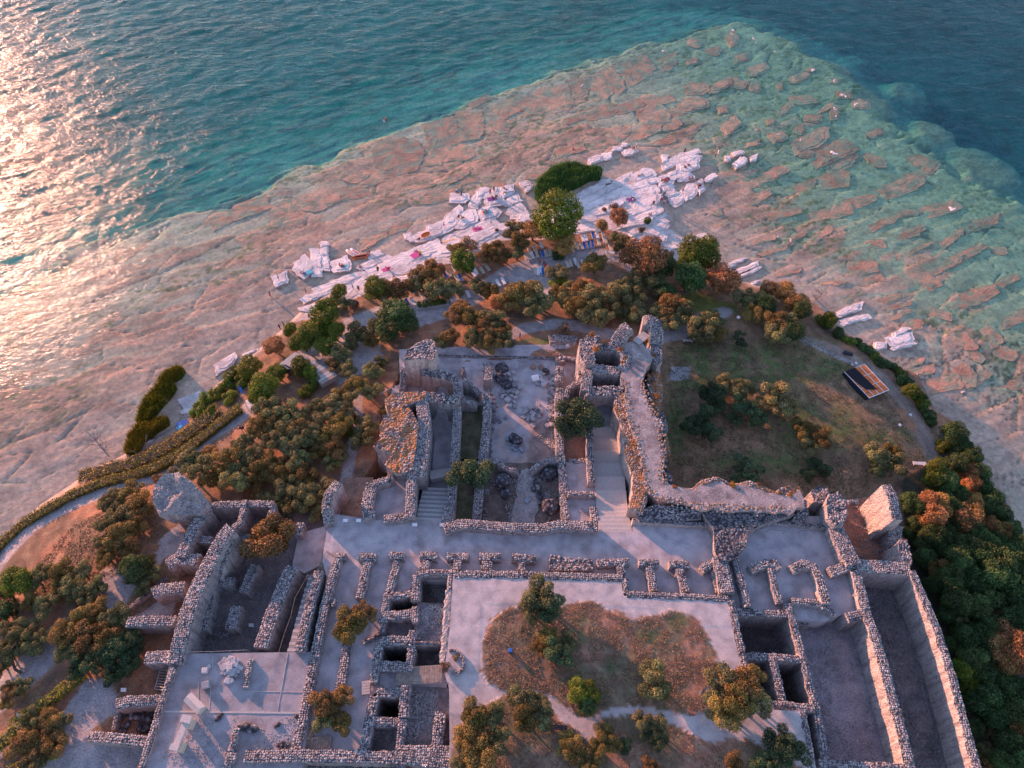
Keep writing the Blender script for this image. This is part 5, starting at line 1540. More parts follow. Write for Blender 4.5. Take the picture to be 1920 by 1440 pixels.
def lobes_for(kind, rs):
    L = []
    if kind in ('olive', 'sparse'):
        n = rs.randint(11, 16) if kind == 'olive' else rs.randint(7, 9)
        for i in range(n):
            a = 2 * math.pi * (i + rs.uniform(-.35, .35)) / n * (2 if n > 9 else 1)
            d = rs.uniform(0.42, 0.82) if i % 3 else rs.uniform(0.1, 0.4)
            r = rs.uniform(0.22, 0.38) * (0.8 if kind == 'sparse' else 1)
            L.append((d * math.cos(a), d * math.sin(a), 0.95 + rs.uniform(-0.28, 0.30) * (1.2 - d), r, rs.uniform(.6, .85)))
    elif kind == 'bush':
        for i in range(9):
            a = rs.uniform(0, 6.28); d = rs.uniform(0, 0.68)
            L.append((d * math.cos(a), d * math.sin(a), 0.35 + 0.25 * (1 - d), rs.uniform(0.28, 0.45), rs.uniform(.8, 1.0)))
    else:                                    # full rounded broadleaf head
        L.append((0, 0, 1.0, 0.62, 0.9))
        for i in range(16):
            a = rs.uniform(0, 6.28); e = rs.uniform(-0.5, 1.2)
            d = 0.62 * math.cos(e)
            L.append((d * math.cos(a), d * math.sin(a), 1.0 + 0.55 * math.sin(e), rs.uniform(0.24, 0.40), rs.uniform(.8, 1)))
    return L


def tree_proto(kind, pal, seed, leaf=0.05, dens=1.0):
    rs = np.random.RandomState(seed)
    L = lobes_for(kind, rs)
    Cs = []; Ns = []; Ts = []
    for (x, y, z, r, fl) in L:
        n = int(4 * math.pi * r * r / (leaf * leaf) * 0.95 * dens)
        d = rs.normal(0, 1, (n, 3)); d /= np.linalg.norm(d, axis=1, keepdims=True)
        lump_ = 1 + 0.28 * np.sin(d[:, :1] * 7 + seed) * np.sin(d[:, 1:2] * 6 + 2) * np.sin(d[:, 2:] * 7 + 1)
        rad = r * (0.55 + 0.5 * rs.rand(n, 1) ** 0.45) * lump_
        p = d * rad * np.array([1, 1, fl]) + np.array([x, y, z])
        inside = np.zeros(n, bool)
        for (x2, y2, z2, r2, f2) in L:
            if (x2, y2, z2) != (x, y, z):
                inside |= (((p - np.array([x2, y2, z2])) / np.array([1, 1, f2])) ** 2).sum(1) < (r2 * 0.62) ** 2
        p = p[~inside]; d = d[~inside]
        Cs.append(p); Ns.append(d)
        Ts.append(np.tile(1 + rs.uniform(-.38, .36) + rs.uniform(-.05, .05, 3), (len(p), 1)))
    C = np.concatenate(Cs); N = np.concatenate(Ns); T = np.concatenate(Ts)
    cm = leaves('crown', C, N, leaf, pal, seed, T)
    mb = MB()
    top = 0.45 if kind not in ('bush',) else 0.12
    lean = (rs.uniform(-.12, .12), rs.uniform(-.12, .12))
    k = (lean[0], lean[1], top)
    mb.tube((0, 0, -0.15), (lean[0] * .5, lean[1] * .5, top * 0.5), 0.09, 0.07, 8)
    mb.tube((lean[0] * .5, lean[1] * .5, top * 0.5), k, 0.07, 0.055, 8)
    for (x, y, z, r, fl) in L[:11]:
        m = (k[0] + (x - k[0]) * 0.5 + rs.uniform(-.06, .06), k[1] + (y - k[1]) * 0.5 + rs.uniform(-.06, .06), top + (z - top) * 0.45)
        mb.tube(k, m, 0.045, 0.026, 5); mb.tube(m, (x, y, z), 0.026, 0.008, 5)
    tm = mesh_py('trunk', mb.V, mb.F, True)
    return cm, tm


PROTO = {
    'O': [tree_proto('olive', 'olive', 100 + i, 0.036, 1.0) for i in range(4)] + [tree_proto('olive', 'warm', 150 + i, 0.036, 1.0) for i in range(3)],
    'G': [tree_proto('round', 'green', 200 + i, 0.037, 0.75) for i in range(3)],
    'D': [tree_proto('round', 'dark', 300 + i, 0.038, 0.75) for i in range(3)],
    'F': [tree_proto('round', 'flower', 400 + i, 0.04, 0.7) for i in range(3)],
    'E': [tree_proto('olive', 'pine', 500 + i, 0.036, 1.0) for i in range(3)],
    'S': [tree_proto('sparse', 'pine', 600 + i, 0.05, 1.0) for i in range(2)],
    'B': [tree_proto('bush', 'green', 700 + i, 0.06, 0.9) for i in range(2)],
    'K': [tree_proto('bush', 'dark', 800 + i, 0.06, 0.9) for i in range(2)],
    'R': [tree_proto('bush', 'dry', 900 + i, 0.06, 0.6) for i in range(2)],
    'T': [tree_proto('bush', 'orange', 950 + i, 0.09, 0.7) for i in range(2)],
}
for k_, l_ in PROTO.items():
    for cm, tm in l_:
        cm.materials.append(M['leaf']); tm.materials.append(M['bark'])
DESC = {'O': ('olive_tree', 'grey green olive tree', 'olive tree'), 'G': ('leafy_tree', 'bright yellow green leafy tree', 'tree'), 'D': ('dark_tree', 'dense dark green tree', 'tree'),
        'F': ('flowering_tree', 'pinkish orange rounded tree', 'tree'), 'E': ('pine_tree', 'dark blue green tree', 'tree'), 'S': ('sapling_tree', 'thin sparse tree', 'tree'),
        'B': ('green_bush', 'green leafy bush', 'bush'), 'K': ('dark_bush', 'low dark green bush', 'bush'), 'R': ('dry_bush', 'brown dry bush', 'bush'), 'T': ('lichen_tuft', 'orange plant tuft', 'tuft')}


def tree(kind, u, v, r, zone, z=None, hs=1.0, label=None):
    bush = kind in 'BKRT'
    if z is None:
        z = gz(u, v + r * (0.55 if not bush else 0.2))
    rad = r * mpp(u, v, z + 3)
    if rad < 0.4:
        rad = max(rad, 0.3)
    hc = (0.95 if not bush else 0.42) * rad * hs
    p = P(u, v, z + hc)
    nm, ds, cat = DESC[kind]
    root = bpy.data.objects.new(nm, None); COL.objects.link(root)
    root.empty_display_size = 0.5
    root.location = (p.x, p.y, z - 0.05)
    k = rad * random.uniform(1.28, 1.42) * (0.86 if 'beach rocks' in zone or 'shore' in zone else 1.0)
    root.rotation_euler = (0, 0, random.uniform(0, 6.28)); root.scale = (k, k, k * hs * random.uniform(.95, 1.08))
    cm, tm = random.choice(PROTO[kind])
    c = bpy.data.objects.new('crown', cm); COL.objects.link(c); c.parent = root
    if kind != 'T':
        t = bpy.data.objects.new('trunk', tm); COL.objects.link(t); t.parent = root
    sz = '' if kind == 'T' or label else ('large ' if r >= 38 else 'small ' if r <= 18 else '')
    thing(root, label or (sz + ds), cat, zone, u, zone and (cat + 's ' + zone))
    return root


def trees(zone, txt, z=None, hs=1.0):
    for tok in txt.split():
        kd, rest = tok[0], tok[1:].split(',')
        tree(kd, float(rest[0]), float(rest[1]), float(rest[2]), zone, float(rest[3]) if len(rest) > 3 else z, hs)


trees('behind the white beach rocks', 'G1045,415,42 O962,430,22 O974,455,22 O968,475,18 F1000,436,20 F1012,425,16 F1057,460,22 K1052,480,16 O928,466,22 O912,478,18 O938,482,18 R872,458,20 O858,468,16 G868,495,26 O800,518,26 O785,535,22 O820,545,24 O845,545,22 F822,508,14 F808,500,13 O900,540,20 O918,548,18 G706,545,24 O724,552,18 O747,545,24 G637,552,16 O645,570,15 R662,572,18 R628,572,12 F1160,411,18 F1128,425,11 R1085,405,12 O1168,460,20 O1160,448,16 R1150,390,11 R1132,393,7 K1216,414,9 R1205,432,8 B942,397,7 R931,432,6 O1215,464,11 R1258,480,11 R1248,472,8')
trees('in the tree belt above the beach', 'O962,562,24 O985,555,26 O1010,562,24 O1000,580,22 F935,570,15 O860,588,20 F866,578,12 O890,600,20 O925,600,22 O905,620,20 O940,622,18 O845,632,17 O830,642,14 O885,638,18 O915,645,20 O945,642,18 O1045,552,17 O1062,568,18 B1050,532,14 O1045,512,18 O1115,498,22 O1090,545,20 O1070,545,14 O1105,560,22 O1085,575,22 O1110,590,22 O1135,575,20 O1130,598,20 O1150,552,24 O1175,540,22 O1160,575,20 O1185,560,22 F1100,540,13 F1095,575,10 F1205,492,34 D1238,505,22 O1215,525,24 O1235,540,20 O1195,590,20 O1180,598,16 D1250,555,17 O1255,575,24 O1280,590,22 O1240,590,20 O1262,608,18 G1310,483,30 G1290,500,22 D1290,530,26 B1305,518,20 F1353,530,27 O1318,612,26 O1335,600,18 O1310,632,20 O1340,628,18 O1398,562,20 O1415,575,18 O1425,565,18 O1408,590,17 D1432,578,18 F1440,545,14 F1472,556,18 F1486,570,17 F1500,572,14 D1502,588,17 O1458,605,22 O1480,610,20 O1465,632,22 D1486,630,17 O1448,625,18')
trees('on the north-west shore', 'G612,595,32 G590,625,28 G570,645,24 G628,625,22 G610,650,20 D745,590,34 D730,620,28 O715,600,22 D765,610,20 O675,625,26 O660,640,20 O695,640,18 F513,650,20 G545,620,14 O640,665,20 O652,690,18 O628,685,16 G497,730,28 G485,745,18 G565,690,20 G582,700,16 G550,680,14 G590,715,12 B575,735,16 G470,690,22 B440,700,18 B455,712,16 B425,720,16 B408,735,16 G520,700,18 B430,745,16 B390,745,14 B375,760,14 B395,770,13 B365,775,12 O700,700,20 O715,680,16 R690,730,14 G535,690,12')
trees('in the western olive grove', 'O500,768,22 O488,800,22 O515,790,20 O545,775,24 O530,805,22 O565,800,22 O590,770,20 O600,790,22 O575,825,22 O545,840,22 O620,760,20 O612,815,20 O640,775,20 O655,750,17 O672,722,18 O625,840,20 O640,800,22 O660,785,14 O690,800,17 O680,825,22 O700,735,17 O640,740,14 O600,845,18 O520,830,20 O440,850,20 O425,870,22 O455,880,22 O470,855,18 O445,905,24 O490,890,22 O510,870,18 O475,915,18 O365,860,18 O390,850,16 O345,875,20 O380,880,22 O400,900,17 O420,890,15 O530,890,22 O560,870,20 O545,915,22 O580,895,20 O600,920,22 O575,935,22 O550,950,20 O605,945,16 O525,945,16 O595,965,16 O500,935,16 O625,870,17 O640,850,14 O470,820,16 O455,830,16 O515,760,16 O725,770,12 B655,812,10', -6.3)
trees('inside the west basement block', 'O512,1008,42', -5.0)
trees('on the western slope', 'O225,930,18 O248,925,20 O205,948,18 O262,950,22 O232,965,24 O205,985,20 O255,985,20 O225,1010,24 O195,1020,18 O240,1030,20 O200,1045,18 D255,1070,24 O282,1080,20 O280,1055,12 O268,1100,16 R330,900,12 O305,900,12')
trees('in the thicket at the left edge', 'G40,1095,26 O12,1110,22 O90,1075,18 O70,1090,20 O120,1080,22 O155,1075,20 O185,1100,18 O135,1105,22 O165,1115,20 O85,1140,20 O60,1130,16 D10,1145,22 O105,1115,16 O25,1185,22 O50,1175,18 O40,1205,22 O65,1215,18 O15,1225,20 O5,1250,18 O80,1195,16 O115,1180,14 R-10,1180,16')
trees('between the lower gravel paths', 'O125,1195,24 O155,1165,22 O185,1150,20 O215,1160,24 O135,1225,22 O170,1200,26 O205,1195,26 O240,1180,22 E150,1250,20 E190,1235,26 E225,1225,24 E250,1210,20 E215,1260,22 E245,1245,18', -4.4)
trees('at the lower left corner', 'O60,1350,20 O90,1350,20 O115,1355,16 O70,1385,26 O95,1400,24 O45,1395,22 O110,1385,18 O75,1425,22 O30,1300,16 O45,1285,16 O20,1290,14 O10,1320,12', -4.4)
trees('on the eastern lawn', 'E1300,800,20 E1325,810,20 E1318,785,18 E1335,740,22 E1345,760,16 O1362,722,18 O1390,735,18 E1395,765,22 E1418,785,18 E1375,785,14 O1455,745,28 O1475,770,20 O1440,755,18 O1505,805,20 O1535,820,20 O1520,835,18 E1530,872,14 E1518,888,16 E1545,885,12 O1645,858,20 O1672,872,22 O1668,850,16 E1642,878,16', -7.0)
trees('sparse and alone on the shaded lawn', 'S1398,882,30', -7.0, 0.7)
trees('leaning and almost bare on the lawn path', 'S1385,636,16', -7.0, 0.8)
tree('E', 1080, 790, 36, 'growing on the right wall of the rubble court', -4.0, 0.9, 'round bush like tree with brown crest')
tree('E', 880, 890, 32, 'in the grassy chamber left of the boulder room', -4.4, 1.0, 'upright dark pine')
trees('in the west lanes', 'O660,1170,28 O685,1150,20 O640,1185,16 O612,1320,24 O640,1310,20 O640,1355,20 O605,1350,20', -2.0)
tree('R', 832, 1252, 10, 'beside the ring of pale stones', 0, 1)
tree('R', 852, 1235, 7, 'inside the ring of pale stones', 0, 1)
trees('on the garden terrace', 'O1010,1115,30 O995,1145,22 E1030,1140,26 O1020,1150,16 O1030,1195,18 O1062,1200,16 E1045,1225,24 O1015,1215,14 O1225,1272,30 O1240,1300,14 O1350,1285,30 O1385,1285,30 O1370,1330,32 O1410,1320,26 O1340,1320,22 O1405,1270,20 O890,1345,26 O925,1340,22 O880,1385,28 O930,1385,26 O900,1420,28 O870,1430,22 O975,1310,22 O1010,1320,22 O985,1350,24 O1020,1350,18 G1085,1295,20 G1105,1300,18 D1098,1325,17 O1065,1395,20 O1080,1415,20 O1135,1375,18 O1145,1395,16 O1120,1400,17 E1170,1400,14 O1210,1355,18 O1235,1365,18 E1225,1385,18 E1460,1395,28 E1490,1410,24 E1450,1425,24 O1220,1440,16 O1375,1435,18 O1110,1440,18 E1420,1440,18', 0.0, 0.9)
trees('in the eastern wood', 'D1785,818,20 B1768,838,13 D1800,840,16 G1750,885,18 D1770,905,18 G1745,900,16 F1810,890,15 F1818,912,13 D1702,945,15 D1720,960,17 F1735,950,20 F1758,955,20 F1740,975,22 D1770,935,14 F1810,968,20 F1800,985,20 F1820,942,15 D1845,950,16 F1855,985,14 F1875,1000,16 D1880,1040,24 D1900,1070,26 D1860,1060,26 D1830,1050,24 D1850,1090,26 D1800,1030,22 D1770,1010,18 D1740,1010,18 D1790,1060,24 D1725,1020,14 O1755,1072,20 D1770,1090,22 D1810,1095,24 D1745,1100,15 D1880,1110,26 D1905,1140,26 D1850,1130,24 D1785,1130,24 D1820,1140,22 O1798,1165,17 D1770,1155,13 F1835,1165,12 F1862,1160,14 D1890,1170,24 F1875,1195,26 F1895,1225,28 F1865,1225,24 F1880,1250,22 D1830,1190,22 D1845,1225,20 D1800,1200,20 D1815,1235,22 D1790,1180,12 G1800,1262,20 G1812,1290,18 D1840,1270,22 D1850,1310,24 D1825,1320,20 D1880,1290,22 D1910,1300,24 R1815,1340,13 R1840,1335,14 D1860,1345,20 D1890,1340,22 F1900,1370,18 D1915,1400,20 R1855,1370,16 D1880,1390,22 O1835,1405,15 R1850,1400,14 O1845,1430,15 D1870,1430,18 D1900,1430,20 D1925,1350,20 D1925,1220,18 D1935,1150,18 D1925,1440,18 D1860,1020,16 D1760,985,12 D1815,862,16 D1832,892,17 D1838,918,14 D1858,940,15 D1872,968,17 D1892,995,18 D1905,1030,20 D1790,870,18 D1775,955,16 D1795,930,14 D1785,985,16 D1820,1005,18 D1840,1025,20 D1765,1030,16 D1712,985,12 D1700,1000,10 B1752,925,12 D1730,1050,16 D1850,1180,20 D1775,1210,13 D1800,1320,14 D1820,1365,15 D1885,1060,20 D1925,1080,20 D1915,1170,22', None, 1.25)
for (a_, b_) in (('along the terrace cliff', 'T1226,668,7 T1232,668,5 T1216,705,4 T1222,715,4 T1232,745,8 T1240,830,6 T1244,850,6 T1238,892,7 T1240,910,4 T1213,640,4'),):
    trees(a_, b_, -0.2)
trees('rooted on the north-east tower', 'T1119,655,7 T1132,642,4 T1162,655,5 T1172,670,4 T1166,680,4 T1110,627,6 T1184,635,4', 0.9)
trees('along the north rim of the east terrace', 'T1265,914,5 T1374,911,7 T1386,918,4 T1420,908,5 T1460,925,5 T1480,928,5', 0.3)
tree('R', 1062, 618, 14, 'beside the ruined footing north of the court', -6.2, 0.8)

# fringe of low bushes along the eastern shore and below the wood
for i in range(26):
    t = i / 25
    q = [(1545, 605), (1580, 628), (1620, 655), (1655, 678), (1690, 705), (1708, 735), (1725, 745), (1738, 775), (1745, 790)]
    f = t * (len(q) - 1); k = min(int(f), len(q) - 2); f -= k
    u = q[k][0] * (1 - f) + q[k + 1][0] * f; v = q[k][1] * (1 - f) + q[k + 1][1] * f
    tree('K' if i % 4 else 'B', u + random.uniform(-4, 4), v + random.uniform(-4, 4), random.uniform(11, 15), 'in the strip along the eastern shore')
tree('G', 1553, 602, 17, 'over the strip of bushes on the eastern shore')
tree('G', 1708, 738, 17, 'at the bend of the eastern shore path')


# dry tufts over the lawns (nobody could count them)
def tufts(name, desc, zone, poly, n, z, pal, size=0.11):
    W = [P(u, v, -7.0 if z is None else z) for u, v in poly]
    x0 = min(p.x for p in W); x1 = max(p.x for p in W); y0 = min(p.y for p in W); y1 = max(p.y for p in W)
    xs = RS.uniform(x0, x1, n * 3); ys = RS.uniform(y0, y1, n * 3)
    k = in_poly(xs, ys, [(p.x, p.y) for p in W]) & (fbm(xs * 0.7, ys * 0.7, 51) > 0.36 + 0.2 * RS.rand(n * 3))
    xs = xs[k][:n]; ys = ys[k][:n]
    zs = ground_height(xs, ys) if z is None else np.full(len(xs), z + 0.06)
    me = leaves(name, np.stack([xs, ys, zs + 0.05], -1), np.tile([0, 0, 1.0], (len(xs), 1)), size, pal, 9)
    o = link(name, me, 'leaf')
    o['kind'] = 'stuff'; o['category'] = 'grass'; o['label'] = desc + ' ' + zone


tufts('dry_grass', 'short dry grass tufts', 'on the lawn east of the ruins', [(1250, 640), (1500, 630), (1640, 700), (1740, 860), (1600, 930), (1262, 900)], 16000, None, 'lawn')
tufts('dry_grass', 'short reddish grass tufts', 'on the round bed of the garden', GRASS_PX, 16000, 0.0, 'straw', 0.09)
tufts('dry_grass', 'sparse dry tufts', 'under the garden trees', GRASS2, 12000, 0.0, 'straw', 0.09)
tufts('dry_grass', 'sparse dry tufts', 'over the sunlit western slope', [(60, 1060), (130, 980), (200, 950), (290, 920), (300, 1000), (240, 1080), (150, 1120), (60, 1120)], 7000, None, 'straw', 0.12)


# hedges and reeds
def hedge(name, desc, zone, pts, w, h, pal, z=None, leaf=0.13, cat='hedge', upright=False, dens=1.0):
    W = [P(u, v, (gz(u, v) if z is None else z) + h * 0.7) for u, v in pts]
    W = [Vector((p.x, p.y, p.z - h * 0.7)) for p in W]
    S = resample(W, 0.5)
    Cs = []; Ns = []
    for i, p in enumerate(S):
        t = S[min(i + 1, len(S) - 1)] - S[max(0, i - 1)]; t.z = 0; t.normalize(); nm = Vector((-t.y, t.x, 0))
        wv = w * (0.85 + 0.3 * random.random()); hv = h * (0.88 + 0.24 * random.random())
        k = int(0.5 * (wv + 2 * hv) / (leaf * leaf) * 0.7 * dens)
        for _ in range(k):
            s = random.random() * (wv + 2 * hv)
            if s < hv:
                q, n_ = (-wv / 2, s), (-1, 0)
            elif s < hv + wv:
                q, n_ = (s - hv - wv / 2, hv), (0, 1)
            else:
                q, n_ = (wv / 2, s - hv - wv), (1, 0)
            q = (q[0] * random.uniform(.8, 1.08), q[1] * random.uniform(.85, 1.08))
            c = p + nm * q[0] + t * random.uniform(-.3, .3)
            Cs.append((c.x, c.y, c.z + q[1])); n3 = nm * n_[0]
            Ns.append((n3.x, n3.y, n_[1] + 0.01))
    me = leaves(name, np.array(Cs), np.array(Ns), leaf, pal, 77 + len(Cs) % 50)
    o = link(name, me, 'leaf')
    thing(o, desc, cat, zone, pts[0][0])
    core = MB()
    for a, b in zip(S[::3], S[3::3]):
        mid = (a + b) / 2; d = b - a
        core.box((mid.x, mid.y, mid.z + h * 0.4), (d.length * 1.05, w * 0.7, h * 0.8), math.atan2(d.y, d.x))
    if core.V:
        core.build('inner_twigs', 'bark', o, 'stuff')
    return o


hedge('hedge', 'long clipped yellow green hedge', 'between the west path and the lake', [(-30, 1055), (0, 1020), (40, 985), (85, 955), (140, 925), (190, 905), (250, 890), (290, 878), (340, 850), (380, 820), (420, 788), (450, 765)], 1.7, 1.3, 'hedge')
hedge('hedge', 'loose brown green scrub', 'on the lake side of the long clipped hedge', [(150, 895), (200, 880), (240, 872), (290, 850), (340, 820), (380, 790), (410, 765)], 2.8, 1.0, 'hedge', leaf=0.16, dens=0.7)
hedge('hedge', 'short yellow green hedge', 'beside the lower left gravel', [(152, 1262), (125, 1285), (95, 1310), (60, 1335), (22, 1358)], 1.5, 1.1, 'hedge', -4.4)
hedge('hedge', 'cut off piece of hedge', 'at the very left edge', [(25, 1370), (5, 1390), (-20, 1410)], 1.5, 1.1, 'hedge', -4.4)
hedge('hedge', 'dark low hedge line', 'under the lower left trees', [(110, 1410), (60, 1425), (20, 1445)], 1.3, 1.0, 'hedge', -4.4)


def reeds(desc, zone, poly, n, h, pal, z=ZW - 0.3):
    """a bed of upright reed blades (nobody could count them)"""
    W = [P(u, v, ZW + h * 0.6) for u, v in poly]
    x0 = min(p.x for p in W); x1 = max(p.x for p in W); y0 = min(p.y for p in W); y1 = max(p.y for p in W)
    xs = RS.uniform(x0, x1, n * 4); ys = RS.uniform(y0, y1, n * 4)
    k = in_poly(xs, ys, [(p.x, p.y) for p in W])
    xs = xs[k][:n]; ys = ys[k][:n]; m = len(xs)
    hh = h * (0.75 + 0.5 * RS.rand(m)) * (0.75 + 0.5 * fbm(xs * 0.5, ys * 0.5, 4))
    a = RS.rand(m) * 3.14; w = 0.09
    lx = RS.normal(0, 0.25, m); ly = RS.normal(0, 0.25, m)
    V = np.empty((m, 4, 3))
    for j, (sx, top, ww) in enumerate(((-1, 0, 1), (1, 0, 1), (1, 1, .25), (-1, 1, .25))):
        V[:, j, 0] = xs + sx * w * ww * np.cos(a) + lx * top; V[:, j, 1] = ys + sx * w * ww * np.sin(a) + ly * top
        V[:, j, 2] = z + top * hh
    p0, p1, _p = (np.array(q) for q in PAL[pal])
    c = p0 + (p1 - p0) * RS.rand(m, 1)
    me = mesh_np('reed_bed', V.reshape(-1, 3), np.arange(m * 4).reshape(m, 4), np.repeat(c[:, None], 4, 1).reshape(-1, 3))
    o = link('reed_bed', me, 'leaf')
    thing(o, desc, 'reeds', zone, poly[0][0])
    o['kind'] = 'stuff'


reeds('dark green island of tall reeds', 'in the shallows above the white rocks', [(1003, 360), (1008, 340), (1030, 320), (1055, 308), (1080, 306), (1102, 314), (1128, 316), (1126, 328), (1108, 330), (1085, 342), (1055, 356), (1030, 368), (1010, 372)], 16000, 2.4, 'reed')
reeds('small clump of brownish reeds', 'in the west shallows, upper one', [(295, 712), (308, 696), (330, 686), (344, 690), (338, 702), (318, 714), (300, 718)], 2600, 1.7, 'hedge')
reeds('long clump of brownish reeds', 'in the west shallows, middle one', [(255, 788), (262, 765), (275, 740), (295, 720), (318, 714), (328, 722), (318, 740), (300, 760), (282, 782), (262, 792)], 6000, 1.7, 'hedge')
reeds('wide clump of brownish reeds', 'in the west shallows, lower one', [(232, 845), (240, 815), (258, 795), (290, 785), (312, 780), (314, 792), (290, 808), (272, 825), (262, 845), (245, 852)], 5000, 1.7, 'hedge')
# ------------------------------------------------------------------ loose blocks and boulders
def block(desc, zone, u, v, r, z, asp=1.0, h=0.8, kind='block', col=None, ang=None, mat='stone', place=None):
    s = mpp(u, v, z) * r
    p = P(u, v, z + s * h * 0.5)
    bm = bmesh.new()
    if kind == 'block':
        bmesh.ops.create_cube(bm, size=1.0)
        bmesh.ops.bevel(bm, geom=bm.edges[:], offset=0.07, segments=1, affect='EDGES')
        for w_ in bm.verts:
            w_.co = Vector((w_.co.x * 2 * s * asp, w_.co.y * 2 * s / asp, w_.co.z * s * h * 1.6)) + Vector([random.uniform(-.05, .05) * s for _ in range(3)])
    else:
        bmesh.ops.create_icosphere(bm, subdivisions=3, radius=1.0)
        sd_ = random.uniform(0, 50)
        for w_ in bm.verts:
            c = w_.co
            k = 0.75 + 0.65 * float(fbm(np.array([c.x * 1.3 + sd_]), np.array([c.y * 1.3 + c.z * 1.7]), 3, 3)[0])
            w_.co = Vector((c.x * s * asp * k, c.y * s / asp * k, max(c.z * s * h * k, -0.3 * s)))
    for f in bm.faces:
        f.smooth = False
    nm = 'stone_block' if kind == 'block' else 'boulder'
    me = bpy.data.meshes.new(nm); bm.to_mesh(me); bm.free()
    n = len(me.vertices)
    cc = np.array(col if col else (0.36, 0.34, 0.35)) * random.uniform(.75, 1.25)
    a = me.color_attributes.new('Col', 'FLOAT_COLOR', 'POINT')
    q = np.ones((n, 4), np.float32); q[:, :3] = np.clip(cc, 0, 1) * (0.9 + 0.2 * RS.rand(n, 1)); a.data.foreach_set('color', q.ravel())
    o = link(nm, me, mat)
    o.location = (p.x, p.y, z + (s * h * 0.75 if kind == 'block' else s * h * 0.3))
    o.rotation_euler = (random.uniform(-.08, .08), random.uniform(-.08, .08), R(ang) if ang is not None else random.uniform(0, 3.14))
    thing(o, desc, 'stone' if kind == 'block' else 'boulder', zone, u, 'loose stones ' + (place or zone))
    return o


Zc1 = 'in the top left heap of the court'
for (u, v, r) in ((941, 691, 11), (941, 709, 12), (950, 720, 9)):
    block('big dark boulder', Zc1, u, v, r, -6.4, 1.0, 0.9, 'boulder', mat='boulder')
for (u, v, r) in ((963, 699, 4), (952, 703, 5), (966, 712, 5), (957, 713, 4), (965, 724, 4), (963, 735, 5), (969, 737, 5), (954, 735, 4), (960, 743, 3.4), (966, 746, 4), (952, 751, 6), (955, 761, 5), (965, 755, 4), (965, 763, 4), (942, 744, 4), (939, 738, 3), (948, 741, 3), (974, 728, 4), (960, 731, 3), (944, 736, 3)):
    block('squared grey stone block', Zc1, u, v, r * 0.85, -6.4, random.uniform(.8, 1.3), 0.9)
Zc2 = 'in the top right group of the court'
block('reddish round stone', Zc2, 999, 688, 5, -6.4, 1, 0.9, 'boulder', (0.40, 0.24, 0.18))
block('reddish pointed stone', Zc2, 1014, 689, 5, -6.4, 1.2, 0.9, 'boulder', (0.40, 0.24, 0.18))
block('large white square slab', Zc2, 1004, 710, 6.5, -6.4, 1.05, 0.6, col=(0.72, 0.68, 0.68), ang=12)
for (u, v, r) in ((1016, 714, 5), (1021, 721, 6.5), (1008, 721, 4), (1014, 706, 4), (1024, 690, 3), (1018, 700, 5)):
    block('squared grey stone block', Zc2, u, v, r * .85, -6.4, 1.25, 0.8)
block('dark boulder', Zc2, 1022, 696, 7, -6.4, 1, 0.9, 'boulder', mat='boulder')
Zc3 = 'in the middle group of the court'
for (u, v, r) in ((996, 765, 6), (997, 774, 4.6), (1000, 779, 5.2), (1000, 787, 5), (1000, 799, 5.6), (983, 775, 4), (982, 783, 4.5), (990, 787, 4), (1008, 766, 4.5), (1015, 772, 5.5), (1011, 781, 4), (1009, 759, 4), (1004, 770, 3.4), (988, 770, 4)):
    block('squared grey stone block', Zc3, u, v, r * .85, -6.4, random.uniform(.8, 1.4), 0.8)
Zc4 = 'along the court right wall'
for (u, v, r) in ((1038, 712, 4), (1038, 720, 4), (1036, 728, 3), (1039, 739, 4), (1040, 750, 4), (1033, 766, 4), (1038, 770, 4), (1026, 799, 5), (1032, 797, 5), (1039, 797, 5), (1031, 782, 4), (1037, 780, 3), (1028, 788, 3), (1040, 760, 3), (1034, 754, 3)):
    block('small grey stone block', Zc4, u, v, r * .8, -6.4, random.uniform(.7, 1.3), 0.9)
Zc5 = 'along the court left wall'
for (u, v, r) in ((926, 746, 4), (926, 755, 4), (933, 762, 3), (926, 769, 4), (933, 785, 4.5), (927, 790, 4), (948, 784, 3.2), (938, 792, 3), (925, 778, 4), (922, 800, 4), (921, 812, 4), (919, 825, 4), (918, 838, 4), (925, 805, 3), (917, 850, 3.5)):
    block('small dark stone block', Zc5, u, v, r * .8, -6.4, random.uniform(.7, 1.3), 0.8, col=(0.22, 0.21, 0.24))
Zc6 = 'on the sandy oval in the court'
block('upright dark boulder', Zc6, 966, 822, 11, -6.4, 0.85, 1.2, 'boulder', mat='boulder')
for (u, v, r) in ((952, 822, 4.5), (966, 836, 4), (961, 840, 3.2), (966, 844, 3.2), (977, 844, 4.2)):
    block('squared bluish stone block', Zc6, u, v, r * .9, -6.4, 1.3, 0.8, col=(0.30, 0.33, 0.38))
Zc7 = 'in the apse room'
for (u, v, r) in ((943, 900, 15), (1029, 889, 13), (1006, 913, 10), (1030, 948, 15), (948, 925, 9), (1012, 930, 7)):
    block('large dark boulder', Zc7, u, v, r, -5.0, 1.0, 0.9, 'boulder', mat='boulder')
block('single bluish stone block', Zc7, 988, 940, 4.5, -5.0, 1.1, 0.8, col=(0.30, 0.33, 0.38))
Zc8 = 'in the stone pile on the plaza'
rp = random.Random(5)
for i in range(26):
    t = i * 2.4; d = 3.6 * math.sqrt(i)
    block('angular grey stone', Zc8, 433 + d * math.cos(t) * 1.1, 1251 + d * math.sin(t) * 0.95, rp.uniform(3.2, 5), -1.0 + max(0, 0.5 - d * 0.03), rp.uniform(.7, 1.4), 1.0, col=(0.42, 0.41, 0.43))
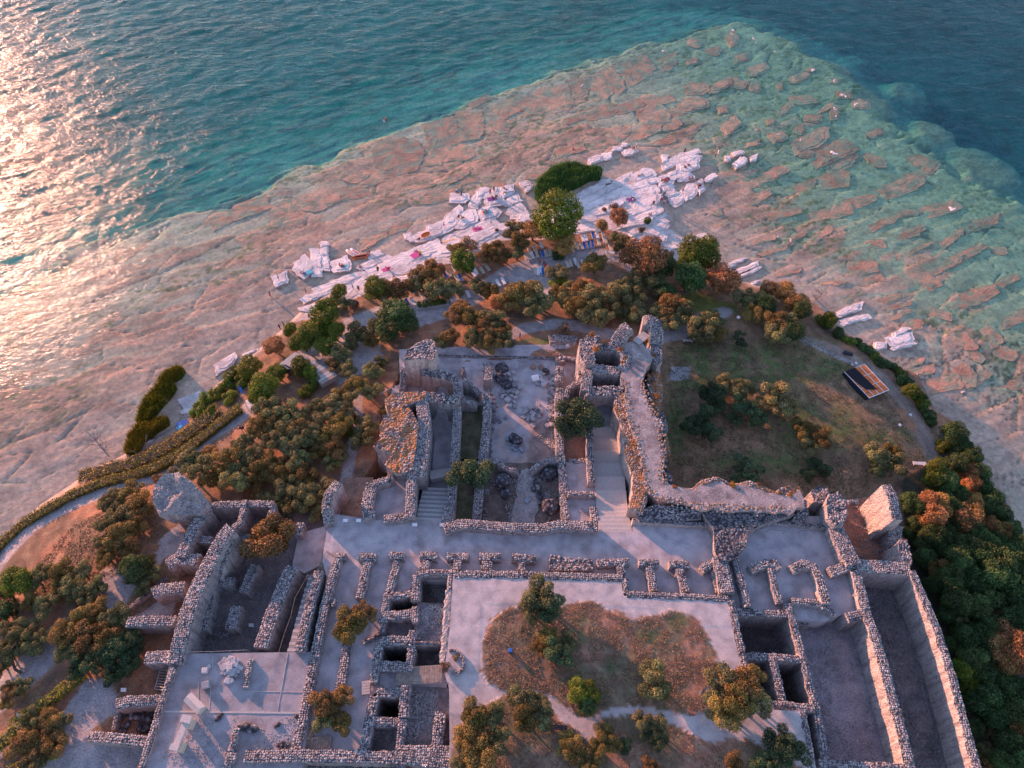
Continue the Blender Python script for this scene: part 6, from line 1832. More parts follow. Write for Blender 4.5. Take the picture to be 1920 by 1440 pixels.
for (u, v, r, ds) in ((385, 1258, 5, 'pale square stone alone'), (387, 1285, 6.5, 'worn grey capital'), (427, 1277, 5, 'broken white stone'), (434, 1276, 4.5, 'white split stone'), (392, 1250, 3, 'small dark stone')):
    block(ds, 'on the plaza near the stone pile', u, v, r, -1.0, 1.0, 1.0, col=(0.45, 0.44, 0.46))
block('long dark weathered sculpture', 'on the lower plaza', 464, 1364, 12, -1.0, 0.62, 0.7, 'boulder', mat='boulder', ang=80)
block('short dark weathered rock', 'on the lower plaza', 411, 1345, 6, -1.0, 0.7, 0.6, 'boulder', mat='boulder', ang=140)
for (u, v, r) in ((522, 1358, 4), (516, 1362, 3), (530, 1392, 4), (522, 1397, 3.6), (528, 1400, 4), (540, 1396, 4), (534, 1405, 4), (556, 1343, 4)):
    block('small brown rock', 'beside the plaza wall', u, v, r, -1.0, 1, 0.8, 'boulder', mat='boulder')
for (u, v, r) in ((413, 1134, 6), (424, 1130, 6), (411, 1168, 4), (420, 1160, 5), (428, 1165, 4), (462, 1172, 5), (468, 1178, 4), (455, 1182, 4)):
    block('dark rubble stone', 'in the west basement', u, v, r, -6.2, 1, 0.8, 'boulder', mat='boulder')
for i in range(34):
    u = random.uniform(222, 292); v = random.uniform(1328, 1372)
    if u > 296 - (v - 1328) * 0.25:
        continue
    block('black rubble stone', 'in the pit beside the plaza', u, v, random.uniform(4, 7), gz(250, 1350), 1, 0.7, 'boulder', mat='boulder')
wall('long low footing of masonry', 'on the grass north of the rubble court', [(1030, 636), (1050, 634), (1082, 637)], 2.0, -7, z=-5.6)
for (u, v) in ((1038, 645), (1046, 642), (1064, 642), (1064, 648), (1075, 645)):
    block('small white stone', 'below the low footing on the grass', u, v, 3, -6.4, 1.2, .8, col=(0.6, 0.58, 0.58))
block('dark log like stone', 'on the path beside the deck', 1590, 663, 5, -7.3, 1.7, 0.5, col=(0.05, 0.05, 0.07), ang=-25)
block('white round stone', 'by the lawn path', 1385, 595, 3, -7.2, 1.0, 0.9, 'boulder', (0.7, 0.68, 0.68))
for (u, v) in ((1605, 681), (1598, 684), (1687, 797), (1707, 778)):
    block('pale small stone', 'on the lawn beside the deck', u, v, 2.4, -7.2, 1.0, 0.5, col=(0.7, 0.68, 0.66))

# ------------------------------------------------------------------ people
def tubes_body(J, E, rad):
    """one skin grown round a skeleton; returns a mesh datablock"""
    me = bpy.data.meshes.new('person')
    names = list(J)
    me.from_pydata([J[k] for k in names], [(names.index(a), names.index(b)) for a, b in E], [])
    o = bpy.data.objects.new('tmp_body', me); COL.objects.link(o)
    md = o.modifiers.new('s', 'SKIN')
    for i, k in enumerate(names):
        sv = me.skin_vertices[0].data[i]
        r = rad[k]
        sv.radius = r if isinstance(r, tuple) else (r, r)
        sv.use_root = (k == 'pelvis')
    o.modifiers.new('d', 'SUBSURF').levels = 1
    dg = bpy.context.evaluated_depsgraph_get()
    ev = o.evaluated_get(dg)
    out = bpy.data.meshes.new_from_object(ev)
    bpy.data.objects.remove(o)
    return out


RAD = {'pelvis': (0.14, 0.11), 'waist': (0.12, 0.09), 'chest': (0.16, 0.11), 'neck': 0.055, 'head': (0.085, 0.10), 'crown': (0.06, 0.07)}
for s_ in 'lr':
    RAD.update({'hip' + s_: 0.095, 'knee' + s_: 0.062, 'ankle' + s_: 0.042, 'toe' + s_: 0.035, 'sh' + s_: 0.062, 'el' + s_: 0.042, 'wr' + s_: 0.03, 'palm' + s_: 0.035})
EDG = [('pelvis', 'waist'), ('waist', 'chest'), ('chest', 'neck'), ('neck', 'head'), ('head', 'crown')]
for s_ in 'lr':
    EDG += [('pelvis', 'hip' + s_), ('hip' + s_, 'knee' + s_), ('knee' + s_, 'ankle' + s_), ('ankle' + s_, 'toe' + s_), ('chest', 'sh' + s_), ('sh' + s_, 'el' + s_), ('el' + s_, 'wr' + s_), ('wr' + s_, 'palm' + s_)]
POSE = {
    'stand': dict(pelvis=(0, 0, .92), waist=(0, 0, 1.08), chest=(0, 0, 1.32), neck=(0, 0, 1.48), head=(0, -.01, 1.58), crown=(0, 0, 1.66),
                  hipl=(.1, 0, .86), hipr=(-.1, 0, .86), kneel=(.11, -.02, .48), kneer=(-.12, .0, .48), anklel=(.12, .02, .08), ankler=(-.13, .03, .08), toel=(.13, -.13, .03), toer=(-.14, -.12, .03),
                  shl=(.19, 0, 1.38), shr=(-.19, 0, 1.38), ell=(.26, .02, 1.1), elr=(-.26, .02, 1.1), wrl=(.27, -.08, .86), wrr=(-.28, -.08, .86), palml=(.27, -.12, .78), palmr=(-.28, -.12, .78)),
    'walk': dict(pelvis=(0, 0, .90), waist=(0, -.02, 1.06), chest=(0, -.05, 1.3), neck=(0, -.07, 1.46), head=(0, -.09, 1.56), crown=(0, -.09, 1.64),
                 hipl=(.09, 0, .85), hipr=(-.09, 0, .85), kneel=(.1, -.2, .5), kneer=(-.1, .08, .48), anklel=(.1, -.22, .09), ankler=(-.1, .34, .16), toel=(.1, -.38, .04), toer=(-.1, .3, .03),
                 shl=(.18, -.05, 1.36), shr=(-.18, -.05, 1.36), ell=(.23, .12, 1.12), elr=(-.23, -.16, 1.12), wrl=(.22, .08, .9), wrr=(-.2, -.36, 1.02), palml=(.22, .02, .84), palmr=(-.19, -.44, 1.0)),
    'sit': dict(pelvis=(0, 0, .12), waist=(0, .05, .28), chest=(0, .08, .52), neck=(0, .08, .68), head=(0, .05, .78), crown=(0, .06, .86),
                hipl=(.1, -.04, .12), hipr=(-.1, -.04, .12), kneel=(.14, -.4, .42), kneer=(-.14, -.42, .40), anklel=(.13, -.62, .07), ankler=(-.13, -.64, .07), toel=(.13, -.78, .04), toer=(-.13, -.8, .04),
                shl=(.19, .08, .58), shr=(-.19, .08, .58), ell=(.27, .0, .34), elr=(-.26, .0, .34), wrl=(.2, -.24, .36), wrr=(-.2, -.26, .36), palml=(.14, -.34, .42), palmr=(-.14, -.36, .42)),
    'lie': dict(pelvis=(0, 0, .12), waist=(0, .16, .11), chest=(0, .4, .13), neck=(0, .56, .13), head=(0, .66, .15), crown=(0, .74, .15),
                hipl=(.1, -.05, .11), hipr=(-.1, -.05, .11), kneel=(.12, -.44, .14), kneer=(-.14, -.42, .18), anklel=(.13, -.84, .06), ankler=(-.15, -.8, .06), toel=(.14, -.92, .13), toer=(-.16, -.9, .12),
                shl=(.19, .46, .11), shr=(-.19, .46, .11), ell=(.34, .3, .07), elr=(-.32, .62, .07), wrl=(.34, .06, .06), wrr=(-.18, .8, .08), palml=(.33, -.02, .05), palmr=(-.1, .82, .08)),
}


def body_parts(pose):
    J = POSE[pose]
    base = tubes_body(J, EDG, RAD)
    bm = bmesh.new(); bm.from_mesh(base)
    # five fingers on each hand, rooted in the palm
    for s_ in 'lr':
        pw = Vector(J['wr' + s_]); pp = Vector(J['palm' + s_]); d = (pp - pw).normalized(); sd = d.orthogonal().normalized()
        fg = MB()
        for k, ln in enumerate((0.06, 0.075, 0.08, 0.072)):
            a = pp + sd * (k - 1.5) * 0.019
            b = a + d * ln * 0.7 + Vector((0, 0, -.004)); c = b + (d * 0.5 + Vector((0, 0, -.5))).normalized() * ln * 0.45
            fg.tube(a, b, .009, .008, 5); fg.tube(b, c, .008, .006, 5)
        fg.tube(pw.lerp(pp, .4) - sd * .03, pp - sd * .06 + d * .01, .011, .008, 5)
        vs = [bm.verts.new(v) for v in fg.V]
        for f in fg.F:
            bm.faces.new([vs[i] for i in f])
    # nose and ears
    h = Vector(J['head']); up = (Vector(J['crown']) - h).normalized(); fwd = Vector((0, -1, 0)) if pose != 'lie' else Vector((0, 0, 1))
    fc = MB(); fc.tube(h + fwd * .09 + up * .01, h + fwd * .12 - up * .02, .012, .016, 5)
    side = up.cross(fwd).normalized()
    for q in (-1, 1):
        fc.tube(h + side * q * .085, h + side * q * .105, .022, .015, 6)
    vs = [bm.verts.new(v) for v in fc.V]
    for f in fc.F:
        bm.faces.new([vs[i] for i in f])
    body = bpy.data.meshes.new('person'); bm.to_mesh(body)
    body.polygons.foreach_set('use_smooth', [True] * len(body.polygons))

    def near(pt, names):
        best, bn = 9, None
        for a, b in EDG:
            A, B = Vector(J[a]), Vector(J[b]); L = (B - A).length_squared
            t = max(0, min(1, (pt - A).dot(B - A) / L)); dd = (pt - A - (B - A) * t).length
            if dd < best:
                best, bn = dd, (a, b)
        return bn in names
    seg_top = {('pelvis', 'waist'), ('waist', 'chest'), ('chest', 'shl'), ('chest', 'shr'), ('chest', 'neck')}
    seg_bot = {('pelvis', 'hipl'), ('pelvis', 'hipr'), ('pelvis', 'waist')} | {('hip' + q, 'knee' + q) for q in 'lr'}
    out = {'body': body}
    src = bmesh.new(); src.from_mesh(base); src.normal_update()
    for nm, test in (('shirt', lambda c: near(c, seg_top)), ('shorts', lambda c: near(c, seg_bot)), ('hair', lambda c: (c - h - up * .05 - (-fwd) * .03).length < .105 and (c - h).dot(fwd) < .045)):
        b2 = src.copy()
        dl = [f for f in b2.faces if not test(f.calc_center_median())]
        bmesh.ops.delete(b2, geom=dl, context='FACES')
        for v in b2.verts:
            v.co += v.normal * .014
        m = bpy.data.meshes.new(nm); b2.to_mesh(m); b2.free(); out[nm] = m
    src.free(); bm.free()
    return out


BODY = {k: body_parts(k) for k in POSE}
_cl = {}


def cloth_mesh(pose, part, mat):
    key = (pose, part, mat)
    if key not in _cl:
        m = BODY[pose][part].copy(); m.materials.clear(); m.materials.append(M[mat]); _cl[key] = m
    return _cl[key]


COLW = {'white': 'white', 'navy': 'dark', 'black': 'black', 'red': 'red', 'pink': 'pink', 'blue': 'blue', 'teal': 'teal', 'purple': 'purple', 'yellow': 'yellow', 'beige': 'beige', 'orange': 'orange'}


def person(pose, u, v, zone, top='white', bot='navy', rot=None, z=None, what=None):
    """u,v: middle of the figure in the photo"""
    hm = {'stand': .85, 'walk': .85, 'sit': .4, 'lie': .1}[pose]
    zz = max(gz(u, v), ZW + 0.02) if z is None else z
    p = P(u, v, zz + hm)
    o = link('person', cloth_mesh(pose, 'body', 'skin'), 'skin')
    o.location = (p.x, p.y, zz); o.rotation_euler = (0, 0, rot if rot is not None else random.uniform(0, 6.28))
    o.scale = (1.05,) * 3
    if top:
        link('shirt', cloth_mesh(pose, 'shirt', top), top, o)
    link('shorts', cloth_mesh(pose, 'shorts', bot), bot, o)
    link('hair', cloth_mesh(pose, 'hair', 'hair'), 'hair', o)
    verb = {'stand': 'standing', 'walk': 'walking', 'sit': 'sitting', 'lie': 'lying'}[pose]
    ds = f"person {verb} in {COLW[top]} top and {COLW[bot]} shorts" if top else f"person {verb} in {COLW[bot]} shorts"
    thing(o, what or ds, 'person', zone, u, 'people by the lake')
    return o


zr = ZW + 0.46
Pw = 'on the west rocks'
person('stand', 856, 358, 'in the shallows off the west rocks', 'white', 'blue', z=ZW - 0.3)
person('stand', 865, 363, 'in the shallows off the west rocks', 'black', 'black', z=ZW - 0.1)
for a in (('stand', 926, 355, Pw, 'navy', 'black'), ('stand', 919, 360, Pw, 'red', 'navy'), ('sit', 923, 370, Pw, 'purple', 'navy'), ('sit', 929, 367, Pw, 'beige', 'navy'), ('sit', 932, 371, Pw, 'white', 'purple'), ('lie', 946, 353, Pw, None, 'navy'), ('sit', 948, 359, Pw, 'white', 'black'),
          ('lie', 906, 398, Pw, None, 'red'), ('sit', 910, 395, Pw, 'teal', 'navy'), ('sit', 915, 397, Pw, None, 'blue'), ('sit', 860, 405, Pw, 'navy', 'navy'), ('sit', 866, 407, Pw, 'beige', 'black'), ('lie', 980, 411, Pw, None, 'purple'), ('lie', 895, 428, Pw, None, 'pink'), ('sit', 786, 448, Pw, 'navy', 'blue'), ('sit', 781, 471, Pw, 'red', 'navy'), ('sit', 787, 475, Pw, 'yellow', 'black'), ('walk', 832, 421, Pw, None, 'red'),
          ('lie', 570, 512, Pw, None, 'purple'), ('sit', 566, 511, Pw, 'white', 'black'), ('stand', 521, 519, Pw, 'white', 'purple'), ('sit', 637, 496, Pw, None, 'red'), ('sit', 642, 497, Pw, None, 'navy'), ('lie', 715, 502, Pw, None, 'navy'), ('sit', 724, 502, Pw, 'pink', 'navy'), ('sit', 729, 504, Pw, 'red', 'black'), ('stand', 573, 545, Pw, None, 'navy'), ('stand', 661, 537, Pw, 'teal', 'navy'), ('stand', 672, 541, Pw, 'black', 'navy'), ('walk', 738, 518, Pw, 'beige', 'red')):
    person(*a[:4], a[4], a[5], z=max(zr - 0.1, gz(a[1], a[2]) + 0.2))
person('stand', 506, 552, 'far out in the western shallows', 'red', 'red', z=ZW - 0.4)
person('sit', 675, 501, 'in the water behind the west rocks', None, 'navy', z=ZW - 0.2)
person('stand', 689, 476, 'in the water behind the orange kayak', None, 'red', z=ZW - 0.35)
person('stand', 692, 472, 'in the water beside the orange kayak', None, 'navy', z=ZW - 0.35)
person('walk', 524, 614, 'wading close to the shore trees', 'navy', 'navy', z=ZW - 0.2)
person('walk', 532, 608, 'wading close to the shore trees', 'black', 'black', z=ZW - 0.2)
Pe = 'on the east rocks'
for a in (('sit', 1185, 275, Pe, 'white', 'navy'), ('sit', 1189, 277, Pe, 'red', 'navy'), ('stand', 1194, 273, Pe, 'white', 'black'), ('sit', 1284, 312, Pe, 'navy', 'black'), ('sit', 1290, 308, Pe, 'purple', 'black'), ('lie', 1248, 335, Pe, None, 'blue'), ('sit', 1251, 338, Pe, 'red', 'navy'), ('sit', 1240, 337, Pe, 'white', 'navy'), ('sit', 1293, 334, Pe, 'red', 'navy'), ('sit', 1298, 333, Pe, 'purple', 'navy'), ('stand', 1281, 355, Pe, 'beige', 'navy'), ('lie', 1310, 349, Pe, None, 'black'), ('sit', 1315, 346, Pe, 'red', 'black'), ('sit', 1184, 370, Pe, 'pink', 'navy'), ('sit', 1187, 374, Pe, 'white', 'purple'), ('lie', 1200, 328, Pe, None, 'beige'), ('stand', 1231, 370, Pe, 'pink', 'white'), ('stand', 1241, 372, Pe, 'white', 'red'), ('stand', 1245, 380, Pe, 'white', 'purple'), ('stand', 1251, 378, Pe, 'purple', 'navy'), ('sit', 1226, 379, Pe, 'navy', 'black'), ('sit', 1221, 401, Pe, 'purple', 'navy'), ('walk', 1217, 406, Pe, 'white', 'purple'), ('lie', 1154, 382, Pe, None, 'white'), ('lie', 1168, 381, Pe, 'white', 'white'), ('stand', 1284, 283, Pe, 'navy', 'navy')):
    person(*a[:4], a[4], a[5], z=max(zr - 0.1, gz(a[1], a[2]) + 0.2))
person('stand', 1342, 290, 'in the shallows east of the white rocks', None, 'black', z=ZW - 0.2)
person('stand', 1347, 286, 'in the shallows east of the white rocks', 'white', 'white', z=ZW - 0.2)
person('sit', 1075, 280, 'on a drowned rock above the reed island', 'navy', 'purple', z=ZW + 0.1)
person('stand', 1371, 62, 'on the outermost rock in the lake', 'orange', 'white', z=ZW + 0.2)
person('sit', 977, 207, 'on the reef edge far out', 'orange', 'red', z=ZW - 0.1)
person('stand', 720, 227, 'on the reef edge further west', None, 'white', z=ZW - 0.9)
person('stand', 724, 224, 'on the reef edge further west', None, 'red', z=ZW - 0.9)
person('walk', 411, 800, 'on the curving west path', 'teal', 'navy', 2.2, what='person running with a light blue top')
person('lie', 343, 796, 'on the small beach below the hedge', None, 'blue', z=-10.5)
person('stand', 1012, 490, 'on the sandy walkway between the sunbeds', None, 'red')
person('walk', 1020, 492, 'on the sandy walkway between the sunbeds', None, 'navy')
person('walk', 879, 570, 'on the gravel near the belt of trees', 'white', 'navy')
person('stand', 975, 629, 'on the grass north of the rubble court', 'blue', 'black')
person('sit', 772, 560, 'at the end of a sunbed', 'black', 'navy')
person('stand', 846, 486, 'behind the west sunbeds', 'white', 'navy')

# ------------------------------------------------------------------ towels, boats, gear
def flat(name, desc, cat, zone, u, v, L, W, ang, z, mat, th=0.04, group=None):
    a = P(u, v, z); b = P(u + 6 * math.cos(R(ang)), v + 6 * math.sin(R(ang)), z)
    rz = math.atan2(b.y - a.y, b.x - a.x)
    n = 8; mb = MB(); V = []
    for j in (0, 1):
        for i in range(n + 1):
            V.append(((i / n - .5) * L + random.uniform(-.03, .03), (j - .5) * W + random.uniform(-.05, .05), random.uniform(0, .04)))
    Fc = [[i, i + 1, n + 2 + i, n + 1 + i] for i in range(n)]
    V2 = V + [(x, y, z_ - th) for x, y, z_ in V]
    m = len(V)
    Fc += [[m + q for q in f][::-1] for f in Fc]
    Fc += [[i, m + i, m + i + 1, i + 1] for i in range(n)] + [[n + 1 + i, n + 2 + i, m + n + 2 + i, m + n + 1 + i] for i in range(n)]
    mb.add(V2, Fc)
    o = mb.build(name, mat)
    o.location = a; o.rotation_euler = (0, 0, rz)
    thing(o, desc, cat, zone, u, group)
    return o


for (u, v, mt, zn, L, W) in ((779, 478, 'pink', 'under the seated pair on the west rocks', 2, 1.6), (783, 474, 'yellow', 'beside the pink towel on the west rocks', 1.6, .9), (895, 429, 'pink', 'under the lying person on the white rocks', 2.2, 1.2), (921, 373, 'purple', 'among the group on the west rocks', 1.8, 1.2), (914, 397, 'teal', 'beside the row of bathers', 1.8, 1.0), (577, 511, 'teal', 'on the small west rock', 1.9, 1.2), (717, 504, 'black', 'under the dark sunbathers', 2.4, 2.0), (725, 505, 'pink', 'beside the large black towel', 2.0, 1.2), (952, 356, 'white', 'on the square west rock', 2.4, 1.2), (980, 413, 'white', 'under the bather near the trees', 2, 1.1), (1184, 374, 'purple', 'on the broad east rock', 1.8, 1.1), (645, 499, 'teal', 'on the round rock', 1.4, .8), (342, 795, 'blue', 'on the small beach below the hedge', 2.0, 1.6), (336, 801, 'teal', 'next to the blue towel', 1.0, .7), (1249, 336, 'red', 'on the east rock with two bathers', 1.8, 1.0), (1162, 381, 'white', 'on the rock above the bushes', 1.8, 1.2)):
    flat('beach_towel', COLW.get(mt, mt) + ' beach towel', 'towel', zn, u, v, L, W, -25 + random.uniform(-20, 20), max(gz(u, v) + .2, ZW + .42), mt, group='towels on the rocks')


def boat(name, desc, zone, u, v, L, W, ang, z, mat, deck=None, h=.14, hollow=False):
    a = P(u, v, z); b = P(u + 6 * math.cos(R(ang)), v + 6 * math.sin(R(ang)), z)
    rz = math.atan2(b.y - a.y, b.x - a.x)
    n = 14
    V = []; Fc = []
    rings = [(-.5, 0.35), (0, .8), (.5, 1.0), (1.0, 0.96)] + ([(1.0, 0.8), (0.35, 0.6)] if hollow else [(1.15, 0.8)])
    for (zz, k) in rings:
        for i in range(n * 2):
            t = math.pi * i / n
            x = math.cos(t); y = math.sin(t)
            V.append((x * L / 2 * (0.9 + 0.1 * k if k > .5 else .85), (abs(y) ** 0.8) * (1 if y >= 0 else -1) * W / 2 * k, zz * h))
    m = 2 * n
    for r in range(len(rings) - 1):
        for i in range(m):
            Fc.append([r * m + i, r * m + (i + 1) % m, (r + 1) * m + (i + 1) % m, (r + 1) * m + i])
    Fc += [list(range(m))[::-1], [(len(rings) - 1) * m + i for i in range(m)]]
    o = link(name, mesh_py(name, V, Fc, True), mat)
    o.location = a; o.rotation_euler = (0, 0, rz)
    thing(o, desc, 'board' if not hollow else 'kayak', zone, u)
    if deck:
        q = MB()
        for s in (-1, 0, 1):
            q.box((0, s * W * .2, h * (1.18 if not hollow else .5)), (L * (.62 - .1 * abs(s)), W * .13, .03))
        q.build('deck_stripes' if not hollow else 'seat_pad', deck, o)
    return o


boat('paddleboard', 'white paddleboard with orange deck', 'floating beside the west rocks', 657, 475, 3.0, .85, 38, ZW + .05, 'white', 'orange')
boat('paddleboard', 'white paddleboard with red stripes', 'floating beside the west rocks', 666, 473, 3.3, .85, 36, ZW + .05, 'white', 'red')
boat('kayak', 'orange kayak with dark seat', 'pushed along by two bathers', 677, 482, 4.2, 1.0, -10, ZW + .05, 'orange', 'navy', .35, True)
boat('rubber_dinghy', 'small orange rubber dinghy', 'beached on the west rocks', 798, 441, 2.2, 1.2, -25, ZW + .65, 'orange', None, .35, True)

# ------------------------------------------------------------------ sunbeds
def bed_proto(cloth):
    f = MB()
    for y in (-.31, .31):
        f.box((0, y, .3), (1.95, .05, .06))
    for x in (-.97, .97):
        f.box((x, 0, .3), (.05, .62, .06))
    for x in (-.8, .75):
        for y in (-.29, .29):
            f.box((x, y, .14), (.05, .05, .28))
    fm = mesh_py('sun_lounger', f.V, f.F); fm.materials.append(M['white'])
    c = MB().box((-.28, 0, .36), (1.3, .56, .07))
    cm = mesh_py('mattress', c.V, c.F); cm.materials.append(M[cloth])
    mt = Matrix.Translation((.63, 0, .46)) @ Matrix.Rotation(R(-24), 4, 'Y')
    b = MB().box((0, 0, 0), (.66, .56, .07), mtx=mt)
    bm_ = mesh_py('backrest', b.V, b.F); bm_.materials.append(M[cloth])
    return fm, cm, bm_


BEDP = {k: bed_proto(k) for k in ('white', 'beige', 'blue', 'red')}


def sunbed(u, v, k, ang, zone):
    z = gz(u, v)
    a = P(u, v, z + .3); b = P(u + 6 * math.cos(R(ang)), v + 6 * math.sin(R(ang)), z + .3)
    fm, cm, bm_ = BEDP[k]
    o = bpy.data.objects.new('sun_lounger', fm); COL.objects.link(o)
    o.location = (a.x, a.y, z + .02); o.rotation_euler = (0, 0, math.atan2(b.y - a.y, b.x - a.x) + random.uniform(-.06, .06))
    for nm, m in (('mattress', cm), ('backrest', bm_)):
        q = bpy.data.objects.new(nm, m); COL.objects.link(q); q.parent = o
    thing(o, {'white': 'white', 'beige': 'beige', 'blue': 'blue', 'red': 'red'}[k] + ' sun lounger', 'sun lounger', zone, u, 'sun loungers by the beach')


for zn, ang, txt in (('in the row under the large green tree', -108, 'b986,481 b992,481 w998,479 b1007,477 l1017,476 b1024,475 b1032,474 b991,466 b1003,466 w1015,460'),
                     ('near the round olive in the west', -122, 'b905,492 b914,502 b904,507 w892,509 w888,513 b877,496 w877,490 b852,504 b857,522 l863,521 b827,522 l835,516 b842,513'),
                     ('in the clearing by the walkway', -118, 'w934,531 w944,527 w878,552 b857,550 w846,561 w853,562'),
                     ('at the west end of the sunbeds', -125, 'b792,555 l775,545 w774,567 l764,567 b785,540'),
                     ('in the cluster with towels', -95, 'b1004,509 w1009,510 l1018,510 r1023,503 w1014,506'),
                     ('between the two dark olives', -104, 'w1074,467 b1083,463 b1091,462 l1096,461 l1104,460 l1111,458 b1123,455 b1136,451 b1133,449'),
                     ('in the upper row by the rocks', -104, 'w1093,447 w1099,446 l1112,442 w1120,441 b1131,441 b1075,452'),
                     ('at the rock edge beside the dark olive', -10, 'w1182,450 l1184,456 l1188,462'),
                     ('beside the sandy walkway in the east', -175, 'w1144,474 w1172,474'),
                     ('under the dark olive in the east', -110, 'b1145,464 b1084,497 w1093,494 b1070,494 b1064,496 w1079,491')):
    for tk in txt.split():
        u, v = tk[1:].split(',')
        sunbed(float(u), float(v), {'w': 'white', 'b': 'beige', 'l': 'blue', 'r': 'red'}[tk[0]], ang, zn)

# ------------------------------------------------------------------ the deck on the lawn
zd = -6.9
c0, c1, c2, c3 = P(1583, 697, zd + .8), P(1621, 683, zd + .8), P(1667, 731, zd + .8), P(1630, 746, zd + .8)
root = bpy.data.objects.new('stage_deck', None); COL.objects.link(root); root.location = (c0.x, c0.y, zd - .2)
thing(root, 'raised orange plank stage half covered by black sheet', 'stage', 'on the eastern lawn', 1620)
inv = Matrix.Translation(-root.location)


def bil(s, t, dz=0.0):
    a = c0.lerp(c1, s); b = c3.lerp(c2, s); p = a.lerp(b, t); p.z += dz; return inv @ p


for i in range(4):
    for j in range(6):
        s0, s1 = i / 4 + .012, (i + 1) / 4 - .012; t0, t1 = j / 6 + .008, (j + 1) / 6 - .008
        V = [bil(s0, t0, -.08), bil(s1, t0, -.08), bil(s1, t1, -.08), bil(s0, t1, -.08), bil(s0, t0), bil(s1, t0), bil(s1, t1), bil(s0, t1)]
        MB().add(V, [[0, 3, 2, 1], [4, 5, 6, 7], [0, 1, 5, 4], [1, 2, 6, 5], [2, 3, 7, 6], [3, 0, 4, 7]]).build('deck_panel', 'deck', root)
for i in range(5):
    MB().add([bil(i / 4 - .012, 0, -.2), bil(i / 4 + .012, 0, -.2), bil(i / 4 + .012, 1, -.2), bil(i / 4 - .012, 1, -.2), bil(i / 4 - .012, 0, .012), bil(i / 4 + .012, 0, .012), bil(i / 4 + .012, 1, .012), bil(i / 4 - .012, 1, .012)],
             [[0, 3, 2, 1], [4, 5, 6, 7], [0, 1, 5, 4], [1, 2, 6, 5], [2, 3, 7, 6], [3, 0, 4, 7]]).build('joist', 'white', root)
for t in (0.003, .333, .667, .997):
    MB().add([bil(0, t - .006, -.2), bil(1, t - .006, -.2), bil(1, t + .006, -.2), bil(0, t + .006, -.2), bil(0, t - .006, .02), bil(1, t - .006, .02), bil(1, t + .006, .02), bil(0, t + .006, .02)],
             [[0, 3, 2, 1], [4, 5, 6, 7], [0, 1, 5, 4], [1, 2, 6, 5], [2, 3, 7, 6], [3, 0, 4, 7]]).build('cross_rail', 'white', root)
MB().add([bil(.02, .0, .05), bil(.52, .0, .05), bil(.56, .86, .06), bil(.16, .74, .05), bil(.04, .3, .07), bil(.02, .0, .09), bil(.52, .0, .09), bil(.56, .86, .10), bil(.16, .74, .09), bil(.04, .3, .11)],
         [[4, 3, 2, 1, 0], [5, 6, 7, 8, 9], [0, 1, 6, 5], [1, 2, 7, 6], [2, 3, 8, 7], [3, 4, 9, 8], [4, 0, 5, 9]]).build('black_sheet', 'black', root)
for (s, t) in ((.03, .02), (.97, .02), (.03, .98), (.97, .98), (.03, .5), (.97, .5)):
    p = bil(s, t)
    MB().box((p.x, p.y, p.z - .5), (.14, .14, .85)).build('leg', 'metal', root)
MB().add([bil(-.03, .0, -.02), bil(0, 0, -.02), bil(0, 1, -.02), bil(-.09, .98, -.02), bil(-.06, .5, -.1), bil(-.03, .0, -.75), bil(0, 0, -.75), bil(0, 1, -.75), bil(-.12, .98, -.75), bil(-.14, .5, -.75)],
         [[0, 1, 2, 3, 4], [9, 8, 7, 6, 5], [0, 5, 6, 1], [1, 6, 7, 2], [2, 7, 8, 3], [3, 8, 9, 4], [4, 9, 5, 0]]).build('side_drape', 'black', root)

# ------------------------------------------------------------------ restaurant roof terrace on the west shore
def plate(pp, z, th, name, mat, parent=None):
    W = poly_world(pp, z); n = len(W)
    V = [p for p in W] + [p - Vector((0, 0, th)) for p in W]
    return MB().add(V, [list(range(n)), list(range(n, 2 * n))[::-1]] + [[i, n + i, n + (i + 1) % n, (i + 1) % n] for i in range(n)]).build(name, mat, parent)


o = bpy.data.objects.new('beach_pavilion', None); COL.objects.link(o)
thing(o, 'low pavilion with pale board roof', 'pavilion', 'among the trees of the west shore', 590)
plate([(523, 683), (553, 660), (582, 672), (563, 686), (540, 692)], -6.2, .18, 'front_roof', 'concrete', o)
for i in range(9):
    a, b = i / 9, (i + 1) / 9 - .012
    q = [(563, 686), (583, 673), (634, 704), (604, 721)]
    L_ = lambda s, t: ((q[0][0] * (1 - s) + q[3][0] * s) * (1 - t) + (q[1][0] * (1 - s) + q[2][0] * s) * t, (q[0][1] * (1 - s) + q[3][1] * s) * (1 - t) + (q[1][1] * (1 - s) + q[2][1] * s) * t)
    plate([L_(a, 0), L_(a, 1), L_(b, 1), L_(b, 0)], -6.0, .14, 'roof_board', 'wood' if i % 3 == 2 else 'concrete', o)
plate([(565, 690), (585, 677), (632, 706), (603, 722)], -6.4, 2.2, 'wall_body', 'concrete', o)
for (u, v) in ((525, 683), (553, 661), (540, 692)):
    p = P(u, v, -6.4); MB().box((p.x, p.y, -7.4), (.18, .18, 2.0)).build('post', 'metal', o)
MB().tube(P(534, 684, -6.05), P(545, 690, -6.05), .12).build('black_awning', 'black', o)

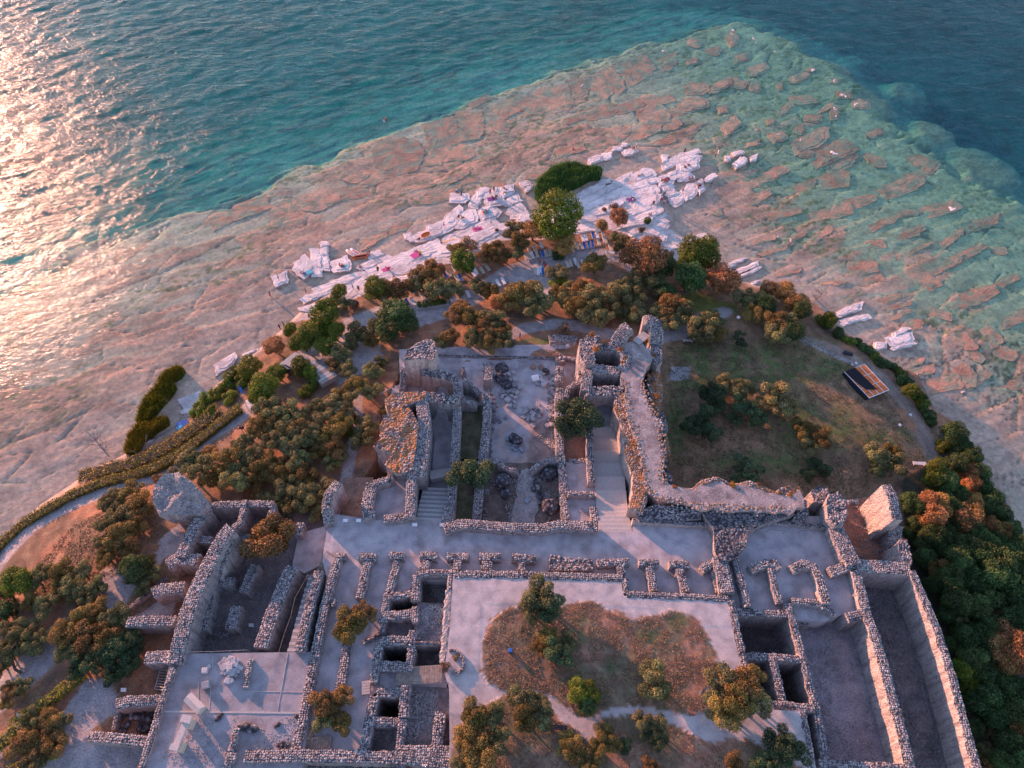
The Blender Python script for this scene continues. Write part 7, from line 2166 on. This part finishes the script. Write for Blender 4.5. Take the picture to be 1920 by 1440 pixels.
# flag, mast, signs, benches
p = P(466, 770, -8.2)
o = bpy.data.objects.new('flag', None); COL.objects.link(o); o.location = (p.x, p.y, -8.2)
thing(o, 'blue and white flag on a leaning pole', 'flag', 'beside the end of the west path', 455)
t1 = P(445, 722, -2.2) - o.location
MB().tube((0, 0, -.3), t1, .05, .03).build('pole', 'steel', o)
V = []; n = 6
for i in range(n + 1):
    q = Vector((0, 0, -.3)).lerp(t1, .98 - .045 * i)
    for w in (0, .35, .7):
        V.append((q.x + w * .9, q.y - w * .3 + .08 * math.sin(i * 1.3), q.z - w * .25))
Fc = [[i * 3 + j, i * 3 + j + 1, i * 3 + j + 4, i * 3 + j + 3] for i in range(n) for j in range(2)]
V2 = V + [(a, b + .02, c) for a, b, c in V]; m = len(V)
MB().add(V2, Fc + [[m + q for q in f][::-1] for f in Fc]).build('flag_cloth', 'blue', o)
flat('white_tarp', 'crumpled white tarp', 'tarp', 'at the foot of the flag', 470, 757, 2.2, 1.2, 60, -7.0, 'white')
p = P(462, 818, -7.9)
o = bpy.data.objects.new('lamp_frame', None); COL.objects.link(o); o.location = (p.x, p.y, -8.1)
thing(o, 'dark twin post with lamp cage', 'lamp post', 'on the edge of the sunlit slope by the path', 462)
MB().tube((-.12, 0, -.2), (-.12, 0, 3.0), .06).build('post', 'metal', o)
MB().tube((.35, 0, -.2), (.35, 0, 2.8), .06).build('post', 'metal', o)
MB().box((0, 0, 3.2), (.8, .5, .5), taper=.7).build('lamp_cage', 'metal', o)
MB().tube((-.2, 0, 3.4), (-.6, .2, 4.2), .03).build('arm', 'metal', o)

sg = MB().box((0, 0, .82), (.75, .5, .05), mtx=Matrix.Translation((0, 0, .82)) @ Matrix.Rotation(R(28), 4, 'X'))
sgm = mesh_py('board', sg.V, sg.F); sgm.materials.append(M['white'])
sp_ = MB().box((-.25, 0, .4), (.05, .05, .8)).box((.25, 0, .4), (.05, .05, .8))
spm = mesh_py('info_board', sp_.V, sp_.F); spm.materials.append(M['metal'])
for (u, v, z, zn) in ((648, 977, -2, 'left end of the wide gravel corridor'), (673, 977, -2, 'left end of the wide gravel corridor'), (699, 962, -2, 'by the door of the small square room'), (778, 985, -2, 'left foot of the ribbed stairway'), (829, 985, -2, 'right foot of the ribbed stairway'), (233, 1294, -4.2, 'on the lower left gravel'), (472, 1173, -6.1, 'on the west basement floor'), (38, 1342, -4.3, 'between the lower left hedges')):
    p = P(u, v, z + .6)
    o = bpy.data.objects.new('info_board', spm); COL.objects.link(o); o.location = (p.x, p.y, z)
    q = bpy.data.objects.new('board', sgm); COL.objects.link(q); q.parent = o
    thing(o, 'small white information board', 'sign', zn, u, 'information boards among the ruins')


def bench(u, v, ang, z, L, desc, zone, mat):
    a = P(u, v, z); b = P(u + 6 * math.cos(R(ang)), v + 6 * math.sin(R(ang)), z)
    o = bpy.data.objects.new('bench', None); COL.objects.link(o); o.location = a; o.rotation_euler = (0, 0, math.atan2(b.y - a.y, b.x - a.x))
    for i in range(3):
        MB().box((0, -.2 + i * .2, .46), (L, .16, .06)).build('slat', mat, o)
    for s in (-1, 1):
        MB().box((s * L * .4, 0, .2), (.1, .5, .44)).build('leg', 'concrete', o)
    thing(o, desc, 'bench', zone, u)


bench(1289, 641, 2, -7, 2.0, 'plain grey bench', 'on the lawn path by the big olive', 'concrete')
bench(1722, 871, 3, -7.3, 2.2, 'white stone bench', 'at the far corner of the eastern lawn', 'white')
bench(1044, 1365, 5, 0.0, 2.6, 'dark bench', 'facing the garden path', 'metal')
o = MB().box((0, 0, .35), (.42, .42, .7)).build('litter_bin', 'navy')
q = P(957, 1220, .5); o.location = (q.x, q.y, 0); link('lid', mesh_py('lid', *(lambda b: (b.V, b.F))(MB().tube((0, 0, .7), (0, 0, .8), .32, .26, 12))), 'blue', o)
thing(o, 'small dark blue litter bin', 'bin', 'on the garden grass', 957)

# protective cases over mosaics on the lower plaza
def case(u, v, L, W, H, ang, z, desc, mat, zone):
    a = P(u, v, z); b = P(u + 6 * math.cos(R(ang)), v + 6 * math.sin(R(ang)), z)
    o = bpy.data.objects.new('column_case', None); COL.objects.link(o); o.location = a; o.rotation_euler = (0, 0, math.atan2(b.y - a.y, b.x - a.x))
    MB().box((0, 0, H * .35), (L, W, H * .7)).build('plinth', 'beige', o)
    MB().add([(-L / 2 - .1, -W / 2 - .1, H * .7 + .003), (L / 2 + .1, -W / 2 - .1, H * .7 + .003), (L / 2 + .1, W / 2 + .1, H * .7 + .003), (-L / 2 - .1, W / 2 + .1, H * .7 + .003), (-L / 2, 0, H), (L / 2, 0, H)], [[3, 2, 1, 0], [0, 1, 5, 4], [2, 3, 4, 5], [1, 2, 5], [3, 0, 4]]).build('roof', mat, o)
    thing(o, desc, 'monument', zone, u)


case(370, 1322, 2.6, 1.1, 1.6, 45, -1, 'short pale pillar shaped monument', 'marble', 'on the plaza edge line')
o = bpy.data.objects.new('fallen_architrave', None); COL.objects.link(o)
a = P(351, 1350, 1.0); b = P(329, 1402, 1.0)
o.location = (a.x, a.y, -1)
d = b - a; rz = math.atan2(d.y, d.x)
bx = MB(); bx.box((d.x / 2, d.y / 2, 2.0), (d.length, .75, .45), rz).build('beam', 'marble', o)
MB().box((.05, .05, 2.42), (.9, 1.3, .35), rz).build('end_block', 'marble', o)
MB().box((d.x * 1.0, d.y * 1.0, 2.3), (.7, 1.1, .35), rz).build('end_block', 'marble', o)
MB().box((d.x * .08, d.y * .08, .88), (1.1, .9, 1.76), rz).build('support', 'beige', o)
MB().box((d.x * .92, d.y * .92, .88), (1.1, .9, 1.76), rz).build('support', 'beige', o)
thing(o, 'long white raised stone beam on two supports', 'monument', 'on the lower plaza', 340)


# boardwalks
def boards(desc, zone, a, b, w, n, z, mat='wood', z2=None):
    z2 = z if z2 is None else z2
    A = P(a[0], a[1], z); B = P(b[0], b[1], z2); d = B - A; L = d.length; rz = math.atan2(d.y, d.x)
    o = bpy.data.objects.new('boardwalk', None); COL.objects.link(o); o.location = A
    for i in range(n):
        t = (i + .5) / n
        MB().box((d.x * t, d.y * t, d.z * t), (L / n * .9, w, .08), rz).build('plank', mat, o)
    for s in (-1, 1):
        nx, ny = -math.sin(rz) * s * w * .42, math.cos(rz) * s * w * .42
        MB().tube((nx, ny, -.12), (d.x + nx, d.y + ny, d.z - .12), .07).build('bearer', mat, o)
    thing(o, desc, 'boardwalk', zone, a[0])


boards('plank footbridge', 'crossing the cisterns beside the garden', (743, 1268), (829, 1263), 2.3, 18, -1.2, z2=-.4)
boards('pale plank landing', 'beside the lane west of the cisterns', (686, 1276), (686, 1302), 1.1, 5, -1.6, 'concrete')
boards('plank ramp', 'at the south end of the west lane, running down', (574, 1362), (562, 1406), 2.4, 9, -1.7)
boards('plank walk', 'at the south end of the west lane, running east', (563, 1401), (620, 1398), 2.2, 12, -1.6)
boards('narrow footbridge', 'leading to the north tip tower', (1192, 642), (1213, 625), 1.6, 6, 0.9, 'concrete')


# railings: posts and rails, one thing each
def railing(desc, zone, pts, z, h=1.0, mat='metal', step=2.4, r=.02):
    W = [P(u, v, z) for u, v in pts]
    o = bpy.data.objects.new('railing', None); COL.objects.link(o); o.location = W[0]
    S = resample(W, step)
    pm = MB().tube((0, 0, 0), (0, 0, h), r, n=5); pmm = mesh_py('post', pm.V, pm.F); pmm.materials.append(M[mat])
    for p in S:
        q = bpy.data.objects.new('post', pmm); COL.objects.link(q); q.parent = o; q.location = p - W[0]
    for k in (1.0,):
        mb = MB()
        for a, b in zip(W, W[1:]):
            mb.tube(a - W[0] + Vector((0, 0, h * k)), b - W[0] + Vector((0, 0, h * k)), r * .9, n=5)
        mb.build('rail', mat, o)
    thing(o, desc, 'railing', zone, pts[0][0])


railing('thin dark railing', 'along the north edge of the garden terrace', [(858, 1083), (960, 1083), (1060, 1086), (1163, 1090), (1167, 1118)], .02, .9)
railing('thin dark railing', 'along the north-east edge of the garden terrace', [(1167, 1118), (1280, 1122), (1362, 1127), (1375, 1185), (1390, 1250), (1402, 1300)], .02, .9)
railing('thin dark railing', 'round the south-east corner of the garden', [(1446, 1333), (1500, 1337), (1508, 1380), (1518, 1430)], .02, .9)
railing('thin dark railing', 'between the garden and the cisterns', [(850, 1085), (846, 1140), (842, 1190), (839, 1232)], .02, .9)
railing('thin dark railing', 'round the terrace by the footbridge', [(768, 1281), (842, 1283), (838, 1330), (831, 1388), (846, 1390)], .0, .9)
railing('grey low railing', 'across the end of the west basement', [(332, 1226), (400, 1225), (468, 1222)], -1.0, .9, 'steel')
railing('pale handrail', 'beside the narrow worn steps', [(580, 1082), (556, 1125), (548, 1160), (535, 1195), (526, 1226)], -1.0, .9, 'wood')
railing('grey railing', 'along the west end of the wide corridor', [(700, 975), (632, 974), (622, 1040)], -2.0, 1.0, 'steel')
railing('brown railing', 'beside the pink wooden ramp', [(620, 1042), (604, 1075)], -2.3, 1.0)
railing('black low railing', 'in front of the left cave opening', [(1292, 994), (1318, 996)], -2.0, 1.1)
railing('black low railing', 'in front of the middle cave opening', [(1438, 998), (1468, 1001)], -2.0, 1.1)
railing('black low railing', 'in front of the right cave opening', [(1497, 1000), (1552, 1003)], -2.0, 1.1)
railing('black railing', 'in the doorway of the east wall', [(1558, 1020), (1565, 1045)], -2.0, 1.2)
railing('thin wire fence', 'north of the rubble court', [(822, 662), (900, 660), (1000, 662), (1045, 668)], -6.2, 1.2, 'steel', 4.0)
railing('pale green wire fence', 'beside the walkway near the dark broad tree', [(779, 610), (810, 600), (850, 590)], -8.6, 1.2, 'steel', 2.5)
railing('brown rope rail', 'on the plank footbridge, upper one', [(738, 1262), (765, 1254), (800, 1254), (835, 1250)], -.9, .9, 'wood')
railing('brown rope rail', 'on the lane landing', [(690, 1270), (676, 1272)], -1.5, .8, 'wood')
railing('wooden rail', 'at the turn of the lane boardwalk', [(588, 1370), (580, 1388), (607, 1384)], -1.6, .8, 'wood')
# metal gangway on the west
o = bpy.data.objects.new('metal_gangway', None); COL.objects.link(o)
a = P(300, 1256, -3.2); o.location = a
b = P(290, 1292, -3.2) - a; w = P(318, 1258, -2.2) - a
MB().tube((0, 0, 0), b, .05).build('side_rail', 'steel', o); MB().tube(w, b + w, .05).build('side_rail', 'steel', o)
for i in range(8):
    t = i / 7
    MB().tube(b * t, b * t + w, .035).build('rung', 'steel', o)
for q in ((0, 0, 0), b, w, b + w):
    q = Vector(q); MB().tube(q, (q.x, q.y, q.z - 1.6), .04).build('leg', 'steel', o)
thing(o, 'pale metal gangway with rungs', 'gangway', 'between the lowest western spurs', 300)
# plant box by the sunbeds and the deadwood on the shore
o = MB().box((0, 0, .2), (6.5, 1.8, .5)).build('planter', 'concrete')
q = P(811, 572, -9.0); o.location = (q.x, q.y, gz(811, 572)); o.rotation_euler = (0, 0, R(12))
thing(o, 'long low planter of dark flowers', 'planter', 'beside the western sunbeds', 811)
_C = np.stack([RS.uniform(-3, 3, 900), RS.uniform(-.8, .8, 900), RS.uniform(.4, 1.1, 900)], -1)
link('flowers', leaves('flowers', _C, np.tile([0, 0, 1.0], (900, 1)), .16, 'green', 5), 'leaf', o, 'stuff')


def branch(desc, zone, pts, r, z, twigs=10, mat='deadwood'):
    W = [P(u, v, z + i * .35) for i, (u, v) in enumerate(pts)]
    mb = MB()
    for i, (a_, b_) in enumerate(zip(W, W[1:])):
        mb.tube(a_, b_, r * (1 - i / len(W) * .6), r * (1 - (i + 1) / len(W) * .6))
    for i in range(twigs):
        a_ = W[random.randrange(1, len(W))]
        d = Vector((random.uniform(-1, 1), random.uniform(-.5, 1), random.uniform(.1, .9))).normalized()
        e = a_ + d * random.uniform(1, 3.2)
        mb.tube(a_, e, r * .35, r * .12)
        for _ in range(5):
            q_ = a_.lerp(e, random.uniform(.4, 1)); g = q_ + (d + Vector((random.uniform(-.8, .8), random.uniform(-.8, .8), random.uniform(-.2, .6)))).normalized() * random.uniform(.5, 1.2)
            mb.tube(q_, g, r * .14, r * .06, 4)
    o_ = mb.build('dead_branch', mat)
    thing(o_, desc, 'branch', zone, pts[0][0])


branch('bleached fallen tree with bare twigs', 'in the shallows beyond the long hedge', [(205, 856), (195, 845), (188, 835), (180, 826)], .16, -10.8, 26)
branch('thin bare branch', 'reaching into the lake on the west shore', [(250, 868), (262, 850), (272, 840)], .12, -10.7, 4)
branch('forked drift branch', 'lying beside the small west beach', [(315, 778), (330, 762), (338, 756)], .1, -10.7, 3)
branch('bare leafless shrub', 'above the eastern shore rocks', [(1526, 570), (1530, 562), (1540, 552)], .07, -10, 18, 'bark')
branch('dark bare trunk leaning over', 'beside the lower left path', [(40, 1262), (28, 1255), (24, 1240), (14, 1228)], .22, -4.8, 6, 'bark')
write_labels()
for o_ in bpy.data.objects:
    if 'label' in o_ and len(o_['label'].replace(',', ' ').split()) > 16:
        print('LONG', o_.name, '|', o_['label'])
